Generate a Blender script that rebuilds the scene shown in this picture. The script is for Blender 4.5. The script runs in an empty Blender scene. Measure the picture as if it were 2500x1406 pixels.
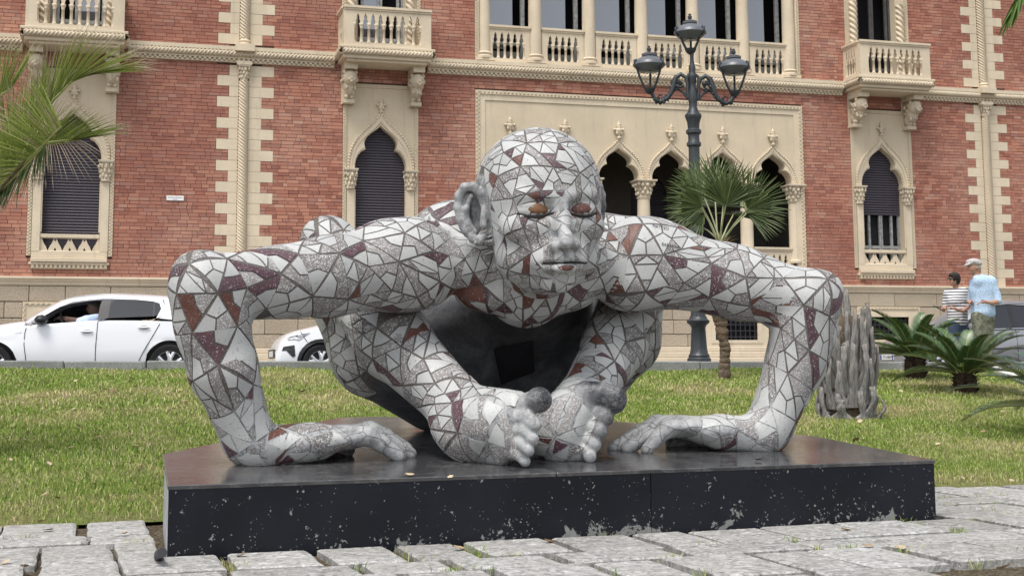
import bpy, bmesh, math, random
import numpy as np
from mathutils import Vector, Matrix, geometry
from mathutils.bvhtree import BVHTree

# ------------------------------------------------------------------ camera, sky, sun, exposure
SC = bpy.context.scene
COL = SC.collection
FOC, PCY, PITCH, ROLL, EYE = 3292.0, 503.0, math.radians(6.68), 0.0067, 0.9
cam_d = bpy.data.cameras.new('camera')
cam = bpy.data.objects.new('camera', cam_d); COL.objects.link(cam)
cam_d.sensor_width = 36.0; cam_d.lens = 36.0 * FOC / 2500.0; cam_d.shift_y = -(703.0 - PCY) / 2500.0
cam_d.clip_start = 0.05; cam_d.clip_end = 3000
cam.matrix_world = Matrix.Translation((0, 0, EYE)) @ Matrix.Rotation(math.pi/2 + PITCH, 4, 'X') @ Matrix.Rotation(-ROLL, 4, 'Z')
SC.camera = cam

SUN_EL, SUN_AZ = math.radians(64), math.radians(205)      # azimuth clockwise from +Y: high, behind the viewer
world = bpy.data.worlds.new('World'); SC.world = world; world.use_nodes = True
wn, wl = world.node_tree.nodes, world.node_tree.links
wn.clear()
sky = wn.new('ShaderNodeTexSky'); sky.sky_type = 'NISHITA'; sky.sun_disc = False
sky.sun_elevation = SUN_EL; sky.sun_rotation = SUN_AZ; sky.air_density = 1.0; sky.dust_density = 2.0; sky.ozone_density = 1.0
hsv = wn.new('ShaderNodeHueSaturation'); hsv.inputs['Saturation'].default_value = 0.28
bg = wn.new('ShaderNodeBackground'); bg.inputs['Strength'].default_value = 0.125
wo = wn.new('ShaderNodeOutputWorld')
wl.new(sky.outputs[0], hsv.inputs['Color']); wl.new(hsv.outputs[0], bg.inputs['Color']); wl.new(bg.outputs[0], wo.inputs['Surface'])
sun_d = bpy.data.lights.new('sun', 'SUN'); sun_d.energy = 1.5; sun_d.angle = math.radians(24); sun_d.color = (1.0, 0.96, 0.9)
sun = bpy.data.objects.new('sun', sun_d); COL.objects.link(sun)
sdir = Vector((math.sin(SUN_AZ)*math.cos(SUN_EL), math.cos(SUN_AZ)*math.cos(SUN_EL), math.sin(SUN_EL)))
sun.rotation_euler = sdir.to_track_quat('Z', 'Y').to_euler()
SC.view_settings.view_transform = 'Standard'; SC.view_settings.look = 'None'
SC.view_settings.gamma = 1.0; SC.view_settings.use_curve_mapping = False; SC.view_settings.exposure = 0.93
SC.render.engine = 'CYCLES'
try:
    SC.cycles.use_denoising = True; SC.cycles.max_bounces = 6
except Exception: pass

# ------------------------------------------------------------------ helpers
R = random.Random(7)
NR = np.random.default_rng(11)
PI = math.pi
def ray(px, py):
    x, y = (px-1250)/FOC, -(py-PCY)/FOC
    c, s = math.cos(-ROLL), math.sin(-ROLL); x, y = c*x-s*y, s*x+c*y
    cp, sp = math.cos(PITCH), math.sin(PITCH)
    return Vector((x, cp-sp*y, sp+cp*y))
def at(px, py, Y):
    "the place that the photograph shows at pixel px, py, Y metres away"
    d = ray(px, py); t = Y/d.y
    return Vector((d.x*t, Y, EYE+d.z*t))
def onz(px, py, z):
    d = ray(px, py); t = (z-EYE)/d.z
    return Vector((d.x*t, d.y*t, z))

class MB:
    "collects shapes and links them as ONE mesh object"
    def __init__(s): s.v, s.f, s.m, s.cur = [], [], [], 0
    def add(s, vs, fs):
        n = len(s.v); s.v += [tuple(p) for p in vs]; s.f += [tuple(n+i for i in f) for f in fs]; s.m += [s.cur]*len(fs); return s
    def box(s, x0, x1, y0, y1, z0, z1):
        return s.add([(x0,y0,z0),(x1,y0,z0),(x1,y1,z0),(x0,y1,z0),(x0,y0,z1),(x1,y0,z1),(x1,y1,z1),(x0,y1,z1)],
                     [(0,3,2,1),(4,5,6,7),(0,1,5,4),(1,2,6,5),(2,3,7,6),(3,0,4,7)])
    def lathe(s, prof, n=16, c=(0,0,0), ax=None, cap=True):
        vs, fs = [], []
        M = ax.to_track_quat('Z','Y').to_matrix() if ax is not None else None
        for r, z in prof:
            for k in range(n):
                a = 2*PI*k/n; p = Vector((r*math.cos(a), r*math.sin(a), z))
                if M is not None: p = M @ p
                vs.append((p.x+c[0], p.y+c[1], p.z+c[2]))
        for i in range(len(prof)-1):
            for k in range(n):
                fs.append((i*n+k, i*n+(k+1)%n, (i+1)*n+(k+1)%n, (i+1)*n+k))
        if cap:
            fs.append(tuple(range(n-1,-1,-1))); fs.append(tuple((len(prof)-1)*n+k for k in range(n)))
        return s.add(vs, fs)
    def tube(s, pts, rad, n=8, cap=True):
        pts = [Vector(p) for p in pts]
        if not hasattr(rad, '__len__'): rad = [rad]*len(pts)
        vs, fs = [], []; up = None
        for i, p in enumerate(pts):
            d = (pts[min(i+1,len(pts)-1)]-pts[max(i-1,0)])
            d = d.normalized() if d.length > 1e-9 else Vector((0,0,1))
            if up is None: up = d.orthogonal().normalized()
            up = (up - d*up.dot(d)); up = up.normalized() if up.length > 1e-6 else d.orthogonal().normalized()
            w = d.cross(up)
            for k in range(n):
                a = 2*PI*k/n; vs.append(p + (up*math.cos(a)+w*math.sin(a))*rad[i])
        for i in range(len(pts)-1):
            for k in range(n): fs.append((i*n+k, i*n+(k+1)%n, (i+1)*n+(k+1)%n, (i+1)*n+k))
        if cap: fs.append(tuple(range(n-1,-1,-1))); fs.append(tuple((len(pts)-1)*n+k for k in range(n)))
        return s.add(vs, fs)
    def ball(s, c, r, nu=12, nv=8, rot=None):
        r = (r,r,r) if not hasattr(r,'__len__') else r
        vs, fs = [], []
        for j in range(1, nv):
            t = PI*j/nv
            for k in range(nu):
                a = 2*PI*k/nu; p = Vector((r[0]*math.sin(t)*math.cos(a), r[1]*math.sin(t)*math.sin(a), r[2]*math.cos(t)))
                if rot is not None: p = rot @ p
                vs.append((p.x+c[0], p.y+c[1], p.z+c[2]))
        p = Vector((0,0,r[2])); p = rot@p if rot is not None else p
        vs.append((c[0]+p.x,c[1]+p.y,c[2]+p.z)); vs.append((c[0]-p.x,c[1]-p.y,c[2]-p.z))
        T, B = len(vs)-2, len(vs)-1
        for k in range(nu):
            fs.append((T, k, (k+1)%nu)); fs.append((B, (nv-2)*nu+(k+1)%nu, (nv-2)*nu+k))
            for j in range(nv-2): fs.append((j*nu+k, (j+1)*nu+k, (j+1)*nu+(k+1)%nu, j*nu+(k+1)%nu))
        return s.add(vs, fs)
    def plate(s, outer, holes, y0, y1, back=False):
        "flat plate in the x,z plane with holes; its face at y1, its edges run back to y0"
        loops = [outer]+list(holes)
        tris = geometry.tessellate_polygon([[Vector((x,z,0)) for x,z in lp] for lp in loops])
        flat = [p for lp in loops for p in lp]; n = len(flat)
        vs = [(x,y1,z) for x,z in flat]+[(x,y0,z) for x,z in flat]
        fs = []
        for t in tris:
            a, b, c = (flat[i] for i in t); cr = (b[0]-a[0])*(c[1]-a[1])-(b[1]-a[1])*(c[0]-a[0])
            if abs(cr) < 1e-12: continue
            t = t if (cr > 0) == (y1 < y0) else t[::-1]
            fs.append(tuple(t))
            if back: fs.append(tuple(i+n for i in t[::-1]))
        o = 0
        for li, lp in enumerate(loops):
            m = len(lp); area = sum(lp[i][0]*lp[(i+1)%m][1]-lp[(i+1)%m][0]*lp[i][1] for i in range(m))
            for i in range(m):
                a, b = o+i, o+(i+1)%m
                q = (a, a+n, b+n, b)
                if ((area > 0) == (li == 0)) != (y1 < y0): q = q[::-1]
                fs.append(q)
            o += m
        return s.add(vs, fs)
    def xform(s, M, start=0):
        s.v[start:] = [tuple(M @ Vector(p)) for p in s.v[start:]]; return s
    def mesh(s, name, mats, smooth=False):
        me = bpy.data.meshes.new(name); me.from_pydata(s.v, [], s.f)
        for m in (mats if isinstance(mats, (list,tuple)) else [mats]): me.materials.append(m)
        if len(me.materials) > 1: me.polygons.foreach_set('material_index', s.m)
        if smooth: me.polygons.foreach_set('use_smooth', [True]*len(me.polygons))
        me.update(); return me
    def build(s, name, mats, parent=None, smooth=False):
        return link(name, s.mesh(name, mats, smooth), parent)
def link(name, me, parent=None):
    o = bpy.data.objects.new(name, me); COL.objects.link(o)
    if parent is not None: o.parent = parent
    return o
def soft(o, ang=40):
    me = o.data
    me.polygons.foreach_set('use_smooth', [True]*len(me.polygons))
    try: me.set_sharp_from_angle(angle=math.radians(ang))
    except Exception: pass
    return o
def bevel(o, w, seg=2):
    m = o.modifiers.new('bevel', 'BEVEL'); m.width = w; m.segments = seg; m.limit_method = 'ANGLE'; m.angle_limit = math.radians(35); return o
def tag(o, label=None, cat=None, group=None, kind=None):
    for k, v in (('label',label),('category',cat),('group',group),('kind',kind)):
        if v: o[k] = v
    return o
def empty(name, loc=(0,0,0), rz=0, parent=None):
    o = bpy.data.objects.new(name, None); COL.objects.link(o); o.location = loc; o.rotation_euler = (0,0,rz); o.empty_display_size = .2
    if parent is not None: o.parent = parent
    return o
KIDS = {}
def copy_tree(o, parent=None):
    kids = [c for c in bpy.data.objects if c.parent == o]
    c = o.copy(); COL.objects.link(c); c.parent = parent
    for k in kids: copy_tree(k, c)
    return c
def np_mesh(name, V, F, mats, smooth=False, mi=None):
    "V n*3, F m*k array of equal sized faces"
    V = np.asarray(V, np.float32); F = np.asarray(F, np.int32)
    me = bpy.data.meshes.new(name); k = F.shape[1]
    me.vertices.add(len(V)); me.vertices.foreach_set('co', V.ravel())
    me.loops.add(F.size); me.loops.foreach_set('vertex_index', F.ravel())
    me.polygons.add(len(F)); me.polygons.foreach_set('loop_start', np.arange(0, F.size, k, dtype=np.int32))
    for m in (mats if isinstance(mats,(list,tuple)) else [mats]): me.materials.append(m)
    if mi is not None: me.polygons.foreach_set('material_index', np.asarray(mi, np.int32))
    me.polygons.foreach_set('use_smooth', np.full(len(F), bool(smooth)))
    me.update(calc_edges=True); me.validate(); return me

# ------------------------------------------------------------------ materials
class NT:
    def __init__(s, name, rough=.6, spec=.5, metal=0.0):
        s.m = bpy.data.materials.new(name); s.m.use_nodes = True
        s.t = s.m.node_tree; s.n = s.t.nodes; s.p = s.n['Principled BSDF']
        s.p.inputs['Roughness'].default_value = rough; s.p.inputs['Metallic'].default_value = metal
        s.p.inputs['Specular IOR Level'].default_value = spec
        s.tc = None
    def co(s, kind='Object'):
        if s.tc is None: s.tc = s.n.new('ShaderNodeTexCoord')
        return s.tc.outputs[kind]
    def L(s, a, b): s.t.links.new(a, b)
    def noise(s, scale, det=4, rough=.55, vec=None, dist=0.0):
        n = s.n.new('ShaderNodeTexNoise'); n.inputs['Scale'].default_value = scale; n.inputs['Detail'].default_value = det
        n.inputs['Roughness'].default_value = rough; n.inputs['Distortion'].default_value = dist
        s.L(vec if vec is not None else s.co(), n.inputs['Vector']); return n.outputs['Fac']
    def vor(s, scale, feat='F1', vec=None, out='Distance'):
        n = s.n.new('ShaderNodeTexVoronoi'); n.feature = feat; n.inputs['Scale'].default_value = scale
        s.L(vec if vec is not None else s.co(), n.inputs['Vector']); return n.outputs[out]
    def ramp(s, fac, stops, interp='LINEAR'):
        n = s.n.new('ShaderNodeValToRGB'); e = n.color_ramp.elements; n.color_ramp.interpolation = interp
        while len(e) < len(stops): e.new(.5)
        for el, (p, c) in zip(e, stops):
            el.position = p; el.color = (*c, 1) if hasattr(c,'__len__') else (c,c,c,1)
        s.L(fac, n.inputs['Fac']); return n.outputs['Color']
    def mix(s, fac, a, b, mode='MIX'):
        n = s.n.new('ShaderNodeMix'); n.data_type = 'RGBA'; n.blend_type = mode
        for idx, v in ((6,a),(7,b)):
            if hasattr(v,'__len__'): n.inputs[idx].default_value = (*v,1)
            elif not isinstance(v,(int,float)): s.L(v, n.inputs[idx])
        if isinstance(fac,(int,float)): n.inputs[0].default_value = fac
        else: s.L(fac, n.inputs[0])
        return n.outputs[2]
    def math(s, op, a, b=0.0):
        n = s.n.new('ShaderNodeMath'); n.operation = op
        for i, v in enumerate((a,b)):
            if isinstance(v,(int,float)): n.inputs[i].default_value = v
            else: s.L(v, n.inputs[i])
        return n.outputs[0]
    def color(s, c):
        if hasattr(c,'__len__'): s.p.inputs['Base Color'].default_value = (*c,1)
        else: s.L(c, s.p.inputs['Base Color'])
        return s
    def rough(s, r):
        s.L(r, s.p.inputs['Roughness']); return s
    def bump(s, h, strength=.3, dist=.01):
        b = s.n.new('ShaderNodeBump'); b.inputs['Strength'].default_value = strength; b.inputs['Distance'].default_value = dist
        s.L(h, b.inputs['Height']); s.L(b.outputs[0], s.p.inputs['Normal']); return s
    def island(s):
        return s.n.new('ShaderNodeNewGeometry').outputs['Random Per Island']
    def objrand(s):
        return s.n.new('ShaderNodeObjectInfo').outputs['Random']
    def sep(s, axis, kind='Object'):
        n = s.n.new('ShaderNodeSeparateXYZ'); s.L(s.co(kind), n.inputs[0]); return n.outputs[axis]
def plain(name, c, rough=.6, spec=.5, metal=0.0, var=.12, scale=6, bump=0, bscale=40):
    t = NT(name, rough, spec, metal)
    f = t.noise(scale, 5)
    t.color(t.ramp(f, [(.3, tuple(x*(1-var) for x in c)), (.7, tuple(min(1,x*(1+var)) for x in c))]))
    if bump: t.bump(t.noise(bscale, 4), bump, .01)
    return t.m
M_IRON = plain('iron', (.035,.035,.04), .6, .4)

# ------------------------------------------------------------------ ground frame: plinth front edge gives the directions
FLp, FRp = Vector((-1.65, 6.555, 0)), Vector((2.42, 7.90, 0))
PE = (FRp-FLp).normalized(); PN = Vector((-PE.y, PE.x, 0))
def pl(a, b, z=0): v = FLp + PE*a + PN*b; return Vector((v.x, v.y, z))
def nd(x, y): return (x-FLp.x)*PN.x + (y-FLp.y)*PN.y
LAWN0, KERB_N = 1.65, 10.75
def lawn_z(x, y):
    n = nd(x, y)
    d = np.maximum(0.0, n-LAWN0)
    bumps = 0.018*np.sin(x*1.7+y*.6)*np.sin(y*1.3-.5*x) + 0.008*np.sin(4.1*x+1)*np.sin(3.7*y)
    return d*(0.097-0.0008*x) + bumps*np.minimum(1, d) - .045*np.clip((n-9.6)/1.0, 0, 1)
def lawn_hit(px, py):
    d = ray(px, py); lo, hi = 4.0, 40.0
    for _ in range(50):
        t = (lo+hi)/2; p = d*t
        if EYE+p.z > lawn_z(p.x, p.y): lo = t
        else: hi = t
    p = d*lo; return Vector((p.x, p.y, EYE+p.z))
FTH = math.radians(16.12); F0 = Vector((-11.08, 29.2, 0))
FU = Vector((math.cos(FTH), math.sin(FTH), 0)); FW = Vector((math.sin(FTH), -math.cos(FTH), 0))
def fp(u, w, z=0): v = F0+FU*u+FW*w; return Vector((v.x, v.y, z))     # facade frame: u along, w out from the wall

# ------------------------------------------------------------------ ground materials
t = NT('soil', .95, .2)
f = t.noise(9, 6, .65); g = t.noise(60, 4)
t.color(t.mix(t.ramp(g, [(.45,0),(.7,1)]), t.ramp(f, [(.3,(.022,.017,.012)),(.6,(.06,.047,.032)),(.8,(.13,.105,.07))]), (.20,.16,.10))); t.bump(g, .6, .02)
M_SOIL = t.m
t = NT('lawn earth', .95, .2)
f = t.noise(.9, 4, .6); g = t.noise(35, 5, .7)
c1 = t.ramp(g, [(.3,(.07,.09,.02)),(.6,(.16,.19,.05)),(.8,(.32,.28,.14))])
c2 = t.ramp(g, [(.3,(.10,.08,.04)),(.6,(.27,.22,.12)),(.8,(.42,.35,.21))])
t.color(t.mix(t.ramp(f, [(.42,0),(.66,1)]), c1, c2)); t.bump(g, .8, .03)
M_EARTH = t.m
t = NT('grass blades', .7, .25)
f = t.noise(.9, 4, .6); isl = t.island()
gr = t.ramp(isl, [(0,(.085,.155,.018)),(.3,(.155,.255,.034)),(.62,(.25,.335,.062)),(.82,(.35,.385,.12)),(1,(.54,.48,.28))])
dr = t.ramp(isl, [(0,(.20,.24,.045)),(.35,(.36,.36,.11)),(.7,(.52,.46,.24)),(1,(.64,.57,.38))])
t.color(t.mix(t.ramp(f, [(.48,0),(.68,1)]), gr, dr))
M_GRASS = t.m
t = NT('paving stone', .75, .3)
f = t.noise(3.2, 6, .6); g = t.noise(17, 7, .74, dist=1.6); h = t.noise(110, 3)
base = t.ramp(g, [(.34,(.10,.098,.094)),(.45,(.28,.275,.265)),(.54,(.44,.435,.425)),(.66,(.70,.695,.685))])
base = t.mix(t.ramp(f, [(.35,.0),(.7,.55)]), base, (.33,.315,.29))
base = t.mix(.5, base, t.ramp(t.objrand(), [(0,(.45,.44,.42)),(.35,(.80,.79,.77)),(.6,(1,1,1)),(.8,(.62,.6,.57)),(1,(.9,.9,.9))]), 'MULTIPLY')
t.color(t.mix(t.ramp(h, [(.62,0),(.72,.6)]), base, (.1,.1,.1))); t.bump(t.math('ADD', g, t.math('MULTIPLY', h, .4)), .5, .012)
M_SLAB = t.m
t = NT('granite kerb', .8, .3)
g = t.noise(90, 4, .7); f = t.noise(2.5, 4)
t.color(t.mix(t.ramp(f,[(.35,0),(.65,.6)]), t.ramp(g, [(.35,(.14,.145,.14)),(.55,(.29,.295,.285)),(.72,(.50,.50,.48))]), (.13,.14,.12))); t.bump(g, .3, .01)
M_KERB = t.m
t = NT('asphalt', .9, .3); g = t.noise(120, 3); f = t.noise(.7, 4)
t.color(t.mix(f, t.ramp(g, [(.3,.035),(.7,.075)]), (.06,.058,.055))); t.bump(g, .4, .01); M_ASPH = t.m
M_PAVE = plain('street pavement', (.25,.24,.225), .85, .3, var=.2, scale=4)

# ------------------------------------------------------------------ ground, lawn, road
g = MB().add([(-300,-120,-.07),(300,-120,-.07),(300,400,-.07),(-300,400,-.07)], [(0,1,2,3)]).build('ground', M_SOIL); tag(g, kind='structure')
def sheet(name, mat, u0, u1, v0, v1, nu, nv, fn):
    uu, vv = np.meshgrid(np.linspace(u0,u1,nu+1), np.linspace(v0,v1,nv+1)); P = fn(uu.ravel(), vv.ravel())
    i = np.arange((nu+1)*(nv+1)).reshape(nv+1, nu+1)
    F = np.stack([i[:-1,:-1].ravel(), i[:-1,1:].ravel(), i[1:,1:].ravel(), i[1:,:-1].ravel()], 1)
    o = link(name, np_mesh(name, P, F, mat, True)); return tag(o, kind='structure')
def lawn_fn(a, b):
    x = FLp.x+PE.x*a+PN.x*b; y = FLp.y+PE.y*a+PN.y*b
    return np.stack([x, y, lawn_z(x,y)-.004], 1)
lawn = sheet('lawn', M_EARTH, -22, 26, LAWN0-.06, KERB_N+.3, 160, 60, lawn_fn)
soil = sheet('paving_bed', M_SOIL, -14, 18, -9, LAWN0+.1, 60, 24,
             lambda a,b: np.stack([FLp.x+PE.x*a+PN.x*b, FLp.y+PE.y*a+PN.y*b, -.028+.006*np.sin(a*3)*np.sin(b*4)], 1))
def strip(name, mat, w0, w1, z0, z1, u0=-40, u1=70):
    P = [fp(u0,w0,z0), fp(u1,w0,z0), fp(u1,w1,z1), fp(u0,w1,z1)]
    return tag(MB().add(P, [(0,3,2,1)]).build(name, mat), kind='structure')
ROADZ = .60
strip('road', M_ASPH, 3.4, 14.2, ROADZ+.02, ROADZ)
strip('far_pavement', M_PAVE, -.4, 3.4, .86, .74)
k = MB()
for i in range(44):                                                    # kerb of the far pavement
    u = -12+i*1.2; k.add([fp(u+.006,3.40,.60),fp(u+1.19,3.40,.60),fp(u+1.19,3.58,.60),fp(u+.006,3.58,.60),
                          fp(u+.006,3.40,.745),fp(u+1.19,3.40,.745),fp(u+1.19,3.58,.74),fp(u+.006,3.58,.74)],
                         [(0,3,2,1),(4,5,6,7),(0,1,5,4),(1,2,6,5),(2,3,7,6),(3,0,4,7)])
tag(k.build('far_kerb', M_KERB), kind='structure')
# near kerb: granite stones along the top of the lawn, each one its own piece
kerb_root = empty('kerb'); tag(kerb_root, kind='structure')
def kerb_pt(u): # u along facade direction measured from X=0
    p = Vector((2.6, 19.0, 0)) + FU*u
    return p
u = -16.0
while u < 16:
    L = R.uniform(.9, 1.5); a, b = kerb_pt(u+.006), kerb_pt(u+L-.006); mb = MB()
    za, zb = .938-.0071*a.x, .938-.0071*b.x
    o = -FW*.22
    dz = R.uniform(-.004,.004)
    vs = [Vector((q.x,q.y,z)) for q,z in ((a,.45),(b,.45),(b+o,.45),(a+o,.45),(a,za+dz),(b,zb+dz),(b+o,zb+dz),(a+o,za+dz))]
    mb.add(vs, [(0,3,2,1),(4,5,6,7),(0,1,5,4),(1,2,6,5),(2,3,7,6),(3,0,4,7)])
    bevel(mb.build('kerbstone', M_KERB, kerb_root), .015, 1)
    u += L
# near pavement behind the kerb, a touch lower than its top
P = [kerb_pt(-30)-FW*.22, kerb_pt(30)-FW*.22, kerb_pt(30)-FW*2.4, kerb_pt(-30)-FW*2.4]
tag(MB().add([(p.x,p.y,(.90 if i < 2 else .66)-.0071*p.x*(1 if i < 2 else 0)) for i, p in enumerate(P)], [(0,1,2,3)]).build('near_pavement', M_PAVE), kind='structure')
# light kerb that closes the lawn on the right
M_WKERB = plain('pale kerb', (.62,.61,.58), .8, .3, var=.15, scale=7)
er = empty('edging'); tag(er, kind='structure')
A, B = lawn_hit(2418, 905), lawn_hit(2500, 935); A.z -= .02; B.z -= .02
d = (B-A); d2 = Vector((d.x,d.y,0)).normalized(); sd = Vector((d2.y,-d2.x,0))
for i in range(7):
    a = A+d.normalized()*(i*.62-.3); b = a+d.normalized()*.61; mb = MB()
    w = -sd*.14
    mb.add([a-Vector((0,0,.2)), b-Vector((0,0,.2)), b+w-Vector((0,0,.2)), a+w-Vector((0,0,.2)), a+Vector((0,0,.07)), b+Vector((0,0,.07)), b+w+Vector((0,0,.07)), a+w+Vector((0,0,.07))],
           [(0,3,2,1),(4,5,6,7),(0,1,5,4),(1,2,6,5),(2,3,7,6),(3,0,4,7)])
    bevel(mb.build('edging_stone', M_WKERB, er), .012, 1)
sx = [A-d.normalized()*4-sd*.02, A+d.normalized()*6-sd*.02, A+d.normalized()*6-sd*-6, A-d.normalized()*4-sd*-6]

# ------------------------------------------------------------------ paving slabs
pav = empty('pavement'); tag(pav, kind='structure')
def in_plinth(a, b, m=.02): return -m < a < 4.29+m and b > -m
b = LAWN0-.05; row = 0
slab_pts = []
depths = [.62,.30,.66,.50,.30,.58,.44,.60,.34,.6]
while b > -2.6:
    dp = depths[row % len(depths)]; a = -4.6+R.uniform(0,.5)
    while a < 6.6:
        wd = R.choice([.28,.33,.38,.41,.44]) if dp > .4 else R.choice([.36,.45,.54,.62])
        gap = R.uniform(.045,.075) if R.random() < .75 else .018
        if row < 3 and -.02-.22 < a+wd < -.02: wd = -.02-a
        a0, a1, b0, b1 = a, a+wd, b-dp, b
        pieces = [(a0,a1,b0,b1)]
        if b1 > -.03:                                               # clipped where the plinth stands
            if a1 > -.05 and a0 < 4.34:
                if b0 < -.12 and 0: pass
                if a0 < -.02: pieces = [(a0, min(a1,-.02), b0, b1)]
                elif a1 > 4.34: pieces = [(max(a0,4.34), a1, b0, b1)]
                else: pieces = []
                if b0 < -.15 and not pieces: pieces = [(a0,a1,b0,-.035)]
        for (x0,x1,y0,y1) in pieces:
            if x1-x0 < .1 or y1-y0 < .1: continue
            c = pl((x0+x1)/2, (y0+y1)/2)
            if not (-3.6 < c.x < 4.3 and c.y > 5.0) or (c.x > 1.75+.6*(c.y-6.0) and c.y < 6.45 and c.x+ (c.y-6)*-2.2 > 1.9): continue
            mb = MB(); h = R.uniform(-.004,.006); j = lambda: R.uniform(-.008,.008)
            sk = .05*(c.x+2)/4
            q = [(x0+j(),y0+j()),(x1+j(),y0+j()),(x1+j(),y1+j()),(x0+j(),y1+j())]
            ev = (x1-x0)/6
            # top with a slightly uneven outline
            ring = []
            for i in range(4):
                p, r_ = q[i], q[(i+1)%4]
                for k2 in range(4):
                    f = k2/4; ring.append((p[0]+(r_[0]-p[0])*f+(R.uniform(-.006,.006) if k2 else 0), p[1]+(r_[1]-p[1])*f+(R.uniform(-.006,.006) if k2 else 0)))
            n = len(ring); tilt = (R.uniform(-.006,.006), R.uniform(-.006,.006))
            cx, cy = (x0+x1)/2, (y0+y1)/2
            top = [pl(x,y,h+tilt[0]*(x-cx)+tilt[1]*(y-cy)) for x,y in ring]
            inn = [pl(cx+(x-cx)*(1-.016/max(.1,x1-x0)*2), cy+(y-cy)*(1-.016/max(.1,y1-y0)*2), h+.007+tilt[0]*(x-cx)+tilt[1]*(y-cy)) for x,y in ring]
            bot = [Vector((p.x,p.y,-.07)) for p in top]
            vs = bot+top+inn
            fs = [(i,(i+1)%n,n+(i+1)%n,n+i) for i in range(n)]+[(n+i,n+(i+1)%n,2*n+(i+1)%n,2*n+i) for i in range(n)]+[tuple(range(2*n,3*n))]
            mb.add(vs, fs).build('paving_slab', M_SLAB, pav)
            slab_pts.append((x0,x1,y0,y1))
        a += wd+gap
    b -= dp+R.uniform(.035,.055); row += 1
    if row == 3: b = -.035

# ------------------------------------------------------------------ grass (nobody could count it)
def blades(P, h, w, lean, mat, name, label=None):
    "P n*3 roots"
    n = len(P); ang = NR.uniform(0, 2*PI, n); la = NR.uniform(0, 2*PI, n); l = lean*NR.uniform(.2,1.2,n)*h
    dx, dy = np.cos(ang)*w*.5, np.sin(ang)*w*.5; lx, ly = np.cos(la)*l, np.sin(la)*l
    V = np.zeros((n,5,3), np.float32)
    V[:,0] = P+np.stack([-dx,-dy,-.006+0*dx],1); V[:,1] = P+np.stack([dx,dy,-.006+0*dx],1)
    mid = P+np.stack([lx*.35, ly*.35, h*.6],1)
    V[:,2] = mid+np.stack([dx*.8,dy*.8,0*dx],1); V[:,3] = mid-np.stack([dx*.8,dy*.8,0*dx],1)
    V[:,4] = P+np.stack([lx,ly,h*NR.uniform(.75,1,n)],1)
    b0 = np.arange(n)[:,None]*5
    F = np.concatenate([b0+np.array([[0,1,2]]), b0+np.array([[0,2,3]]), b0+np.array([[3,2,4]])])
    o = link(name, np_mesh(name, V.reshape(-1,3), F, mat)); return tag(o, kind='stuff')
def frustum_pts(n, b0, b1, a0=-9, a1=14):
    a = NR.uniform(a0,a1,n); b = NR.uniform(b0,b1,n); x = FLp.x+PE.x*a+PN.x*b; y = FLp.y+PE.y*a+PN.y*b
    k = (np.abs(x) < y*.40+.4); inpl = (a>-.1)&(a<4.5)&(b<3.3)&(a+b*.0>0)
    return x[k], y[k], a[k], b[k]
allP, allH, allW = [], [], []
for cnt, b0, b1, hh, ww in ((150000,LAWN0-.03,3.6,.027,.0050),(170000,3.4,6.5,.029,.0068),(130000,6.3,KERB_N+.05,.030,.0095)):
    x,y,a,b = frustum_pts(cnt,b0,b1)
    edge = np.clip((b-LAWN0)/.5,0,1)
    keep = NR.uniform(0,1,len(x)) < .25+.75*edge
    hole = np.sin(x*2.3+1.7*y)*np.sin(1.9*y-x)+.6*np.sin(5*x)*np.sin(4.3*y)
    keep &= NR.uniform(0,1,len(x)) < np.clip(1.1-.3*hole,.25,1)
    plz = (a>0)&(a<4.29)&(b<3.3)&(b < 1.4+1.05*np.minimum(a, (4.4-a)*1.6)); keep &= ~plz
    x,y,b = x[keep],y[keep],b[keep]
    allP.append(np.stack([x,y,lawn_z(x,y)],1)); n=len(x)
    allH.append(hh*NR.uniform(.45,1.35,n)*np.where(NR.uniform(0,1,n)<.03,1.7,1)); allW.append(ww*NR.uniform(.7,1.3,n))
grass = blades(np.concatenate(allP), np.concatenate(allH), np.concatenate(allW), .9, M_GRASS, 'grass')
# weeds in the joints of the paving
W = []
sp = np.array(slab_pts)
for _ in range(1100):
    a0 = R.uniform(-3,6); b0 = R.uniform(-1.6,1.6)
    ins = ((sp[:,0]-.008<a0)&(sp[:,1]+.008>a0)&(sp[:,2]-.008<b0)&(sp[:,3]+.008>b0)).any()
    if ins or (-.02<a0<4.32 and b0>-.02): continue
    for q in range(R.randint(6,30)):
        p = pl(a0+R.gauss(0,.035), b0+R.gauss(0,.018), -.018); W.append(tuple(p))
W = np.array(W); blades(W, NR.uniform(.02,.065,len(W)), np.full(len(W),.004), .8, M_GRASS, 'joint_weeds')

# ------------------------------------------------------------------ palazzo: local x = u along the wall, y = -(distance out of the wall), z = height
t = NT('brick', .85, .25)
r1 = t.objrand(); isl = t.island()
rr = t.math('FRACT', t.math('ADD', t.math('MULTIPLY', r1, 7.13), isl))
geo = t.n.new('ShaderNodeNewGeometry').outputs['Position']
f = t.noise(.55, 4, .6, vec=geo); g = t.noise(38, 5, .65, vec=geo)
c = t.ramp(rr, [(0,(.26,.105,.078)),(.22,(.345,.140,.098)),(.55,(.405,.175,.120)),(.8,(.47,.222,.148)),(.92,(.32,.15,.12)),(1,(.48,.275,.20))])
c = t.mix(t.ramp(g, [(.48,0),(.8,.30)]), c, (.27,.13,.10))
c = t.mix(t.ramp(f, [(.45,0),(.75,.40)]), c, (.50,.36,.28)); c = t.mix(t.ramp(t.noise(.28,4,.6,vec=geo), [(.42,.5),(.56,0)]), c, (.27,.115,.085))
t.color(c); t.bump(g, .35, .006); M_BRICK = t.m
M_MORTAR = plain('mortar', (.085,.048,.040), .95, .2, var=.25, scale=8, bump=.3)
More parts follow.
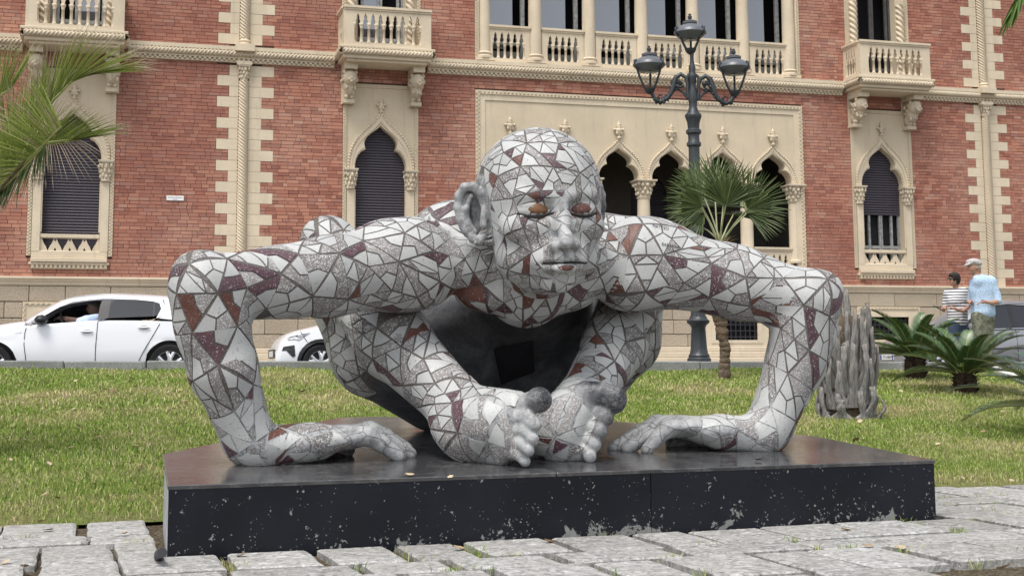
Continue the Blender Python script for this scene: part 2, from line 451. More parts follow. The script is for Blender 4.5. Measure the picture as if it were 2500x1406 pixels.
def stone(name, c, dirt, var=.1):
    t = NT(name, .8, .3); geo = t.n.new('ShaderNodeNewGeometry').outputs['Position']
    f = t.noise(1.1, 5, .62, vec=geo); g = t.noise(14, 5, .6, vec=geo); h = t.noise(120, 3, .6, vec=geo)
    b = t.ramp(f, [(.3,tuple(x*(1-var) for x in c)),(.7,tuple(min(.9,x*(1+var)) for x in c))])
    mp = t.n.new('ShaderNodeMapping'); mp.inputs['Scale'].default_value = (5,5,.5); t.L(geo, mp.inputs[0]); sk = t.noise(1.2, 5, .65, vec=mp.outputs[0])
    b = t.mix(t.ramp(g, [(.52,0),(.8,.45)]), b, dirt); b = t.mix(t.ramp(sk, [(.55,0),(.75,.45)]), b, tuple(x*.8 for x in dirt))
    t.color(b); t.bump(t.math('ADD', g, t.math('MULTIPLY', h, .5)), .25, .006); return t.m
M_STONE = stone('cream stone', (.62,.525,.39), (.46,.385,.285))
M_PLASTER = stone('cream plaster', (.58,.49,.355), (.50,.42,.305), .07)
M_CARVED = stone('carved stone', (.60,.51,.38), (.25,.21,.17), .15)
t = NT('rusticated stone', .9, .25); geo = t.n.new('ShaderNodeNewGeometry').outputs['Position']
f = t.noise(1.0,4,.6,vec=geo); g = t.noise(30,6,.75,vec=geo,dist=.8); isl=t.objrand()
c = t.mix(.5, t.ramp(f,[(.3,(.42,.35,.26)),(.7,(.56,.47,.35))]), t.ramp(isl,[(0,(.44,.36,.27)),(1,(.60,.50,.38))]))
t.color(t.mix(t.ramp(g,[(.5,0),(.75,.5)]), c, (.33,.27,.2))); t.bump(g, 1.0, .05); M_RUST = t.m
t = NT('shutter', .5, .5); t.color(t.ramp(t.noise(3), [(.3,(.040,.034,.046)),(.7,(.056,.048,.062))])); M_SHUT = t.m
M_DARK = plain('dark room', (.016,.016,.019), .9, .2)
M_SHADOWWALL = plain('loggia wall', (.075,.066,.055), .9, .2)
M_WOOD = plain('weathered window wood', (.26,.265,.26), .8, .3, var=.35, scale=12)
M_DWOOD = plain('dark window wood', (.07,.065,.065), .7, .3, var=.3)
t = NT('window glass', .04, .9); t.color((.040,.048,.075)); t.p.inputs['IOR'].default_value = 2.0; M_GLASS = t.m
M_CURT = plain('curtain', (.42,.45,.46), .9, .2, var=.2, scale=5)
M_SLABG = plain('grey panel', (.17,.175,.17), .7, .3, var=.25)

pal = empty('palazzo', (F0.x, F0.y, 0), FTH)
tag(pal, 'two storey red brick palazzo with cream stone gothic windows, balconies and arcade', 'building')
CU = 15.0                                                       # centre line of the facade
def mir(u): return 2*CU-u
def inset_box(mb, u0,u1,w0,w1,z0,z1): return mb.box(u0,u1,-w1,-w0,z0,z1)

# --- openings cut out of the brick (u0,u1,v0,v1)
GW = [1.39, 8.31, 21.69, 28.61]; PW = .90
holes = [(c-PW, c+PW, 3.32, 7.50) for c in GW] + [(10.62,19.38,3.30,7.50), (10.62,19.38,8.2,13.0)] + [(c-.95,c+.95,8.2,12.2) for c in GW]
COLO = [5.10, 24.90, -6.0, 36.0]
QV0, QH = 2.86, .2465
def blocked(v, hv):
    out = [(a,b) for a,b,v0,v1 in holes if v+hv > v0+.002 and v < v1-.002]
    for c in COLO:
        k = int(math.floor((v-QV0+.001)/QH)); lng = k % 2 == 0
        lw, rw = (.60,.41) if lng else (.33,.69)
        out.append((c-lw, c+rw))
    return sorted(out)
wall = MB()
# backing wall built of boxes between the openings so that every recess is really open
def wall_fill(v0, v1, us, ue, w0, w1, mb, hs):
    cuts = sorted({us, ue, *[a for h in hs for a in h[:2] if us < a < ue]})
    for a, b in zip(cuts, cuts[1:]):
        m = (a+b)/2; vs = [(h[2],h[3]) for h in hs if h[0] < m < h[1]]
        z = v0
        for c, d in sorted(vs):
            if c > z: mb.box(a,b,-w1,-w0,z,min(c,v1))
            z = max(z, d)
        if z < v1: mb.box(a,b,-w1,-w0,z,v1)
wall_fill(2.6, 14.5, -14, 44, -.35, -.004, wall, holes)
bw = wall.build('brick_wall', M_MORTAR, pal)
bricks = []
v = 2.862; row = 0; HB = QH/3
while v < 14.3:
    blk = blocked(v, HB); u = -13.9; spans = []
    for a, b in blk + [(43.9, 44)]:
        if a > u: spans.append((u, a))
        u = max(u, b)
    for a, b in spans:
        x = a; first = True
        if b-a < .06: continue
        while x < b-.01:
            L = R.choice([.235,.235,.235,.25,.115,.115,.17,.30,.20]) + R.uniform(-.01,.01)
            if first and row % 2: L = R.uniform(.10,.14)
            if b-(x+L) < .07: L = b-x
            bricks.append((x, min(x+L,b)-.008, v+.004, v+HB-.005)); x += L; first = False
    v += HB; row += 1
def bvis(b):
    p = fp((b[0]+b[1])/2, 0); return p
def bkey(b):
    u, z = (b[0]+b[1])/2, (b[2]+b[3])/2
    p = fp(u, 0); X, Y = p.x/p.y, (z-EYE)/p.y
    out = abs(X) > .385 or Y > .275 or z < 2.7 or (2.2 < u < 13 and z < 4.2) or (u<1.6)
    return (1 if out else 0, p.length/(b[1]-b[0]))
bricks.sort(key=bkey)
for (a,b_,z0,z1) in bricks[:300]:
    d = R.uniform(.0,.003)+.003; o = MB().box(0, b_-a, -d-.004, .03, 0, z1-z0).build('brick', M_BRICK, bw); o.location = (a, 0, z0)
V, F = [], []
B = np.array(bricks[300:]); n = len(B); d = NR.uniform(.0,.0035,n)+.007; jj = NR.uniform(-.0025,.0025,(n,4))
x0,x1,z0,z1 = B[:,0]+jj[:,0],B[:,1]+jj[:,1],B[:,2]+jj[:,2],B[:,3]+jj[:,3]; o1 = np.full(n,.03)
V = np.stack([np.stack(q,1) for q in ((x0,-d,z0),(x1,-d,z0),(x1,-d,z1),(x0,-d,z1),(x0,o1,z0),(x1,o1,z0),(x1,o1,z1),(x0,o1,z1))],1).reshape(-1,3)
i8 = np.arange(n)[:,None]*8
F = np.concatenate([i8+np.array([q]) for q in ((0,1,2,3),(4,5,1,0),(1,5,6,2),(3,2,6,7),(4,0,3,7))])
o = link('brickwork', np_mesh('brickwork', V, F, M_BRICK), bw); tag(o, kind='stuff')

# --- quoins and twisted corner colonettes
def twist(mb, p0, p1, r, pitch=.085, depth=.16, n=16, step=.02, lobes=1):
    p0, p1 = Vector(p0), Vector(p1); L = (p1-p0).length; d = (p1-p0)/L; a = d.orthogonal().normalized(); b = d.cross(a)
    m = max(2, int(L/step)); vs = []; fs = []
    for i in range(m+1):
        s = L*i/m
        for k in range(n):
            th = 2*PI*k/n; rr = r*(1-depth*.5+depth*abs(math.sin((lobes*th + 2*PI*s/pitch)*.5*1.0)))
            vs.append(p0+d*s+(a*math.cos(th)+b*math.sin(th))*rr)
    for i in range(m):
        for k in range(n): fs.append((i*n+k, i*n+(k+1)%n, (i+1)*n+(k+1)%n, (i+1)*n+k))
    mb.add(vs, fs)
def corinth(mb, c, w, h, wt=None, d=None, seed=0, deep=None):
    "carved capital: bell with two rows of curled leaves under a moulded slab; c = centre of its foot"
    r = random.Random(seed); x, y, z = c; wt = wt or w*1.55; d = deep or w
    mb.lathe([(w*.52,0),(w*.56,h*.05),(w*.5,h*.1),(w*.52,h*.3),(w*.6,h*.6),(wt*.46,h*.86)], 12, (x,y,z))
    for ring, (zz, rad, nn, sz) in enumerate(((.25,.56,9,.15),(.48,.62,9,.16),(.70,.74,9,.15))):
        for k in range(nn):
            a = 2*PI*(k+.5*(ring%2))/nn + r.uniform(-.1,.1); rr = w*rad
            mb.ball((x+rr*math.cos(a), y+rr*math.sin(a), z+h*(zz+r.uniform(-.03,.03))), (w*sz*r.uniform(.8,1.2), w*sz, h*sz*.8*r.uniform(.8,1.3)), 6, 5)
    for sx_ in (-1,1):
        for sy_ in (-1,1): mb.ball((x+sx_*wt*.40, y+sy_*wt*.40, z+h*.76), (w*.14,w*.14,h*.12), 7, 5)
    mb.box(x-wt*.5,x+wt*.5,y-wt*.5,y+wt*.5,z+h*.87,z+h*.93); mb.box(x-wt*.54,x+wt*.54,y-wt*.54,y+wt*.54,z+h*.93,z+h)
for c in COLO:
    k = 0; v = QV0
    while v < 13.8:
        if not (7.72 < v < 8.16):
            lw, rw = (.60,.41) if k % 2 == 0 else (.33,.69)
            for a, b_ in ((c-lw, c-.115), (c+.115, c+rw)):
                if -3 < c < 32: MB().box(a+.002,b_-.002,-.012-R.uniform(0,.006),.05,v+.003,v+QH-.003).build('quoin_stone', M_STONE, bw)
        v += QH; k += 1
    if not (-3 < c < 32): continue
    mb = MB(); twist(mb, (c,-.04,2.86), (c,-.04,7.42), .098, .078, .36, 36, .012, 6); soft(mb.build('twisted_colonette', M_STONE, pal), 60)
    mb = MB(); twist(mb, (c,-.04,8.42), (c,-.04,13.8), .098, .078, .36, 36, .012, 6); soft(mb.build('twisted_colonette', M_STONE, pal), 60)
    mb = MB(); corinth(mb, (c,-.05,7.42), .17, .36, seed=3); mb.box(c-.17,c+.17,-.2,.0,7.78,7.86); soft(mb.build('capital', M_CARVED, pal), 50)
    mb = MB(); mb.lathe([(.15,0),(.15,.05),(.12,.07),(.14,.11),(.10,.16),(.095,.2)], 14, (c,-.04,8.24)); soft(mb.build('colonette_base', M_STONE, pal), 40)
    MB().box(c-.22,c+.22,-.30,0,8.08,8.235).build('string_course_block', M_STONE, pal)

# --- string course: flat band, twisted rope, row of small dentils
gaps = [(c-1.12, c+1.12) for c in GW]
def spans(us, ue, gp):
    out = []; u = us
    for a, b_ in sorted(gp):
        out.append((u, a)); u = b_
    return out+[(u, ue)]
for a, b_ in spans(-13, 43, gaps):
    if b_ < -1 or a > 31: continue
    sc = MB(); sc.box(a,b_,-.17,.0,8.11,8.20); sc.box(a,b_,-.10,.0,7.93,8.112); sc.box(a,b_,-.05,0,7.84,7.932)
    soc = sc.build('string_course', M_STONE, pal)
    mb = MB(); twist(mb, (a,-.112,8.045), (b_,-.112,8.045), .066, .085, .55, 24, .0145, 4); soft(mb.build('rope_moulding', M_STONE, soc), 70)
    mb = MB(); x = a+.02
    while x < b_-.08:
        mb.box(x,x+.055,-.10,-.045,7.885,7.93); mb.box(x+.05,x+.11,-.085,-.045,7.845,7.888); x += .11
    tag(mb.build('dentils', M_STONE, soc), kind='stuff')
# --- base moulding, rusticated basement
bm = MB(); a, b_ = -13.5, 43.5
prof = [(0,2.862),(-.155,2.862),(-.16,2.82),(-.13,2.79),(-.115,2.76),(-.085,2.73),(-.085,2.70),(-.06,2.665),(0,2.66)]
for p, q in zip(prof, prof[1:]): bm.add([(a,p[0],p[1]),(b_,p[0],p[1]),(b_,q[0],q[1]),(a,q[0],q[1])], [(0,1,2,3)])
soft(bm.build('base_moulding', M_STONE, pal), 30)
BWIN = [1.39, 8.31, 12.2, 17.35, 21.69, 28.6]
bholes = [(c-.93,c+.93,1.30,2.31) for c in BWIN]
bmb = MB(); wall_fill(.4, 2.66, -13.5, 43.5, -.4, .03, bmb, [(c-.6,c+.6,1.45,2.07) for c in BWIN])
base = bmb.build('basement_wall', M_MORTAR, pal)
for ri, (z0, z1) in enumerate(((2.315,2.655),(1.96,2.31),(1.605,1.955),(1.30,1.60))):
    u = -2.0+R.uniform(0,.5)
    while u < 31:
        L = R.choice([.55,.75,.95,1.25,1.5]); a, b_ = u, u+L
        seg = [(a,b_)]
        for h0,h1,hv0,hv1 in bholes:
            if z1 > hv0+.03 and z0 < hv1-.02:
                ns = []
                for s0,s1 in seg:
                    if s1 <= h0 or s0 >= h1: ns.append((s0,s1))
                    else:
                        if s0 < h0-.05: ns.append((s0,h0))
                        if s1 > h1+.05: ns.append((h1,s1))
                seg = ns
        for s0, s1 in seg:
            if s1-s0 < .08: continue
            mb = MB().box(s0+.006,s1-.006,-.075-R.uniform(0,.012),-.02,z0+.005,z1-.005)
            bevel(mb.build('basement_block', M_RUST, base), .012, 2)
        u += L
mb = MB(); mb.box(-13.5,43.5,-.13,.0,1.17,1.295); mb.box(-13.5,43.5,-.17,.0,1.03,1.168); mb.box(-13.5,43.5,-.21,.0,.5,1.028)
bevel(mb.build('base_step', M_STONE, base), .02, 2)
def dentil_frame(mb, u0,u1,v0,v1, t=.085, w0=-.02, w1=.055, bottom=False, step=.075):
    "border of alternate small teeth on a flat band"
    mb.box(u0,u0+t,-w1+.02,-w0,v0,v1); mb.box(u1-t,u1,-w1+.02,-w0,v0,v1); mb.box(u0+t,u1-t,-w1+.02,-w0,v1-t,v1)
    z = v0
    while z < v1-.03:
        for x in (u0, u1-t): 
            mb.box(x+.004,x+t*.55,-w1,-w1+.022,z,z+step*.5); mb.box(x+t*.5,x+t-.004,-w1+.006,-w1+.022,z+step*.5,z+step)
        z += step
    x = u0+t
    while x < u1-t-.02:
        mb.box(x,x+step*.5,-w1,-w1+.022,v1-t*.5,v1-.004); mb.box(x+step*.5,x+step,-w1+.006,-w1+.022,v1-t+.004,v1-t*.45); x += step
for c in BWIN:
    w = MB(); w.plate([(c-.93,1.30),(c+.93,1.30),(c+.93,2.31),(c-.93,2.31)], [[(c-.62,1.44),(c+.62,1.44),(c+.62,2.08),(c-.62,2.08)]], -.02, -.085)
    w.plate([(c-.70,1.38),(c+.70,1.38),(c+.70,2.15),(c-.70,2.15)], [[(c-.58,1.46),(c+.58,1.46),(c+.58,2.05),(c-.58,2.05)]], -.06, -.10)
    bwn = w.build('basement_window', M_STONE, pal)
    mb = MB(); dentil_frame(mb, c-.92,c+.92,1.32,2.30,.06,.05,.115,step=.11); tag(mb.build('dentil_border', M_STONE, bwn), kind='stuff')
    gm = MB(); 
    for i in range(9): x = c-.52+i*.13; gm.tube([(x,-.03,1.45),(x,-.03,2.06)], .011, 6)
    for z in (1.54,1.69,1.83,1.97): gm.tube([(c-.6,-.03,z),(c+.6,-.03,z)], .010, 6)
    for i in range(8):
        x = c-.455+i*.13; pts = [(x+.045*math.cos(a),-.04,1.90+.05*math.sin(a)) for a in [k*PI/5 for k in range(11)]]; gm.tube(pts, .008, 5)
    gm.build('window_grille', M_IRON, bwn)
    MB().box(c-.66,c+.66,.18,.2,1.40,2.2).build('dark_pane', M_DARK, bwn)

# --- gothic outlines (half profiles, mirrored)
def gothic(c, hw, v0, vs, sc=1.0, cuspw=.36):
    k = hw/.61; hp = [(hw,v0),(hw,vs),(.608*k,vs+.12*sc),(.585*k,vs+.235*sc),(.535*k,vs+.34*sc),(.46*k,vs+.43*sc),(cuspw*k,vs+.485*sc),
          (.372*k,vs+.52*sc),(.39*k,vs+.60*sc),(.382*k,vs+.68*sc),(.335*k,vs+.77*sc),(.245*k,vs+.86*sc),(.15*k,vs+.93*sc),(.06*k,vs+1.0*sc),(0,vs+1.06*sc)]
    L = [(c-x,z) for x,z in hp]; Rr = [(c+x,z) for x,z in reversed(hp[:-1])]
    return (L+Rr)[::-1]
def ogee(c, hw, vs, rise, off=0.0, v0=None):
    hp = [(hw,vs),(hw*.995,vs+.12*rise),(hw*.955,vs+.26*rise),(hw*.88,vs+.39*rise),(hw*.76,vs+.52*rise),(hw*.60,vs+.63*rise),(hw*.44,vs+.72*rise),(hw*.28,vs+.80*rise),(hw*.14,vs+.89*rise),(hw*.05,vs+.96*rise),(0,vs+rise)]
    if v0 is not None: hp = [(hw,v0)]+hp
    L = [(c-x,z) for x,z in hp]; Rr = [(c+x,z) for x,z in reversed(hp[:-1])]
    return (L+Rr)[::-1]
def ring(mb, outer, inner, y0, y1): mb.plate(outer+inner[::-1], [], y0, y1)
def beads(mb, path, y, s):
    acc = 0; 
    for (x0,z0),(x1,z1) in zip(path, path[1:]):
        L = math.hypot(x1-x0,z1-z0)
        if L < 1e-6: continue
        while acc < L:
            f = acc/L; mb.ball((x0+(x1-x0)*f, y, z0+(z1-z0)*f), (s*.55,s*.55,s*.55), 6, 4); acc += s*1.15
        acc -= L
def finial(mb, c, z, s=1.0, y=-.06, seed=0):
    mb.lathe([(.05*s,0),(.055*s,.03*s),(.03*s,.05*s),(.035*s,.09*s),(.075*s,.16*s),(.085*s,.2*s),(.07*s,.22*s)], 10, (c,y,z))
    for sx_ in (-1,1): mb.ball((c+sx_*.095*s,y,z+.20*s), (.04*s,.035*s,.03*s), 7, 5); mb.ball((c+sx_*.05*s,y-.03,z+.12*s), (.03*s,.03*s,.04*s), 6, 5)
    twist(mb, (c,y,z+.21*s), (c,y,z+.30*s), .05*s, .06, .3, 10, .01); mb.lathe([(.052*s,0),(.03*s,.05*s),(.006*s,.11*s)], 8, (c,y,z+.28*s))
def baluster(mb, x, y, z0, z1, r=.034):
    h = z1-z0
    mb.lathe([(r*1.5,0),(r*1.5,.03),(r*1.0,.05),(r*1.02,.08),(r*.9,h-.13),(r*1.15,h-.125),(r*1.0,h-.11),(r*1.35,h-.06),(r*1.65,h-.035),(r*1.65,h)], 10, (x,y,z0))
def slot(c, hw, v0, vs):
    hp = [(hw,v0),(hw,vs),(hw*.85,vs+.03),(hw*.55,vs+.055),(hw*.72,vs+.075),(hw*.62,vs+.10),(hw*.25,vs+.135),(0,vs+.16)]
    L = [(c-x,z) for x,z in hp]; return (L+[(c+x,z) for x,z in reversed(hp[:-1])])[::-1]
def slats(root, c, hw, z0, z1, y, name='shutter_slat'):
    me = None; h = .066; z = z0; 
    b = MB(); prof = [(0,.002),(-.012,.012),(-.020,.03),(-.012,.05),(-.002,.062)]
    for p, q in zip(prof, prof[1:]): b.add([(-hw,p[0],p[1]),(hw,p[0],p[1]),(hw,q[0],q[1]),(-hw,q[0],q[1])], [(0,1,2,3)])
    me = b.mesh(name, M_SHUT, True)
    while z < z1:
        o = link(name, me, root); o.location = (c, y, z); z += h
LWIN = {}
def gothic_window(c, shutter_to, seed):
    root = empty('gothic_window', parent=pal)
    V0, VS, TOP = 3.32, 5.46, 7.50
    open_ = gothic(c, .61, 3.80, VS)
    # rebate: opening cut with a wider rear
    s = MB(); out = [(c-.82,V0),(c+.82,V0),(c+.82,TOP-.085),(c-.82,TOP-.085)]
    s.plate(out, [gothic(c, .61, 3.42, VS)], .26, -.012); s.build('stone_surround', M_PLASTER, root)
    b = MB(); dentil_frame(b, c-.90, c+.90, V0-.0, TOP); tag(b.build('dentil_border', M_STONE, root), kind='stuff')
    a = MB(); ring(a, ogee(c,.80,VS,1.40), ogee(c,.69,VS,1.17), .0, -.05)
    ring(a, ogee(c,.745,VS,1.30), gothic(c,.635,VS,VS+.002,1.06), .0, -.034)
    beads(a, ogee(c,.775,VS,1.36), -.055, .062); beads(a, ogee(c,.70,VS,1.2), -.04, .022)
    a.build('arch_moulding', M_STONE, root)
    f_ = MB(); finial(f_, c, VS+1.36, .95); soft(f_.build('finial', M_CARVED, root), 50)
    for sx_ in (-1,1):
        x = c+sx_*.715
        m = MB(); m.box(x-.085,x+.085,-.055,.2,3.42,4.99); twist(m, (c+sx_*.617,-.02,3.85), (c+sx_*.617,-.02,4.98), .022, .05, .3, 8, .012)
        m.build('pilaster', M_STONE, root)
        m = MB(); corinth(m, (x,-.03,4.99), .20, .47, .30, seed=seed+sx_); soft(m.build('capital', M_CARVED, root), 50)
    m = MB(); m.box(c-.84,c+.84,-.10,.02,3.12,3.18); m.box(c-.80,c+.80,-.14,.02,3.18,3.275); m.box(c-.80,c+.80,-.05,.02,3.28,3.43)
    bevel(m.build('sill', M_STONE, root), .012, 1)
    m = MB(); x = c-.78
    while x < c+.76: m.box(x,x+.05,-.09,0,3.05,3.122); x += .095
    m.box(c-.80,c+.80,-.05,0,3.03,3.125); tag(m.build('sill_dentils', M_STONE, root), kind='stuff')
    # pierced balustrade
    m = MB(); m.box(c-.62,c+.62,-.03,.09,3.725,3.805); hs = []
    for i in range(4):
        x = c-.46+i*.307; hs.append([(x-.125,3.705),(x-.085,3.60),(x-.04,3.53),(x-.012,3.46),(x,3.435),(x+.012,3.46),(x+.04,3.53),(x+.085,3.60),(x+.125,3.705)])
        if i < 3: xx = x+.1535; hs.append([(xx-.006,3.50),(xx+.006,3.50),(xx+.03,3.44),(xx-.03,3.44)][::-1]); hs.append([(xx-.03,3.70),(xx,3.63),(xx+.03,3.70)])
    m.plate([(c-.615,3.42),(c+.615,3.42),(c+.615,3.73),(c-.615,3.73)], hs, .05, .0, back=True); m.build('pierced_balustrade', M_STONE, root)
    slats(root, c, .66, shutter_to, VS+1.08, .20)
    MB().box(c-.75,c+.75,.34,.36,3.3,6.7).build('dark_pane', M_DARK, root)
    if shutter_to > 4:
        fr = MB()
        for x in (-.58,-.30,.02,.06,.36,.58): fr.box(c+x-.03,c+x+.03,.21,.27,3.4,shutter_to+.05)
        fr.box(c-.62,c+.62,.22,.26,3.85,3.93); fr.build('window_frame', M_WOOD if seed==2 else M_DWOOD, root)
    else:
        MB().box(c-.64,c+.64,.205,.215,3.4,shutter_to+.01).build('lower_shutter', M_SHUT, root)
    return root
gothic_window(GW[0], 3.83, 1); gothic_window(GW[1], 3.83, 5); gothic_window(GW[2], 4.73, 2)

# --- ground floor arcade: six ogee arches on columns before a dark loggia
AC = [CU+(i-2.5)*1.408 for i in range(6)]
arc = empty('arcade', parent=pal)
V0, TOP, VS, SC_ = 3.30, 7.50, 5.44, .70
hs = []
s = MB(); m_ = []
# face with six gothic openings, springing from the capitals
s.plate([(10.74,VS),(10.74,TOP-.085),(19.26,TOP-.085),(19.26,VS)]+sum([gothic(c,.52,VS,VS+.02,SC_) for c in AC[::-1]], []), [], .30, -.012)
s.build('arcade_face', M_PLASTER, arc)
b = MB(); dentil_frame(b, 10.62,19.38,V0,TOP,.10,-.02,.075,step=.10); tag(b.build('dentil_border', M_STONE, arc), kind='stuff')
m = MB(); m.plate([(10.72,V0),(19.28,V0),(19.28,TOP-.10),(10.72,TOP-.10)], [[(10.86,V0+.01),(19.14,V0+.01),(19.14,TOP-.24),(10.86,TOP-.24)]], .0, -.035); m.build('inner_frame', M_STONE, arc)
for c in AC:
    a = MB(); ring(a, ogee(c,.655,VS,1.02), ogee(c,.575,VS,.86), .0, -.05)
    ring(a, ogee(c,.61,VS,.94), gothic(c,.535,VS,VS+.02,SC_*1.04), .0, -.035)
    beads(a, ogee(c,.64,VS,1.0), -.055, .055); a.build('arch_moulding', M_STONE, arc)
    f_ = MB(); finial(f_, c, VS+1.0, 1.15); soft(f_.build('finial', M_CARVED, arc), 50)
for i in range(5):
    x = CU+(i-2)*1.408
    m = MB(); m.lathe([(.22,0),(.22,.06),(.17,.09),(.20,.13),(.165,.18),(.165,.9),(.155,1.55),(.18,1.57),(.165,1.60)], 20, (x,.14,3.42)); soft(m.build('column', M_STONE, arc), 40)
    m = MB(); corinth(m, (x,.12,5.0), .30, .44, .50, seed=20+i); soft(m.build('capital', M_CARVED, arc), 50)
for sx_ in (-1,1):
    x = CU+sx_*(4.224-.08)
    m = MB(); m.lathe([(.19,0),(.19,.06),(.15,.09),(.14,.18),(.14,.9),(.135,1.55),(.16,1.57),(.14,1.60)], 20, (x,.12,3.42)); m.box(min(x,x+sx_*.26),max(x,x+sx_*.26),.0,.30,3.3,5.0); soft(m.build('column', M_STONE, arc), 40)
    m = MB(); corinth(m, (x,.10,5.0), .28, .44, .46, seed=30+sx_); soft(m.build('capital', M_CARVED, arc), 50)
def bay_balustrade(root, c, hw, z0, z1, y, n, depth=.12):
    "solid end blocks, pointed slots between little columns, rail above"
    top = z1-.16; m = MB()
    m.box(c-hw,c+hw,y-.03,y+depth+.03,z1-.06,z1); m.box(c-hw,c+hw,y-.012,y+depth,z1-.10,z1-.058)
    m.box(c-hw,c+hw,y-.012,y+depth,z0,z0+.09)
    pw = (hw*2-.26)/n; x0 = c-hw+.13; hs = [slot(x0+pw*(i+.5), pw*.30, z1-.42, z1-.36) for i in range(n)]
    hs2 = [slot(x0+pw*(i+.5), pw*.27, z0+.09, z1-.36) for i in range(n)]
    m.plate([(c-hw,z0+.085),(c+hw,z0+.085),(c+hw,z1-.095),(c-hw,z1-.095)], [[(x0+.02,z0+.09),(x0+pw*n-.02,z0+.09)]+[(x0+pw*n-.02,z1-.43)]+sum([[p for p in sorted(h_, key=lambda q:0)][0:0] for h_ in hs], [])+[(x0+.02,z1-.43)]], y+depth*.75, y, back=True)
    o = m.build('balustrade', M_STONE, root)
    return o, x0, pw, z0+.09, z1-.43
def head_plate(m, x0, pw, n, za, zb, y0, y1):
    "strip from za to zb with one pointed trefoil notch per opening"
    out = [(x0,zb),(x0,za)]
    for i in range(n):
        cc = x0+pw*(i+.5); r = pw*.30
        for x, z in ((-r,0),(-r,.05),(-r*.8,.085),(-r*.55,.105),(-r*.75,.13),(-r*.62,.165),(-r*.25,.20),(0,.235),(r*.25,.20),(r*.62,.165),(r*.75,.13),(r*.55,.105),(r*.8,.085),(r,.05),(r,0)):
            out.append((cc+x, za+z))
    out += [(x0+pw*n,za),(x0+pw*n,zb)]
    m.plate(out, [], y0, y1, back=True)
def bay(root, c, hw, z0, z1, y, n, end=.13, depth=.12, name='balustrade', yaw=None):
    m = MB(); x0 = c-hw+end; pw = (hw*2-2*end)/n; za = z1-.40
    m.box(c-hw-.015,c+hw+.015,y-.045,y+depth+.03,z1-.055,z1); m.box(c-hw,c+hw,y-.02,y+depth,z1-.10,z1-.053)
    m.box(c-hw,c+hw,y-.012,y+depth,z0,z0+.085)
    for a_, b_ in ((c-hw,x0),(x0+pw*n,c+hw)): m.box(a_,b_,y,y+depth,z0+.083,z1-.098)
    head_plate(m, x0, pw, n, za, z1-.098, y+depth*.8, y+.004)
    o = m.build(name, M_STONE, root)
    bs = MB(); baluster(bs, 0, 0, 0, za-z0-.083, min(.036,pw*.20)); me = bs.mesh('baluster', M_STONE, False); me.polygons.foreach_set('use_smooth',[True]*len(me.polygons))
    for i in range(n+1):
        q = link('baluster', me, root); q.location = (x0+pw*i, y+depth*.45, z0+.083)
    return o
for c in AC: bay(arc, c, .545, 3.32, 3.82, .06, 5)
# loggia behind: floor, ceiling, back wall with shuttered doors
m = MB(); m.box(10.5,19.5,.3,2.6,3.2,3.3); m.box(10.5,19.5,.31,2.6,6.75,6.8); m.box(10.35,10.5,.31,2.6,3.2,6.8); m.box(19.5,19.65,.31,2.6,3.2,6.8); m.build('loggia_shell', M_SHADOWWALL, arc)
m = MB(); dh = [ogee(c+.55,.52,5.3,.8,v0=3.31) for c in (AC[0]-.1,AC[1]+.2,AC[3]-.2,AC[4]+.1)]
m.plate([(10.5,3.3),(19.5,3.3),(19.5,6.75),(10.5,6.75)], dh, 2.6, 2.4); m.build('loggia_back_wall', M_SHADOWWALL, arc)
for c in (AC[0]-.1,AC[1]+.2,AC[3]-.2,AC[4]+.1):
    slats(arc, c+.55, .56, 3.3, 6.1, 2.50)
# --- upper arcade
up = empty('upper_arcade', parent=pal)
b = MB(); b.box(10.62,10.72,-.035,.1,8.2,13); b.box(19.28,19.38,-.035,.1,8.2,13)
z = 8.2
while z < 13:
    for x in (10.62,19.30): b.box(x+.005,x+.045,-.055,-.033,z,z+.04); b.box(x+.04,x+.078,-.048,-.033,z+.04,z+.08)
    z += .08
tag(b.build('dentil_border', M_STONE, up), kind='stuff')
m = MB(); hs = [gothic(c,.52,11.2,11.3,SC_) for c in AC]
m.plate([(10.72,11.2),(10.72,13),(19.28,13),(19.28,11.2)]+sum(hs[::-1], []), [], .3, -.012); m.build('arcade_face', M_PLASTER, up)
MB().box(10.62,19.38,-.02,.30,8.195,8.235).build('arcade_floor', M_STONE, up)
for i in range(7):
    x = CU+(i-3)*1.408; x += .09 if i == 0 else (-.09 if i == 6 else 0)
    m = MB(); m.box(x-.24,x+.24,-.10,.34,8.235,8.30); m.lathe([(.235,0),(.235,.05),(.18,.08),(.21,.13),(.165,.17),(.165,1.2),(.15,2.4)], 20, (x,.10,8.30)); soft(m.build('column', M_STONE, up), 40)
    m = MB(); corinth(m, (x,.10,10.7), .29, .5, .48, seed=40+i); soft(m.build('capital', M_CARVED, up), 50)
    if 0 < i < 6: pass
for i, c in enumerate(AC):
    bay(up, c, .545, 8.24, 9.15, .02, 5)
    w = empty('arcade_window', parent=pal)
    fr = MB()
    for x in (-.56,.50): fr.box(c+x-.05,c+x+.05,.48,.56,8.24,12.3)
    fr.box(c-.6,c+.6,.49,.55,8.78,8.86); fr.build('window_frame', M_WOOD, w)
    MB().box(c-.52,c+.18+R.uniform(-.06,.1),.525,.53,8.86,12.3).build('glass_pane', M_GLASS, w)
    MB().box(c-.54,c+.48,.52,.54,8.24,8.62).build('lower_panel', M_SLABG, w)
    if i in (0,3,4,5): MB().box(c-.54,c+(.48 if i else .1),.60,.61,8.70,9.05 if i else 9.12).build('curtain', M_CURT, w)
m = MB(); m.box(10.3,19.7,1.6,1.65,8,13.2); m.box(10.4,19.6,.35,1.65,8.1,8.2); m.box(10.3,10.4,.35,1.65,8,13.2); m.box(19.6,19.7,.35,1.65,8,13.2); m.build('dark_room', M_DARK, up)

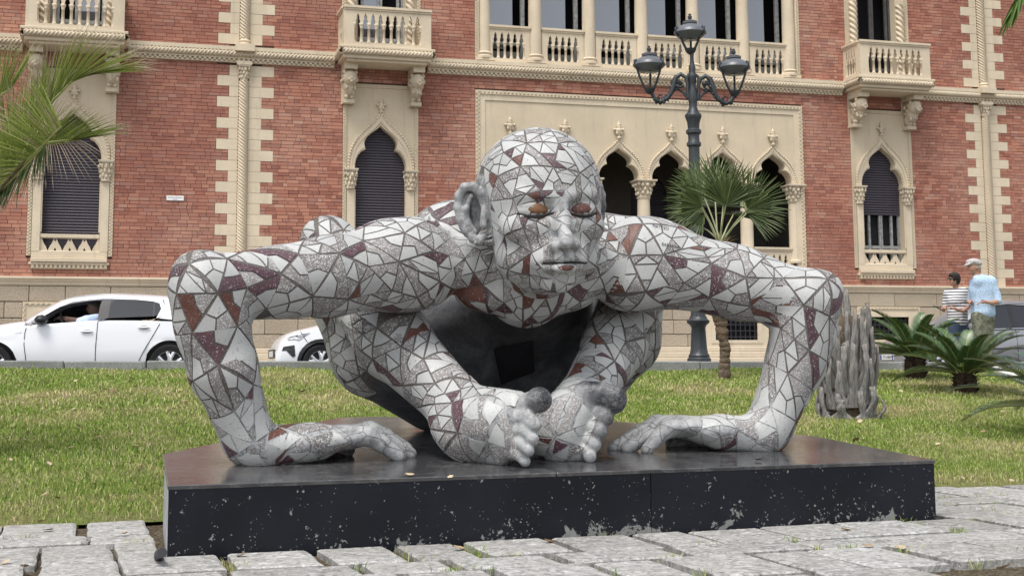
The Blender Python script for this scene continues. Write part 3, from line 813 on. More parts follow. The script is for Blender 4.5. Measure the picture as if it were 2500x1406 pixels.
# --- balconies on carved lions, with the windows behind them
def lion(mb, c, z, s=1.0, tw=0.0):
    "lion head and chest looking down, on a curled foot; z = underside of the balcony slab"
    x = c; r = random.Random(int(c*100)); st = len(mb.v)
    mb.box(x-.14,x+.14,-.62,0,z-.14,z)
    mb.ball((x,-.42,z-.33), (.165,.20,.19), 14, 10); mb.ball((x,-.55,z-.38), (.085,.13,.085), 10, 8); mb.ball((x,-.65,z-.365), (.045,.04,.035), 8, 6)
    mb.ball((x,-.60,z-.445), (.06,.09,.035), 8, 6); mb.ball((x,-.54,z-.29), (.12,.06,.05), 10, 6)
    for sx_ in (-1,1):
        mb.ball((x+sx_*.125,-.42,z-.20), (.05,.045,.06), 8, 6); mb.ball((x+sx_*.06,-.585,z-.315), (.024,.02,.02), 6, 5); mb.ball((x+sx_*.05,-.62,z-.40), (.045,.05,.04), 7, 5)
    for k in range(46):
        a = r.uniform(0,2*PI); q = r.uniform(.6,1); y = -r.uniform(.12,.42)
        mb.ball((x+.17*q*math.cos(a), y, z-.36-.0+.19*q*math.sin(a)), (.04,.05,.055), 6, 5)
    mb.ball((x,-.26,z-.46), (.14,.22,.26), 12, 9); mb.ball((x,-.14,z-.62), (.12,.15,.2), 10, 8)
    for k in range(16): mb.ball((x+r.uniform(-.11,.11),-.30-r.uniform(0,.14),z-.50-r.uniform(0,.14)), (.035,.04,.055), 6, 5)
    for sx_ in (-1,1): mb.ball((x+sx_*.06,-.22,z-.74), (.055,.11,.06), 8, 6); 
    mb.box(x-.13,x+.13,-.26,0,z-.88,z-.79); mb.box(x-.15,x+.15,-.03,.02,z-.88,z)
for wi, c in enumerate(GW[:3]):
    bal = empty('balcony', parent=pal); D = .88
    m = MB(); m.box(c-1.06,c+1.06,-D,0,8.05,8.15); m.box(c-1.12,c+1.12,-D-.05,0,8.152,8.215)
    m.box(c-1.04,c+1.04,-D+.03,0,7.93,8.05); m.box(c-.95,c+.95,-D+.10,0,7.87,7.932); bevel(m.build('balcony_slab', M_STONE, bal), .012, 2)
    m = MB(); twist(m, (c-1.05,-D-.01,8.085), (c+1.05,-D-.01,8.085), .062, .085, .55, 24, .0145, 4)
    for sx_ in (-1,1): twist(m, (c+sx_*1.07,-D,8.085), (c+sx_*1.07,0,8.085), .062, .085, .55, 24, .0145, 4)
    soft(m.build('rope_moulding', M_STONE, bal), 70)
    bay(bal, c, 1.03, 8.215, 9.16, -D+.02, 9, .24)
    for sx_ in (-1,1):
        st = empty('side_balustrade', parent=bal)
        o = bay(st, 0, .37, 8.215, 9.16, 0, 4, .12)
        for q in [o2 for o2 in bpy.data.objects if o2.parent == st]:
            M = Matrix.Translation((c+sx_*1.03, -.37, 0)) @ Matrix.Rotation(-sx_*PI/2*-1, 4, 'Z')
            q.matrix_basis = M @ q.matrix_basis; q.parent = bal
        bpy.data.objects.remove(st)
    for sx_ in (-1,1):
        m = MB(); lion(m, c+sx_*.80, 7.87); soft(m.build('lion_corbel', M_CARVED, bal), 60)
    # window behind
    w = empty('balcony_window', parent=pal)
    m = MB(); m.plate([(c-.85,8.2),(c+.85,8.2),(c+.85,12.1),(c-.85,12.1)], [gothic(c,.58,8.22,10.9)], .3, -.012); m.build('stone_surround', M_PLASTER, w)
    b = MB(); dentil_frame(b, c-.95,c+.95,8.2,12.2,.095); tag(b.build('dentil_border', M_STONE, w), kind='stuff')
    m = MB(); 
    for sx_ in (-1,1):
        m = MB(); twist(m, (c+sx_*.70,-.03,8.22), (c+sx_*.70,-.03,10.4), .092, .15, .5, 24, .016, 3); soft(m.build('twisted_colonette', M_STONE, w), 60)
    fr = MB()
    for x in (-.55,-.42,-.02,.03,.45,.56): fr.box(c+x-.035,c+x+.035,.24,.30,8.22,11.9)
    fr.box(c-.58,c+.58,.25,.29,8.62,8.70); fr.box(c-.5,c+.5,.26,.285,8.22,8.62); fr.build('window_frame', (M_WOOD if wi < 2 else M_DWOOD), w)
    if wi < 2: MB().box(c-.40 if wi else c+.05,c-.05 if wi else c+.42,.27,.275,8.7,11.9).build('glass_pane', M_GLASS, w)
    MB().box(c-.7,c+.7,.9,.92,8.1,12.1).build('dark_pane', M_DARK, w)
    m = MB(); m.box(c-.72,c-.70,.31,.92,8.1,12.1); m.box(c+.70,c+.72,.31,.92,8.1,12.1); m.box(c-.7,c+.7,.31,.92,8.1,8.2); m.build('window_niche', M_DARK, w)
# eaves, roof and end walls beyond the frame
m = MB(); m.box(-13.9,43.9,-.55,0,14.5,14.85); m.box(-13.9,43.9,-.35,0,14.2,14.5); m.build('cornice', M_STONE, pal)
m = MB(); m.add([(-14,-.6,14.85),(44,-.6,14.85),(44,6,17),(-14,6,17)], [(0,1,2,3)]); m.add([(-14,14,14.85),(44,14,14.85),(44,6,17),(-14,6,17)], [(3,2,1,0)]); m.build('roof', plain('roof tiles', (.34,.16,.10), .9, .2), pal)
m = MB(); m.box(-14,-13.9,-.012,14,.3,14.5); m.box(43.9,44,-.012,14,.3,14.5); m.box(-14,44,13.9,14,.3,14.5); m.build('outer_wall', M_MORTAR, pal)
# small white plaque with two lines of lettering
M_PLAQ = plain('white enamel', (.80,.80,.78), .4, .5, var=.03)
M_LET = plain('grey lettering', (.16,.16,.17), .7, .3)
def text(body, size, name, mat, parent, M, ext=.001):
    cu = bpy.data.curves.new(name, 'FONT'); cu.body = body; cu.size = size; cu.extrude = ext; cu.align_x = 'CENTER'; cu.align_y = 'CENTER'
    cu.materials.append(mat); o = bpy.data.objects.new(name, cu); COL.objects.link(o)
    me = bpy.data.meshes.new_from_object(o.evaluated_get(bpy.context.evaluated_depsgraph_get())); bpy.data.objects.remove(o)
    o = bpy.data.objects.new(name, me); COL.objects.link(o); o.parent = parent; o.matrix_local = M; return o
RX = Matrix.Rotation(PI/2, 4, 'X')
pq = MB().box(3.43,3.81,-.035,-.008,4.605,4.715).build('wall_plaque', M_PLAQ, None); pq.location = F0; pq.rotation_euler = (0,0,FTH)
bevel(pq, .01, 2); tag(pq, 'small white plaque with grey lettering on the red brick wall left of the quoins', 'plaque')
text('MARTELLI & MENSURATI', .030, 'lettering', M_LET, pq, Matrix.Translation((3.62,-.037,4.675)) @ RX)
text('STUDIO', .026, 'lettering', M_LET, pq, Matrix.Translation((3.62,-.037,4.63)) @ RX)

# ------------------------------------------------------------------ plinth
TILT = .05
t = NT('black painted metal', .38, .28); geo = t.co('Object')
zz = t.sep(2); yy = t.sep(1)
vf = t.vor(46,'F1'); vf2 = t.vor(11,'F1'); sp = t.noise(42, 3, .55); sp2 = t.noise(9, 5, .6); f = t.noise(2.3, 4); big = t.noise(3.1, 6, .68, dist=.6)
lowz = t.ramp(zz, [(.0,.16),(.10,.05),(.30,-.0)])
m1 = t.ramp(t.math('ADD', t.math('ADD', sp, t.math('MULTIPLY', sp2, .55)), t.math('MULTIPLY', lowz, .55)), [(.985,0),(1.0,1)])
m2 = t.ramp(t.math('ADD', big, lowz), [(.72,0),(.735,1)])
m1 = t.math('MAXIMUM', m1, t.math('MULTIPLY', t.ramp(t.math('SUBTRACT', vf, t.math('MULTIPLY', lowz, .8)), [(.085,1),(.11,0)]), t.ramp(sp2, [(.50,0),(.56,1)])))
m1 = t.math('MAXIMUM', m1, t.math('MULTIPLY', t.ramp(t.math('ADD', vf2, t.math('MULTIPLY', sp, .25)), [(.19,1),(.205,0)]), t.ramp(big, [(.53,0),(.55,1)])))
chips = t.math('MAXIMUM', m1, m2)
base = t.mix(t.ramp(f,[(.35,0),(.7,1)]), (.0045,.0055,.0095), (.009,.011,.017))
t.color(t.mix(chips, base, t.mix(t.noise(30), (.13,.13,.125), (.27,.27,.26))))
t.rough(t.ramp(chips, [(0,.34),(1,.8)])); t.bump(chips, .25, .004); M_PLINTH = t.m
t = NT('polished dark slab', .18, .8); f = t.noise(1.6, 5, .6); g = t.noise(7, 6, .7, dist=1.5); s_ = t.noise(2.1,4,.6,dist=2)
base = t.mix(t.ramp(f,[(.4,0),(.65,1)]), (.040,.041,.045), (.070,.067,.067))
t.color(t.mix(t.ramp(g,[(.5,0),(.75,.6)]), base, (.17,.17,.17)))
t.rough(t.ramp(t.math('ADD', t.math('MULTIPLY',g,.5), t.math('MULTIPLY',f,.5)), [(.35,.10),(.7,.28)])); M_PTOP = t.m
M_PSIDE = plain('plinth bare edge', (.33,.34,.35), .6, .4, var=.35, scale=9)
def on_plinth(a, b, c=0.0): return pl(a, b, .326+TILT*b+c)
plth = empty('plinth', (FLp.x, FLp.y, 0)); tag(plth, 'low black plinth with chipped paint carrying the crouching statue', 'plinth')
OUT = [(0,0),(4.29,0),(4.33,1.39),(4.26,1.56),(3.42,2.68),(1.75,3.48),(1.49,3.45),(.44,1.89),(.07,1.33)]
PIN = Matrix.Translation((-FLp.x,-FLp.y,0))
mb = MB(); n = len(OUT)
top = [on_plinth(a,b) for a,b in OUT]; bot = [Vector((p.x,p.y,-.06)) for p in top]
mb.add(top+bot, [(i, i+n, (i+1)%n+n, (i+1)%n) for i in range(n)]); mb.cur = 1
mb.f = [f[::-1] for f in mb.f]
o = mb.xform(PIN).build('plinth_side', [M_PLINTH], plth)
o.data.materials.append(M_PSIDE); o.data.polygons[n-1].material_index = 1
# front face is two sheets with an open joint: thin proud panels
for a0, a1 in ((.004,2.503),(2.509,4.286)):
    q = MB().box(a0,a1,-.006,.01,-.045,.322)
    q.xform(PIN @ Matrix.Translation(FLp) @ Matrix(((PE.x,PN.x,0,0),(PE.y,PN.y,0,0),(0,0,1,0),(0,0,0,1)))).build('front_panel', M_PLINTH, plth)
# top plates with seams
def topplate(poly, mat, name, z0=.004, z1=.010):
    up_ = [on_plinth(a,b,z1) for a,b in poly]; lo = [on_plinth(a,b,-.01) for a,b in poly]; n = len(poly)
    q = MB().add(up_+lo, [tuple(range(n))]+[(i+n, (i+1)%n+n, (i+1)%n, i) for i in range(n)])
    return bevel(q.xform(PIN).build(name, mat, plth), .004, 1)
topplate([(-.005,-.008),(1.97,-.008),(1.60,1.30),(.06,1.33)], M_PTOP, 'top_plate')
topplate([(1.975,-.008),(4.295,-.008),(4.33,1.30),(1.605,1.30)], M_PTOP, 'top_plate')
topplate([(.065,1.335),(1.60,1.305),(4.335,1.305),(4.33,1.39),(4.26,1.56),(3.42,2.68),(1.75,3.48),(1.49,3.45),(.44,1.89)], M_PTOP, 'top_plate')
# cut cable end at the left corner, steel ring mark
q = MB().tube([onz(388,1368,-.01), onz(388,1352,.05), onz(396,1348,.075)], .022, 10); q.build('cable_stub', M_IRON, plth).matrix_local = PIN

# ------------------------------------------------------------------ statue: a signed distance field, turned into one mesh
def S(px, py, b):
    "place at pixel px,py in the upright plane b metres behind the plinth's front edge"
    d = ray(px, py); k = (b+FLp.dot(PN))/(d.x*PN.x+d.y*PN.y)
    return np.array([d.x*k, d.y*k, EYE+d.z*k])
def W(a, b, c): return np.array(on_plinth(a, b, c))
def PXM(b, a=2.0): return FOC/(FLp.y+PE.y*a+PN.y*b)
class Field:
    def __init__(s, lo, hi, h):
        s.lo = np.array(lo, float); s.h = h; s.n = np.ceil((np.array(hi)-s.lo)/h).astype(int)+1
        s.ax = [s.lo[i]+h*np.arange(s.n[i]) for i in range(3)]
    def new(s): return np.full(s.n, 9.0, np.float32)
    def sub(s, lo, hi):
        i0 = np.clip(np.floor((np.array(lo)-s.lo)/s.h).astype(int), 0, s.n); i1 = np.clip(np.ceil((np.array(hi)-s.lo)/s.h).astype(int)+1, 0, s.n)
        if (i1 <= i0).any(): return None
        sl = tuple(slice(a,b) for a,b in zip(i0,i1))
        return sl, s.ax[0][sl[0]][:,None,None], s.ax[1][sl[1]][None,:,None], s.ax[2][sl[2]][None,None,:]
def smin(a, b, k):
    h = np.clip(.5+.5*(b-a)/k, 0, 1); return b+(a-b)*h-k*h*(1-h)
def cap_d(X,Y,Z,p,q,ra,rb):
    d = q-p; L2 = d@d
    px,py,pz = X-p[0],Y-p[1],Z-p[2]
    t = np.clip((px*d[0]+py*d[1]+pz*d[2])/L2,0,1) if L2 > 0 else 0*(X+Y+Z)
    return np.sqrt((px-t*d[0])**2+(py-t*d[1])**2+(pz-t*d[2])**2)-(ra+(rb-ra)*t)
def ell_d(X,Y,Z,c,r,Rm):
    px,py,pz = X-c[0],Y-c[1],Z-c[2]
    if Rm is not None:
        qx = Rm[0][0]*px+Rm[1][0]*py+Rm[2][0]*pz; qy = Rm[0][1]*px+Rm[1][1]*py+Rm[2][1]*pz; qz = Rm[0][2]*px+Rm[1][2]*py+Rm[2][2]*pz
    else: qx,qy,qz = px,py,pz
    k0 = np.sqrt((qx/r[0])**2+(qy/r[1])**2+(qz/r[2])**2); k1 = np.sqrt((qx/r[0]**2)**2+(qy/r[1]**2)**2+(qz/r[2]**2)**2)
    return k0*(k0-1)/np.maximum(k1,1e-6)
# a part of the figure is a list of ('c',p,q,ra,rb,k) / ('e',c,r,R,k) / negative k cuts away
def evalgroup(F, prims):
    A = F.new()
    for pr in prims:
        k = pr[-1]; ak = abs(k)
        if pr[0] == 'c':
            _,p,q,ra,rb,_ = pr; m = max(ra,rb)+ak*1.2+.10; lo = np.minimum(p,q)-m; hi = np.maximum(p,q)+m
        else:
            _,c,r,Rm,_ = pr; m = max(r)+ak*1.2+.10; lo, hi = c-m, c+m
        sb = F.sub(lo, hi)
        if sb is None: continue
        sl,X,Y,Z = sb
        d = cap_d(X,Y,Z,pr[1],pr[2],pr[3],pr[4]) if pr[0]=='c' else ell_d(X,Y,Z,pr[1],pr[2],pr[3])
        d = d.astype(np.float32)
        A[sl] = smin(A[sl], d, ak) if k > 0 else -smin(-A[sl], d, ak)
    return A
def surface_nets(F, f):
    nx,ny,nz = f.shape; s = f < 0
    c = [f[i:nx-1+i, j:ny-1+j, k:nz-1+k] for i in (0,1) for j in (0,1) for k in (0,1)]
    sc = [s[i:nx-1+i, j:ny-1+j, k:nz-1+k] for i in (0,1) for j in (0,1) for k in (0,1)]
    cnt = sum(x.astype(np.int8) for x in sc); act = (cnt > 0) & (cnt < 8)
    I = np.argwhere(act); vals = np.stack([x[act] for x in c], 1); off = np.array([(i,j,k) for i in (0,1) for j in (0,1) for k in (0,1)], float)
    P = np.zeros((len(I),3)); N = np.zeros(len(I))
    for a in range(8):
        for b in range(a+1,8):
            if np.abs(off[a]-off[b]).sum() != 1: continue
            va, vb = vals[:,a], vals[:,b]; m = (va<0) != (vb<0)
            t = np.where(m, va/np.where(m, va-vb, 1), 0)
            P += np.where(m[:,None], off[a]+(off[b]-off[a])*t[:,None], 0); N += m
    P = (P/N[:,None]+I)*F.h+F.lo
    idx = np.full(act.shape, -1, np.int32); idx[act] = np.arange(len(I))
    Q = []
    for ax in range(3):
        s0 = s[tuple(slice(0,-1) if i==ax else slice(1,-1) for i in range(3))]; s1 = s[tuple(slice(1,None) if i==ax else slice(1,-1) for i in range(3))]
        m = s0 != s1; E = np.argwhere(m); E += np.array([0 if i==ax else 1 for i in range(3)]); fl = s0[m]
        u, v = (ax+1)%3, (ax+2)%3
        def g(du,dv):
            e = E.copy(); e[:,u] += du; e[:,v] += dv; return idx[e[:,0],e[:,1],e[:,2]]
        q = np.stack([g(-1,-1),g(0,-1),g(0,0),g(-1,0)],1); q[~fl] = q[~fl][:,::-1]
        Q.append(q)
    Q = np.concatenate(Q); return P, Q[(Q>=0).all(1)]
c_ = lambda p,q,ra,rb,k=.06: ('c', np.asarray(p,float), np.asarray(q,float), ra, rb, k)
e_ = lambda c,r,Rm=None,k=.06: ('e', np.asarray(c,float), r, Rm, k)
RP = np.array([[PE.x,PN.x,0],[PE.y,PN.y,0],[0,0,1.0]])                       # plinth frame as columns
def Rz(a): return np.array([[math.cos(a),-math.sin(a),0],[math.sin(a),math.cos(a),0],[0,0,1.0]])
def Ry(a): return np.array([[math.cos(a),0,math.sin(a)],[0,1,0],[-math.sin(a),0,math.cos(a)]])
def Rx(a): return np.array([[1,0,0],[0,math.cos(a),-math.sin(a)],[0,math.sin(a),math.cos(a)]])

# torso and arms
ShL, ElL, WrL = S(1015,640,1.02), S(503,708,.62), S(606,1070,.72)
ShR, ElR, WrR = S(1560,640,1.05), S(1972,738,.66), S(1878,1040,.70)
Chest = S(1285,665,1.05)
body = [
  e_(S(1285,655,1.15), (.50,.36,.27), RP, .1),                      # chest
  c_(S(1280,640,1.35), S(1275,740,2.3), .33, .52, .12), e_(S(1285,722,1.02), (.44,.22,.125), RP, .06), e_(S(985,690,1.0), (.27,.22,.155), RP, .08), e_(S(1545,700,1.02), (.24,.22,.15), RP, .08),              # trunk to the hips
  e_(S(1295,830,2.45), (.56,.42,.55), RP, .12),                     # hips
  c_(S(1130,610,1.25), S(1450,620,1.25), .26, .24, .12),            # shoulder girdle
  e_(S(1165,640,.92), (.22,.12,.15), RP, .08), e_(S(1420,650,.92), (.22,.12,.15), RP, .08),   # breast
  c_(ShL, S(800,675,.84), .255, .212, .1), c_(S(800,675,.84), ElL, .205, .18, .1),
  e_(S(960,618,1.0), (.26,.22,.19), RP, .1), e_(S(700,688,.75), (.25,.16,.17), RP, .08),
  e_(S(482,668,.62), (.13,.14,.12), RP, .05),
  c_(ElL, S(545,900,.66), .182, .176, .06), c_(S(545,900,.66), WrL, .172, .135, .06),
  e_(S(516,790,.62), (.19,.16,.22), RP, .06),
  c_(ShR, S(1790,688,.86), .27, .212, .1), c_(S(1790,688,.86), ElR, .21, .185, .1),
  e_(S(1590,615,1.05), (.26,.22,.2), RP, .1), e_(S(1830,700,.78), (.25,.16,.18), RP, .08),
  e_(S(2003,705,.66), (.13,.14,.11), RP, .05),
  c_(ElR, S(1945,880,.70), .195, .178, .06), c_(S(1945,880,.70), WrR, .175, .14, .06),
  e_(S(1962,810,.66), (.19,.16,.22), RP, .06),
  c_(S(1120,770,1.95), S(1110,900,2.2), .26, .30, .1), c_(S(1440,790,1.95), S(1440,900,2.2), .22, .26, .1),
  c_(S(1300,650,1.1), S(1312,560,.90), .27, .235, .1),              # neck
  e_(S(1105,560,1.3), (.25,.25,.17), RP, .1), e_(S(1480,585,1.3), (.2,.25,.15), RP, .1),
  c_(S(1290,590,1.5), S(1285,640,2.1), .24, .30, .12),              # back
]
def hand(side):
    P = []
    if side < 0:
        b0 = .72
        P += [c_(WrL, S(650,1092,.72), .125, .105, .05), c_(S(650,1092,.72), S(770,1078,.74), .105, .095, .05)]
        P += [e_(S(620,1102,.72), (.10,.12,.085), RP, .05)]
        P += [e_(S(740,1080,.76), (.20,.17,.095), RP, .05), e_(S(835,1068,.80), (.14,.19,.068), RP, .05)]
        for i,(db,k1,k2,tip,r) in enumerate(((-.09,(895,1062),(930,1082),(975,1114),.046),(.03,(905,1056),(945,1074),(1000,1108),.048),(.14,(905,1050),(942,1066),(992,1096),.046),(.24,(895,1048),(930,1062),(965,1086),.040))):
            b = .80+db; q0 = S(825,1066,b*.6+.8*.4)
            P += [c_(q0, S(*k1,b), r*1.25, r*1.15, .03), c_(S(*k1,b), S(*k2,b), r*1.1, r, .02), c_(S(*k2,b), S(*tip,b), r, r*.85, .015)]
        P += [c_(S(720,1100,.90), S(800,1100,.98), .06, .05, .04), c_(S(800,1100,.98), S(850,1098,1.0), .048, .04, .02)]
    else:
        P += [c_(WrR, S(1850,1060,.70), .13, .112, .05), c_(S(1850,1060,.70), S(1760,1058,.72), .112, .10, .05)]
        P += [e_(S(1868,1068,.70), (.11,.12,.10), RP, .05)]
        P += [e_(S(1740,1050,.76), (.18,.17,.09), RP, .05), e_(S(1655,1040,.80), (.15,.18,.062), RP, .05)]
        for i,(db,k1,k2,tip,r) in enumerate(((-.10,(1625,1050),(1602,1072),(1578,1098),.044),(.0,(1615,1040),(1575,1066),(1532,1096),.047),(.10,(1605,1034),(1560,1060),(1498,1094),.048),(.19,(1600,1032),(1565,1052),(1512,1082),.042))):
            b = .82+db; q0 = S(1668,1042,b*.6+.8*.4)
            P += [c_(q0, S(*k1,b), r*1.2, r*1.12, .03), c_(S(*k1,b), S(*k2,b), r*1.08, r, .02), c_(S(*k2,b), S(*tip,b), r, r*.8, .015)]
        P += [c_(S(1760,1068,.92), S(1690,1070,1.0), .06, .05, .04), c_(S(1690,1070,1.0), S(1640,1080,1.02), .048, .04, .02)]
    return P
hands = hand(-1)+hand(1)
# legs: knees wide behind the arms, shins forward, feet together in front
KnL, KnR = S(825,640,1.75), S(1560,690,1.6)
AnL, AnR = S(1150,1015,.72), S(1420,985,.75)
legs = [
  c_(S(818,655,1.75), S(918,860,1.85), .245, .265, .08), c_(S(918,860,1.85), S(1060,960,2.3), .28, .26, .1),   # left thigh
  c_(S(848,650,1.7), S(962,835,1.25), .215, .225, .06), c_(S(962,835,1.25), S(1110,985,.80), .215, .16, .06), c_(S(1110,985,.80), AnL, .16, .15, .06),
  e_(S(800,580,1.78), (.17,.17,.14), RP, .06),
  c_(S(1545,690,1.7), S(1525,830,1.7), .23, .22, .08), c_(S(1525,830,1.7), S(1440,930,2.1), .22, .24, .1),
  c_(S(1555,690,1.55), S(1498,850,1.25), .2, .20, .06), c_(S(1498,850,1.25), S(1425,975,.85), .19, .15, .06), c_(S(1425,975,.85), AnR, .15, .14, .06),
]
feet = [
  # left foot lies on its outer edge, toes in a column
  c_(S(1120,1030,.70), S(1200,1032,.44), .165, .155, .05), e_(S(1160,1065,.62), (.2,.2,.15), RP, .05), e_(S(1222,1045,.40), (.085,.15,.20), RP, .05),
  c_(S(1160,985,.66), S(1262,988,.38), .10, .075, .05), c_(S(1150,1085,.62), S(1225,1108,.44), .10, .07, .05),
  c_(S(1258,992,.37), S(1292,985,.27), .060, .058, .03), e_(S(1316,976,.22), (.072,.07,.070), RP, .02),
  c_(S(1246,1022,.36), S(1288,1020,.23), .044, .046, .018), e_(S(1298,1030,.20), (.048,.05,.044), RP, .012), e_(S(1306,1040,.175), (.034,.036,.030), RP, .018),
  c_(S(1244,1052,.35), S(1284,1052,.22), .042, .042, .016), c_(S(1284,1052,.22), S(1300,1072,.18), .040, .034, .016), e_(S(1303,1072,.165), (.028,.026,.032), RP, .014),
  c_(S(1242,1078,.35), S(1276,1082,.23), .039, .040, .016), c_(S(1276,1082,.23), S(1290,1100,.19), .037, .032, .016), e_(S(1291,1098,.175), (.026,.024,.028), RP, .014),
  c_(S(1240,1102,.35), S(1268,1108,.25), .035, .035, .016), c_(S(1268,1108,.25), S(1282,1126,.22), .033, .030, .016),
  # right foot stands with its sole turned to the left, toes curl over the far edge
  c_(S(1345,1075,.58), S(1392,1005,.52), .13, .135, .06), e_(S(1372,1050,.50), (.14,.13,.18), RP, .05), e_(S(1415,985,.50), (.085,.11,.12), RP, .05),
  c_(S(1375,1088,.50), S(1412,1102,.46), .10, .06, .05), c_(S(1360,1020,.68), S(1405,962,.60), .12, .1, .06),
  c_(S(1425,962,.47), S(1470,960,.41), .074, .068, .03), e_(S(1497,976,.37), (.080,.072,.080), RP, .02),
  c_(S(1432,1003,.46), S(1462,1008,.41), .046, .046, .018), e_(S(1476,1018,.37), (.054,.05,.056), RP, .018),
  c_(S(1428,1038,.45), S(1452,1044,.40), .039, .040, .014), e_(S(1463,1055,.36), (.046,.042,.048), RP, .018),
  c_(S(1422,1068,.44), S(1442,1073,.39), .035, .036, .014), e_(S(1451,1084,.36), (.040,.038,.042), RP, .018),
  c_(S(1416,1092,.43), S(1432,1100,.39), .032, .032, .014), e_(S(1440,1113,.36), (.037,.036,.040), RP, .018),
]
# head
HS = .965; HYAW = math.radians(16.5)
HC = S(1365,708,.40); HC = HC+np.array([PN.x,PN.y,0])*.27                    # under the chin, on the head's own axis
RH = Rz(HYAW) @ Rx(math.radians(4.5)) @ Ry(math.radians(-2))
def hp(x,y,z): return HC+RH@(np.array([x,y,z])*HS)
def hc(p,q,ra,rb,k): return c_(hp(*p),hp(*q),ra*HS,rb*HS,k*HS)
def he(c,r,k,Rm=None): return e_(hp(*c),tuple(x*HS for x in r),RH if Rm is None else RH@Rm,k*HS)
head = [he((0,.07,.64),(.372,.43,.36),.05), he((0,-.08,.43),(.325,.315,.425),.08), he((0,-.10,.22),(.245,.24,.2),.08), he((0,-.285,.075),(.10,.075,.07),.06),
        hc((0,.12,.35),(0,.35,.02),.27,.25,.1)]
for s_ in (-1,1):
    head += [he((s_*.185,-.235,.39),(.12,.10,.085),.06), he((s_*.20,-.10,.20),(.10,.16,.11),.06),
             hc((s_*.05,-.352,.565),(s_*.21,-.285,.575),.035,.04,.035)]
for s_ in (-1,1):
    head += [he((s_*.132,-.385,.490),(.085,.065,.05),-.05)]
    head += [he((s_*.136,-.275,.482),(.098,.085,.072),.025)]
head += [hc((0,-.345,.545),(0,-.445,.325),.030,.040,.045), he((0,-.462,.295),(.048,.050,.042),.03)]
for s_ in (-1,1): head += [he((s_*.056,-.415,.278),(.036,.055,.034),.025), he((s_*.030,-.455,.250),(.018,.024,.015),-.012)]
head += [he((0,-.335,.20),(.16,.085,.105),.06), hc((-.14,-.350,.190),(-.02,-.425,.212),.016,.030,.02), hc((.14,-.350,.190),(.02,-.425,.212),.016,.030,.02),
         hc((-.095,-.375,.155),(.095,-.375,.155),.024,.024,.02), he((0,-.415,.150),(.075,.036,.034),.02),
         hc((-.125,-.385,.178),(0,-.452,.181),.007,.007,-.012), hc((.125,-.385,.178),(0,-.452,.181),.007,.007,-.012),
         hc((0,-.440,.240),(0,-.445,.215),.010,.012,-.015), hc((-.05,-.405,.112),(.05,-.405,.112),.018,.018,-.03)]
for s_ in (-1,1):                                                        # closed lids
    pts = [(s_*x,y,z) for x,y,z in ((.055,-.345,.470),(.095,-.372,.456),(.145,-.372,.450),(.195,-.345,.456),(.230,-.305,.468))]
    for p,q in zip(pts,pts[1:]): head += [hc(p,q,.006,.006,-.008)]
ears = []
for s_ in (-1,1):
    es = 1.0 if s_ < 0 else .84
    rim = [(s_*.355,.02,.53),(s_*.375,.02,.60),(s_*.415,.03,.645),(s_*.465,.055,.64),(s_*.495,.08,.59),(s_*.50,.085,.52),(s_*.485,.08,.45),(s_*.455,.065,.385),(s_*.42,.045,.33),(s_*.385,.03,.315),(s_*.355,.02,.345)]
    ears += [he((s_*.425*es,.085,.49),(.085,.024,.16),.02,Rz(s_*.3))]
    rim = [(x*es,y,z) for x,y,z in rim]
    for p,q in zip(rim,rim[1:]): ears += [hc(p,q,.025,.025,.016)]
    inner = [(s_*.43,.04,.585),(s_*.455,.05,.51),(s_*.445,.05,.43),(s_*.41,.035,.375)]
    inner = [(x*es,y,z) for x,y,z in inner]
    for p,q in zip(inner,inner[1:]): ears += [hc(p,q,.016,.016,.02)]
    ears += [hc((s_*.36,.0,.50),(s_*.365,.0,.41),.02,.024,.02)]
def figure(F):
    A = evalgroup(F, body+hands); B = evalgroup(F, legs+feet); A = smin(A, B, .03)
    A = smin(A, evalgroup(F, head), .03); E = evalgroup(F, ears); return smin(A, E, .012)
def carve(lo, hi, h, keep=None, drop=()):
    F = Field(lo, hi, h); P, Q = surface_nets(F, figure(F)); C = P[Q].mean(1)
    m = np.ones(len(Q), bool)
    if keep is not None: m &= ((C >= keep[0]) & (C <= keep[1])).all(1)
    for d0, d1 in drop: m &= ~((C > d0) & (C < d1)).all(1)
    return P, Q[m]
h0 = hp(0,0,.5)
boxes = [((h0-np.array([.62,.60,.62]), h0+np.array([.62,.50,.60])), .0085)]
def bx(pts, m): p = np.array(pts); return p.min(0)-m, p.max(0)+m
boxes += [(bx([S(1090,1000,.3),S(1335,1130,.15),S(1300,950,.8),S(1530,960,.3),S(1400,1130,.6)], .05), .0085),
          (bx([S(800,1040,.65),S(1005,1125,.65),S(1005,1060,1.1)], .04), .0085), (bx([S(1480,1110,.65),S(1690,1020,.65),S(1600,1040,1.1)], .04), .0085)]
allpt = np.array([p for pr in body+hands+legs+feet+head for p in ([pr[1],pr[2]] if pr[0]=='c' else [pr[1]])])
SV, SQ, off = [], [], 0
for bxs, h in boxes:
    (lo,hi) = bxs; P, Q = carve(lo-h*3, hi+h*3, h, keep=(lo,hi)); SV.append(P); SQ.append(Q+off); off += len(P)
P, Q = carve(allpt.min(0)-.55, allpt.max(0)+.5, .017, drop=[(lo+.02,hi-.02) for (lo,hi),_ in boxes]); SV.append(P); SQ.append(Q+off)
SV, SQ = np.concatenate(SV), np.concatenate(SQ)
# the figure sits on the plinth: nothing goes below its top
base_z = .326+TILT*((SV[:,0]-FLp.x)*PN.x+(SV[:,1]-FLp.y)*PN.y)+.006
SV[:,2] = np.maximum(SV[:,2], base_z)
used = np.unique(SQ); remap = np.full(len(SV), -1); remap[used] = np.arange(len(used)); SV = SV[used]; SQ = remap[SQ]

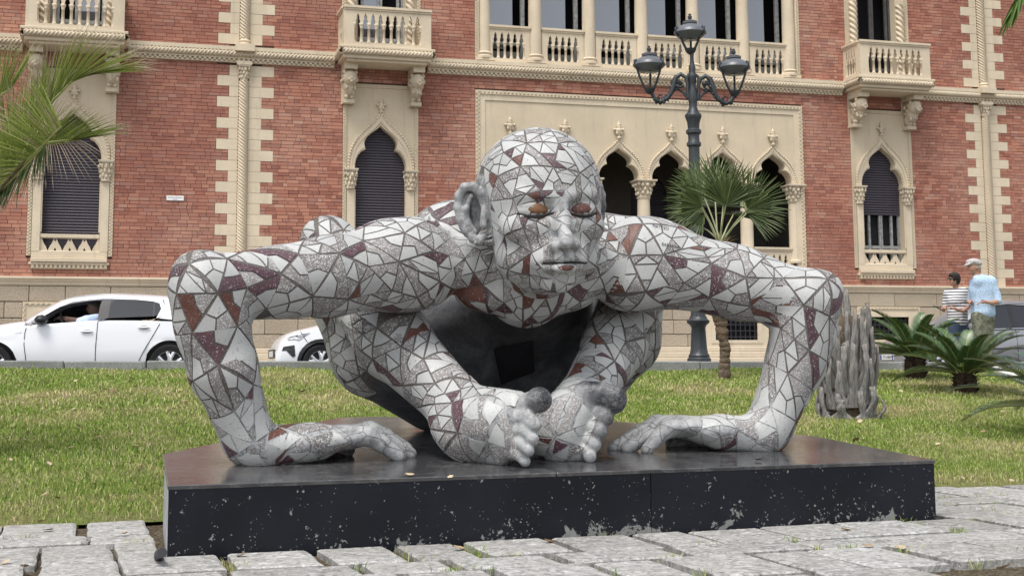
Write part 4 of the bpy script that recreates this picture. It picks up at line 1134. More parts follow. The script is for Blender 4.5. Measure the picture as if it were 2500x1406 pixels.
# ------------------------------------------------------------------ statue surface: every tile a thin plate of its own on a dark ground
def vcol(t, name):
    n = t.n.new('ShaderNodeAttribute'); n.attribute_name = name; return n.outputs['Fac']
t = NT('statue ground', .6, .4); geo = t.n.new('ShaderNodeNewGeometry').outputs['Position']
g = t.noise(70, 5, .75, vec=geo); f = t.noise(6, 5, .6, vec=geo, dist=.8); st_ = t.noise(22, 6, .7, vec=geo, dist=.7)
dk = t.ramp(g, [(.3,(.060,.052,.047)),(.55,(.115,.102,.094)),(.72,(.24,.228,.218))])
lt = t.mix(t.ramp(st_, [(.40,0),(.56,1)]), (.20,.20,.205), (.36,.365,.37)); lt = t.mix(t.ramp(f, [(.45,0),(.65,.8)]), lt, (.44,.45,.45))
lt = t.mix(t.math('MULTIPLY', t.math('SUBTRACT', 1.0, vcol(t,'plainz')), t.ramp(t.vor(9.5,'DISTANCE_TO_EDGE',vec=geo), [(.0,.85),(.04,0)])), lt, (.06,.058,.06)); lt = t.mix(t.ramp(g,[(.58,0),(.66,.6)]), lt, (.10,.098,.10))
c = t.mix(t.ramp(vcol(t,'bare'), [(.10,0),(.2,1)]), dk, lt)
c = t.mix(t.ramp(vcol(t,'worn'), [(.35,0),(.8,1)]), c, t.mix(t.ramp(t.math('ADD',t.math('MULTIPLY',g,.5),t.math('MULTIPLY',f,.5)),[(.45,0),(.58,1)]), (.030,.031,.037), (.19,.19,.195)))
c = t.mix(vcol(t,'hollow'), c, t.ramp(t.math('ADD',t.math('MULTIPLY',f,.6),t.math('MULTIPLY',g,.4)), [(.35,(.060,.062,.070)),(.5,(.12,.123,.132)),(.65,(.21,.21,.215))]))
t.color(c); t.bump(g, .35, .01); t.rough(t.ramp(vcol(t,'worn'), [(.3,.55),(.8,.28)])); M_SGROUND = t.m
def tile_mat(name, cols, speck, amt, rough=.5):
    t = NT(name, rough, .45); geo = t.n.new('ShaderNodeNewGeometry').outputs['Position']
    a = t.noise(4.5, 5, .6, vec=geo); b = t.noise(120, 3, .7, vec=geo); e = t.noise(38, 5, .7, vec=geo, dist=.6)
    r_ = t.objrand(); isl = t.island(); rr = t.math('FRACT', t.math('ADD', t.math('MULTIPLY', r_, 5.37), isl))
    c = t.mix(.55, t.ramp(a, [(.3,cols[0]),(.7,cols[1])]), t.ramp(rr, [(0,cols[0]),(.5,cols[1]),(1,cols[2])]))
    c = t.mix(t.ramp(t.math('ADD', t.math('MULTIPLY', b, .75), t.math('MULTIPLY', e, .35)), [(amt,0),(amt+.06,1)]), c, speck)
    t.color(c); t.bump(b, .22, .006); return t.m
M_TW = tile_mat('white tile', ((.34,.345,.34),(.46,.465,.456),(.54,.545,.535)), (.17,.167,.167), .63)
M_TG = tile_mat('grit tile', ((.135,.124,.119),(.225,.21,.204),(.32,.305,.298)), (.50,.50,.49), .565, .7)
M_TP = tile_mat('plum tile', ((.050,.022,.032),(.085,.038,.050),(.13,.07,.085)), (.42,.39,.40), .615)
M_TR = tile_mat('rust tile', ((.085,.032,.024),(.13,.048,.034),(.19,.085,.06)), (.38,.33,.31), .63)
TM = [M_TW, M_TG, M_TP, M_TR]
stat = empty('crouching_statue', tuple(on_plinth(2.1,.9))); tag(stat, 'huge crouching nude statue with bald head and mosaic skin of pale and rust tiles', 'statue')
SO = Vector(stat.location)
# bare zones: hands, feet, ears, lips and nose are painted, not tiled
zones = []
def zone(p, r): zones.append((np.array(p), r))
for px,py,b,r in ((940,1085,.85,.20),(870,1070,.8,.15),(1545,1070,.86,.20),(1620,1045,.82,.16),(1312,1000,.21,.115),(1298,1085,.21,.115),(1494,975,.37,.12),(1468,1045,.37,.10),(1447,1105,.37,.09)): zone(S(px,py,b), r)
for s_ in (-1,1): zone(hp(s_*.455,.05,.49), .175)
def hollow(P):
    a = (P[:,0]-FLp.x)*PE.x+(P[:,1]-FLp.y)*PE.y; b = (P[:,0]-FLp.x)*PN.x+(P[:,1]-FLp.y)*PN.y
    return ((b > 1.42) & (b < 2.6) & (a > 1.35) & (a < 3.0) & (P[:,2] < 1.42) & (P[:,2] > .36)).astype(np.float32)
def zmask(P):
    m = np.zeros(len(P), np.float32)
    for c, r in zones: m = np.maximum(m, np.clip(1.5-np.linalg.norm(P-c,axis=1)/r, 0, 1))
    return m
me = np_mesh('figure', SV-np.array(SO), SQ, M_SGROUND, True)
bare = zmask(SV)
for px,py,b,r in ((790,1080,.8,.30),(690,1085,.75,.30),(900,1070,.85,.25),(1640,1050,.8,.30),(1760,1055,.75,.30),(1560,1070,.85,.25),(1400,1040,.5,.26),(1270,1040,.35,.24)):
    bare = np.maximum(bare, np.clip(1.5-np.linalg.norm(SV-S(px,py,b),axis=1)/r, 0, 1))
worn = np.zeros(len(SV), np.float32)
for px,py,b,r in ((1322,972,.2,.11),(1495,972,.36,.15),(1440,950,.45,.14),(1480,1015,.36,.09),(1462,1055,.36,.08),(1195,960,.55,.20)):
    worn = np.maximum(worn, np.clip(1.3-np.linalg.norm(SV-S(px,py,b),axis=1)/r,0,1))
up_ = np.zeros(len(SV))
hol = hollow(SV)
for q_, r in ((hp(0,-.45,.29),.105),(hp(0,-.42,.17),.10),(hp(.02,-.36,.47),.085),(hp(.02,-.36,.54),.07)): bare = np.maximum(bare, np.clip(1.5-np.linalg.norm(SV-np.array(q_),axis=1)/(r*HS),0,1))
plz_ = np.zeros(len(SV), np.float32)
for q_ in (hp(0,-.45,.29),hp(0,-.42,.17),hp(.02,-.36,.49)): plz_ = np.maximum(plz_, np.clip(1.6-np.linalg.norm(SV-np.array(q_),axis=1)/.13,0,1))
for px,py,b,r in ((1310,1000,.22,.15),(1295,1090,.22,.14),(1490,975,.38,.15),(1465,1050,.38,.13),(1445,1105,.38,.12)): plz_ = np.maximum(plz_, np.clip(1.6-np.linalg.norm(SV-S(px,py,b),axis=1)/r,0,1))
for s_ in (-1,1):
    plz_ = np.maximum(plz_, np.clip(1.6-np.linalg.norm(SV-hp(s_*.46,.06,.49),axis=1)/.19,0,1))
    worn = np.maximum(worn, .75*np.clip(1.4-np.linalg.norm((SV-hp(s_*.415,.05,.49))*np.array([1,1,.6]),axis=1)/.062,0,1))
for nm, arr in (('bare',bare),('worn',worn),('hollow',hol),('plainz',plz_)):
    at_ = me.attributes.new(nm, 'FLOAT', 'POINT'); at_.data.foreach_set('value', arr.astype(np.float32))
fig = link('figure', me, stat)
bvh = BVHTree.FromPolygons([tuple(p) for p in SV.tolist()], [tuple(q) for q in SQ.tolist()])
# coarse skin, seeds spread over it, Voronoi cells by geodesic growth, and the triangles between neighbouring seeds
import heapq
FC = Field(allpt.min(0)-.55, allpt.max(0)+.5, .034); CV, CQ = surface_nets(FC, figure(FC))
CV[:,2] = np.maximum(CV[:,2], .326+TILT*((CV[:,0]-FLp.x)*PN.x+(CV[:,1]-FLp.y)*PN.y)+.004)
hcen = np.array(hp(0,-.02,.52))
def spacing(p):
    if np.linalg.norm(p-hcen) < .58: return .128
    return .160
order = list(range(len(CV))); R2 = random.Random(21); R2.shuffle(order)
seeds = []; cellg = {}
for i in order:
    p = CV[i]; r = spacing(p); k = tuple((p/.25).astype(int)); ok = True
    for dx in (-1,0,1):
        for dy in (-1,0,1):
            for dz in (-1,0,1):
                for j in cellg.get((k[0]+dx,k[1]+dy,k[2]+dz),()):
                    if ((CV[j]-p)**2).sum() < r*r: ok = False; break
                if not ok: break
            if not ok: break
        if not ok: break
    if ok: seeds.append(i); cellg.setdefault(k, []).append(i)
nb = [[] for _ in range(len(CV))]
for q in CQ:
    for a in range(4):
        for b in ((a+1)%4,(a+2)%4,(a+3)%4): nb[q[a]].append(q[b])
def grow(seeds):
    lab = np.full(len(CV), -1); dist = np.full(len(CV), 1e9); hq = []
    for s_, i in enumerate(seeds): dist[i] = 0; lab[i] = s_; hq.append((0.0, i))
    heapq.heapify(hq); CVl = CV.tolist()
    while hq:
        d, i = heapq.heappop(hq)
        if d > dist[i]: continue
        pi = CVl[i]
        for j in nb[i]:
            pj = CVl[j]; e = d+math.sqrt((pi[0]-pj[0])**2+(pi[1]-pj[1])**2+(pi[2]-pj[2])**2)
            if e < dist[j]-1e-9: dist[j] = e; lab[j] = lab[i]; heapq.heappush(hq, (e, j))
    return lab
lab = grow(seeds)
# one relaxation step: seeds move to the middle of their cells
cent = np.zeros((len(seeds),3)); cn = np.zeros(len(seeds)); np.add.at(cent, lab[lab>=0], CV[lab>=0]); np.add.at(cn, lab[lab>=0], 1); cent /= np.maximum(cn,1)[:,None]
bd = np.full(len(seeds),1e9); ns = list(seeds); dd = np.linalg.norm(CV-cent[lab],axis=1)
for i in range(len(CV)):
    if dd[i] < bd[lab[i]]: bd[lab[i]] = dd[i]; ns[lab[i]] = i
seeds = ns; lab = grow(seeds)
tri = {}
for q in CQ:
    l = [lab[i] for i in q]
    for t3 in ((0,1,2),(0,2,3)):
        a,b,c = l[t3[0]],l[t3[1]],l[t3[2]]
        if a != b and b != c and a != c and a >= 0:
            key = tuple(sorted((a,b,c)))
            if key not in tri: tri[key] = (a,b,c)
SP = [Vector(CV[i]) for i in seeds]
def inset(poly, d):
    "polygon moved inwards by d (2-D, counter-clockwise)"
    n = len(poly); out = []
    for i in range(n):
        p0, p1, p2 = poly[i-1], poly[i], poly[(i+1)%n]
        e1 = ((p1[0]-p0[0]),(p1[1]-p0[1])); e2 = ((p2[0]-p1[0]),(p2[1]-p1[1])); l1 = math.hypot(*e1) or 1e-9; l2 = math.hypot(*e2) or 1e-9
        n1 = (-e1[1]/l1, e1[0]/l1); n2 = (-e2[1]/l2, e2[0]/l2); dn = 1+n1[0]*n2[0]+n1[1]*n2[1]
        if dn < .18: dn = .18
        out.append((p1[0]+(n1[0]+n2[0])/dn*d, p1[1]+(n1[1]+n2[1])/dn*d))
    return out
def parea(p): return .5*sum(p[i][0]*p[(i+1)%len(p)][1]-p[(i+1)%len(p)][0]*p[i][1] for i in range(len(p)))
tiles = []                                                     # (V, F, material, area, seen from the front)
TR = random.Random(5)
def make_tile(A, B, C, bary, mat, fine):
    e1 = (B-A); ex = e1.normalized(); nn = e1.cross(C-A)
    if nn.length < 1e-6: return
    nn.normalize(); ey = nn.cross(ex)
    P2 = [(0,0),(e1.length,0),((C-A).dot(ex),(C-A).dot(ey))]
    poly = [(sum(w[i]*P2[i][0] for i in range(3)), sum(w[i]*P2[i][1] for i in range(3))) for w in bary]
    if parea(poly) < 0: poly = poly[::-1]
    a0 = parea(poly)
    q = inset(poly, TR.uniform(.0034,.0058) if not fine else TR.uniform(.0026,.0042))
    if parea(q) < a0*.25 or parea(q) < .0004: return
    ears_ = geometry.tessellate_polygon([[Vector((x,y,0)) for x,y in q]])
    L = max(math.hypot(q[i][0]-q[i-1][0], q[i][1]-q[i-1][1]) for i in range(len(q)))
    lv = max(1, min(4, int(math.ceil(math.log2(L/(.017 if fine else .034))))))
    vs, idx, fs = [], {}, []
    def vid(x, y):
        k = (round(x,5), round(y,5))
        if k not in idx: idx[k] = len(vs); vs.append((x,y))
        return idx[k]
    N_ = 1 << lv
    for t3 in ears_:
        a,b,c = (q[i] for i in t3)
        if (b[0]-a[0])*(c[1]-a[1])-(b[1]-a[1])*(c[0]-a[0]) < 0: b, c = c, b
        g = {}
        for i in range(N_+1):
            for j in range(N_+1-i):
                u, v = i/N_, j/N_; g[i,j] = vid(a[0]+(b[0]-a[0])*u+(c[0]-a[0])*v, a[1]+(b[1]-a[1])*u+(c[1]-a[1])*v)
        for i in range(N_):
            for j in range(N_-i):
                fs.append((g[i,j],g[i+1,j],g[i,j+1]))
                if i+j < N_-1: fs.append((g[i+1,j],g[i+1,j+1],g[i,j+1]))
    top, bot = [], []
    hgt = TR.uniform(.0022,.0042)
    for x, y in vs:
        p = A+ex*x+ey*y; loc, no, _, d = bvh.find_nearest(p)
        if loc is None or d > .16: return
        # a ray along the triangle's normal keeps the outline straight where the skin is strongly curved
        h1 = bvh.ray_cast(p+nn*.12, -nn, .24)
        if h1[0] is not None and h1[1].dot(nn) > .35: loc, no = h1[0], h1[1]
        if no.dot(nn) < .05: return
        top.append(loc+no*hgt); bot.append(loc-no*.004)
    n = len(vs); ed = {}; nt = n
    for f in fs:
        for a, b in ((f[0],f[1]),(f[1],f[2]),(f[2],f[0])): ed[(a,b)] = 1
    be = [(a,b) for a,b in ed if (b,a) not in ed]
    used_ = sorted({i for e in be for i in e}); m_ = len(used_); tm_ = {v: n+i for i, v in enumerate(used_)}; bm_ = {v: n+m_+i for i, v in enumerate(used_)}
    V = [p-SO for p in top]+[top[i]-SO for i in used_]+[bot[i]-SO for i in used_]
    F = list(fs)+[(tm_[b],tm_[a],bm_[a],bm_[b]) for a,b in be]
    cen = sum(top, Vector())/n; view = (Vector((0,0,EYE))-cen).normalized().dot(nn)
    tiles.append((V, F, mat, parea(q)*max(0,view)))
def mid(w0, w1, f): return tuple(a+(b-a)*f for a,b in zip(w0,w1))
eA, eB, eC = (1,0,0),(0,1,0),(0,0,1)
eyeL, eyeR, lip = np.array(hp(-.132,-.35,.49)), np.array(hp(.132,-.35,.49)), np.array(hp(0,-.44,.165))
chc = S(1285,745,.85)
for key, (a,b,c) in tri.items():
    A,B,C = SP[a],SP[b],SP[c]; cen = np.array((A+B+C)/3)
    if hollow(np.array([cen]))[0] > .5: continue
    zm = zmask(np.array([cen]))[0]
    if zm > .52: continue
    loc, no, _, d = bvh.find_nearest(Vector(cen))
    if (B-A).cross(C-A).dot(no) < 0: B, C = C, B
    k = TR.randint(0,2); A,B,C = [(A,B,C),(B,C,A),(C,A,B)][k]
    if max((A-B).length,(B-C).length,(C-A).length) > .55: continue
    fine = np.linalg.norm(cen-hcen) < .60
    chest = np.linalg.norm((cen-chc)*np.array([.75,.75,1.3])) < .34 and not fine  # darker grit, plum and rust mix below the chin, partly painting its soft shadow
    nose = min(np.linalg.norm(cen-hp(0,-.45,.30)), np.linalg.norm(cen-hp(0,-.42,.16))) < .10
    def W_(): return 0 if nose or TR.random() < .93 else 1
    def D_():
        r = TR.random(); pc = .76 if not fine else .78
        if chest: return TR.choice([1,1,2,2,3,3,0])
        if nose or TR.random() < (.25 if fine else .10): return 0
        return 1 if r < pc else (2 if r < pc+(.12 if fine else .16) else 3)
    g = (1/3,1/3,1/3); r = TR.random()
    T = lambda bary, m: make_tile(A,B,C,bary,m,fine)
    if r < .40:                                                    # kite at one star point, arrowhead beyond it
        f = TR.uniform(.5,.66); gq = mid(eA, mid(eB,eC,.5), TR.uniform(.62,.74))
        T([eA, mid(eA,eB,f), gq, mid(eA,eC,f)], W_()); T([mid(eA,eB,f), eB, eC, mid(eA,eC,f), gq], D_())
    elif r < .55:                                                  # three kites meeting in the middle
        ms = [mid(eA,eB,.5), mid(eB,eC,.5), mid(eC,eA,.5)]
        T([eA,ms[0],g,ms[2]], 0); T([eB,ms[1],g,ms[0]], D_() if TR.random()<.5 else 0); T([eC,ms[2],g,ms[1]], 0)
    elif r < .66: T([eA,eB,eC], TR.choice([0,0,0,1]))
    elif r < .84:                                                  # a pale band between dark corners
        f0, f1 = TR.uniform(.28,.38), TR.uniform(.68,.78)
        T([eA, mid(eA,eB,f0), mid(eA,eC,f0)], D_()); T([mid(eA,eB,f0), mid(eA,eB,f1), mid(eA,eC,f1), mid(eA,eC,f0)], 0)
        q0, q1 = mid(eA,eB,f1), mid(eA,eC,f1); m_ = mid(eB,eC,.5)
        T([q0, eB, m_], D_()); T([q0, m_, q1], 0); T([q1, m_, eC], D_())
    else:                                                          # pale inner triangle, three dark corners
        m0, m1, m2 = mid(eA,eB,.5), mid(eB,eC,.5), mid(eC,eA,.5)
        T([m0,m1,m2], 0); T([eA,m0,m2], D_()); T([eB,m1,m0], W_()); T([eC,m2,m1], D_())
tiles.sort(key=lambda t_: -t_[3])
for V, F, m, ar in tiles[:300]:
    q = bpy.data.meshes.new('tile'); q.from_pydata([tuple(p) for p in V], [], F); q.materials.append(TM[m])
    q.polygons.foreach_set('use_smooth', [len(f)==3 for f in F]); link('tile', q, stat)
V_, F_, M_ = [], [], []
for V, F, m, ar in tiles[300:]:
    o_ = len(V_); V_ += [tuple(p) for p in V]; F_ += [tuple(i+o_ for i in f) for f in F]; M_ += [m]*len(F)
q = bpy.data.meshes.new('small_tiles'); q.from_pydata(V_, [], F_)
for m in TM: q.materials.append(m)
q.polygons.foreach_set('material_index', M_); q.polygons.foreach_set('use_smooth', [len(f)==3 for f in F_]); q.update()
tag(link('small_tiles', q, stat), kind='stuff')
# painted face details: dark lash lines, coloured lids, dark red lower lip
def patch(pts, mat, name, h=.007, w=None):
    "thin skin over the face; pts in head coordinates"
    c = np.mean(pts,0); V = []; n = len(pts); rings = 4
    fwd = Vector(RH@np.array([0,-1,0.]))
    for r_ in range(rings+1):
        f = r_/rings
        for p in pts:
            x = Vector(hp(*(c+(np.array(p)-c)*max(f,.02)))); hh = bvh.ray_cast(x+fwd*.4, -fwd, .8)
            loc = hh[0] if hh[0] is not None else x; no = hh[1] if hh[0] is not None else fwd
            V.append(loc+no*(h if r_ < rings else -.002)-SO)
    F = [(r_*n+i, r_*n+(i+1)%n, (r_+1)*n+(i+1)%n, (r_+1)*n+i) for r_ in range(rings) for i in range(n)]
    q = MB().add(V, F+[tuple(range(n))[::-1]]); return soft(q.build(name, mat, stat), 60)
M_LID1 = tile_mat('ochre lid', ((.15,.07,.03),(.20,.10,.045),(.25,.14,.07)), (.5,.45,.4), .68, .35)
M_LASH = plain('dark incised line', (.03,.028,.028), .8, .2)
for s_, m in ((-1,M_LID1),(1,M_TR)):
    patch([(s_*.065,-.37,.485),(s_*.085,-.37,.515),(s_*.13,-.37,.535),(s_*.185,-.37,.525),(s_*.205,-.37,.49),(s_*.18,-.37,.466),(s_*.13,-.37,.462),(s_*.09,-.37,.468)], m, 'eyelid')
    pts = []
    for x,y,z in ((.045,-.3,.470),(.075,-.3,.460),(.11,-.3,.453),(.15,-.3,.450),(.19,-.3,.453),(.22,-.3,.460),(.245,-.3,.468)):
        fwd = Vector(RH@np.array([0,-1,0.])); hh = bvh.ray_cast(Vector(hp(s_*x,-.9,z)), -fwd, 1.2); pts.append((hh[0]+hh[1]*.005)-SO)
    MB().tube(pts, [.003,.007,.009,.010,.009,.007,.003], 6).build('lash_line', M_LASH, stat)
pts = []
for x,z in ((-.155,.175),(-.11,.181),(-.05,.185),(0,.182),(.05,.185),(.11,.181),(.155,.175)):
    fwd = Vector(RH@np.array([0,-1,0.])); hh = bvh.ray_cast(Vector(hp(x,-.9,z)), -fwd, 1.2); pts.append((hh[0]+hh[1]*.003)-SO)
MB().tube(pts, [.003,.006,.007,.007,.007,.006,.003], 6).build('mouth_line', M_LASH, stat)
patch([(-.06,-.45,.158),(-.03,-.45,.170),(.03,-.45,.170),(.06,-.45,.158),(.035,-.45,.138),(0,-.45,.132),(-.035,-.45,.138)], M_TR, 'lower_lip', .004)
# names scratched into some tiles by visitors
def scratch(px, py, h_, body, slant=0.0, mat=None):
    cu = bpy.data.curves.new('scratched_name', 'FONT'); cu.body = body; cu.size = 1.0; cu.align_x = 'CENTER'; cu.space_line = .9
    o = bpy.data.objects.new('scratched_name', cu); COL.objects.link(o)
    m2 = bpy.data.meshes.new_from_object(o.evaluated_get(bpy.context.evaluated_depsgraph_get())); bpy.data.objects.remove(o)
    E0 = Vector((0,0,EYE)); V = []
    for v in m2.vertices:
        d_ = ray(px+v.co.x*h_+slant*v.co.y*h_*0, py-v.co.y*h_+slant*v.co.x*h_); hh = bvh.ray_cast(E0, d_.normalized(), 40)
        if hh[0] is None: return
        V.append(tuple(hh[0]+hh[1]*.0085-SO))
    q = bpy.data.meshes.new('scratched_name'); q.from_pydata(V, [], [tuple(p.vertices) for p in m2.polygons]); q.materials.append(mat or M_LASH); link('scratched_name', q, stat)
scratch(880, 785, 11, 'GIADA\nCARLOTTA\nBEN\nGIAN', .05); scratch(975, 822, 9, 'LO\nGIOVA\nINTER', .05)
scratch(1282, 506, 11, 'LERONE', .05, M_TW); scratch(1080, 572, 12, 'DAVID', .08, M_TW); scratch(1612, 560, 10, 'MATTEO', .2); scratch(1636, 604, 10, 'BARBARA\nVEA', .2); scratch(1580, 806, 10, 'ALE\nMARCO', -.3)
# dark square opening under the belly
hp0 = [S(1205,850,1.5), S(1300,828,1.5), S(1305,905,1.5), S(1225,935,1.5)]
fw = Vector((-PN.x,-PN.y,0)); V = []
for p in hp0:
    d_ = (Vector(p)-Vector((0,0,EYE))).normalized(); hh = bvh.ray_cast(Vector((0,0,EYE)), d_, 40)
    V.append((hh[0]+hh[1]*.012 if hh[0] is not None else Vector(p))-SO)
MB().add(V+[v+Vector((PN.x,PN.y,0))*.03 for v in V], [(3,2,1,0),(0,1,5,4),(1,2,6,5),(2,3,7,6),(3,0,4,7)]).build('belly_panel', M_IRON, stat)

# ------------------------------------------------------------------ plants
def leafmat(name, a, b, c, rough=.5, spec=.4):
    t = NT(name, rough, spec); isl = t.island(); g = t.noise(14, 3)
    t.color(t.mix(t.math('MULTIPLY', g, .4), t.ramp(isl, [(0,a),(.55,b),(1,c)]), b)); return t.m
M_FAN = leafmat('fan palm leaf', (.05,.075,.024),(.085,.12,.04),(.22,.26,.12))
M_YEL = leafmat('yellow green palm leaf', (.15,.21,.04),(.26,.32,.07),(.42,.43,.17))
M_DRY = leafmat('dry palm leaf', (.30,.22,.15),(.42,.33,.25),(.58,.50,.42), .8, .2)
M_CYC = leafmat('cycad leaf', (.025,.060,.018),(.050,.10,.028),(.12,.19,.06), .36, .6)
M_CYC2 = leafmat('blue green cycad leaf', (.028,.060,.040),(.055,.095,.065),(.11,.15,.115), .4, .6)
M_RACH = plain('leaf stalk', (.24,.26,.085), .6, .4, var=.25)
M_PETI = plain('pale leaf stalk', (.33,.35,.19), .6, .4, var=.2)
t = NT('palm bark', .95, .2); g = t.noise(26, 6, .7, dist=1); z_ = t.noise(9, 4); t.color(t.mix(t.ramp(z_,[(.4,0),(.65,1)]), t.ramp(g, [(.35,(.06,.045,.033)),(.6,(.20,.155,.115)),(.75,(.36,.30,.24))]), (.17,.12,.08))); t.bump(g, 1, .03); M_BARK = t.m
t = NT('dead leaf base', .9, .25); mp = t.n.new('ShaderNodeMapping'); mp.inputs['Scale'].default_value = (26,26,3.0); t.L(t.co(), mp.inputs[0])
g = t.noise(1.6, 5, .7, vec=mp.outputs[0]); f = t.noise(5, 4)
t.color(t.mix(t.ramp(f,[(.4,0),(.7,.5)]), t.ramp(g, [(.3,(.085,.082,.080)),(.5,(.22,.215,.21)),(.7,(.40,.395,.385))]), (.24,.20,.16))); t.bump(g, .9, .02); M_BOOT = t.m
M_CYCT = plain('cycad trunk', (.045,.030,.020), .95, .2, var=.4, scale=18, bump=.8, bscale=50)

def leaflet(mb, p, d, up, L, w, fold=.25, droop=.15, seg=3, tipw=.08):
    "narrow folded strip from p along d"
    d = d.normalized(); sd = d.cross(up); sd = sd.normalized() if sd.length > 1e-5 else d.orthogonal().normalized(); u = sd.cross(d)
    rows = []
    for i in range(seg+1):
        f = i/seg; q = p+d*(L*f)-Vector((0,0,1))*(droop*L*f*f); ww = w*(.55+.45*min(1,f*4))*(1-f)**.6 if i < seg else w*tipw
        rows.append((q-sd*ww*.5+u*ww*fold, q, q+sd*ww*.5+u*ww*fold))
    vs = [x for r_ in rows for x in r_]
    mb.add(vs, [f_ for i in range(seg) for f_ in ((i*3,i*3+1,i*3+4,i*3+3),(i*3+1,i*3+2,i*3+5,i*3+4))])

# --- small fan palm beside the lamp post
base = lawn_hit(1768, 925); YF = base.y; rp_ = random.Random(3)
def rel(px, py, dy=0): return at(px, py, YF+dy)-base
fan = empty('fan_palm', tuple(base)); tag(fan, 'small fan palm with thin rough trunk and green fan crown beside the lamp post', 'palm tree')
mb = MB(); path = [rel(1769,932), rel(1769,890), rel(1770,850), rel(1762,810), rel(1757,770), rel(1753,700), rel(1757,640), rel(1757,596)]
pts, rad = [], []
for (p,q),(r0,r1) in zip(zip(path,path[1:]), zip([.085,.068,.066,.075,.092,.09,.085],[.068,.066,.075,.092,.09,.085,.10])):
    for i in range(9):
        f = i/9; pts.append(p.lerp(q,f)+Vector((rp_.uniform(-.006,.006),rp_.uniform(-.006,.006),0))); rad.append((r0+(r1-r0)*f)*rp_.uniform(.86,1.14))
mb.tube(pts, rad, 12); soft(mb.build('trunk', M_BARK, fan), 70)
mb = MB()
for i in range(60):
    a = rp_.uniform(0,2*PI); p = rel(1757,602)+Vector((math.cos(a)*.09,math.sin(a)*.09,rp_.uniform(-.10,.05)))
    leaflet(mb, p, Vector((math.cos(a),math.sin(a),rp_.uniform(.3,1.6))), Vector((0,0,1)), rp_.uniform(.10,.22), .035, droop=.2, seg=2)
mb.build('crown_fibre', M_DRY, fan)
def fan_leaf(root, o, hub, axis, nrm, Rl, spread, n, mat, seed, matp=None):
    r = random.Random(seed); mb = MB(); mb.cur = 1
    mid_ = o.lerp(hub,.5)+Vector((0,0,.02)); mb.tube([o, o.lerp(mid_,.5), mid_, hub], [.016,.012,.010,.009], 6); mb.cur = 0
    axis = axis.normalized(); nrm = (nrm-axis*nrm.dot(axis)).normalized(); sd = axis.cross(nrm)
    for i in range(n):
        a = (i/(n-1)-.5)*spread+r.uniform(-.02,.02); d = axis*math.cos(a)+sd*math.sin(a)+nrm*(.10*math.cos(a*2)+r.uniform(-.04,.04))
        L = Rl*(.80+.2*math.cos(a*.8))*r.uniform(.93,1.05)
        leaflet(mb, hub, d, nrm, L*.55, .034, .5, .01, 2, .9); p2 = hub+d.normalized()*L*.53
        d2 = d+Vector((r.uniform(-.08,.08),r.uniform(-.08,.08),r.uniform(-.16,.02))); leaflet(mb, p2, d2, nrm, L*.5, .026, .35, r.uniform(.0,.14), 2, .05)
    return mb.build('frond', [mat, matp or M_PETI], root)
o = rel(1757,592)
V3 = Vector
for k,(hx,hy,dy,ax,nr,Rl,sp,n) in enumerate((
    (1772,500,-.25,(0.04,-.25,1),(0,-1,-.15),.62,2.5,34),(1712,505,-.15,(-.8,-.3,.5),(-.1,-1,.3),.56,2.5,32),(1718,478,.15,(-.45,.1,.9),(.1,-1,.2),.52,2.2,26),
    (1826,508,-.15,(.66,-.3,.72),(.1,-1,.2),.56,2.3,32),(1745,468,.3,(-.12,.3,1),(0,-1,.1),.58,2.2,26),
    (1722,520,.1,(-1,.1,-.05),(-.1,-.7,.7),.50,2.7,32),(1822,522,.2,(1,.3,.05),(.1,-.7,.7),.52,2.7,32),(1765,505,.5,(.1,1,.5),(0,-.6,.8),.5,2.8,32),(1700,545,.3,(-.9,.6,-.2),(0,-.4,.9),.4,2.4,26),(1790,525,.45,(.5,.8,.1),(0,-.4,.9),.45,2.6,28))):
    hub = rel(hx,hy,dy); fan_leaf(fan, o+V3((rp_.uniform(-.03,.03),rp_.uniform(-.03,.03),0)), hub, V3(ax), V3(nr), Rl, sp, n, M_FAN, 50+k)

# --- cut palm stump: grey bases of sawn-off leaves, each its own piece
base = lawn_hit(2070, 1016); YS = base.y; pm = FOC/YS; r_ = random.Random(14)
stu = empty('palm_stump', tuple(base)); tag(stu, 'grey dead palm stump bristling with sawn off leaf bases beside the statue', 'stump')
mb = MB(); mb.lathe([(.20,-.05),(.235,.05),(.24,.5),(.20,.9),(.13,1.02)], 14); soft(mb.build('core', M_BARK, stu), 60)
boots = []
for v_ in range(7):
    mb = MB(); n = 8; seg = 9; vs = []; bend = r_.uniform(.03,.11)
    for i in range(seg+1):
        f = i/seg; w = .085*max(0,1-f*3.2)**1.4+.044*(1-.25*f)+.006*math.sin(f*9+v_); th = .030*max(0,1-f*3)+.020*(1-.2*f)
        for k in range(n):
            a = 2*PI*k/n; x, y = w*math.cos(a), th*math.sin(a)
            vs.append((x+r_.uniform(-.005,.005)+.02*math.sin(f*3+v_), -bend*math.sin(f*2.6)+y+r_.uniform(-.004,.004)-.03*f, f+((.035*math.cos(a+v_)+r_.uniform(-.02,.02)) if i == seg else 0)))
    fs = [(i*n+k, i*n+(k+1)%n, (i+1)*n+(k+1)%n, (i+1)*n+k) for i in range(seg) for k in range(n)]+[tuple(seg*n+k for k in range(n))]
    me = mb.add(vs, fs).mesh('leaf_base', M_BOOT, True); boots.append(me)
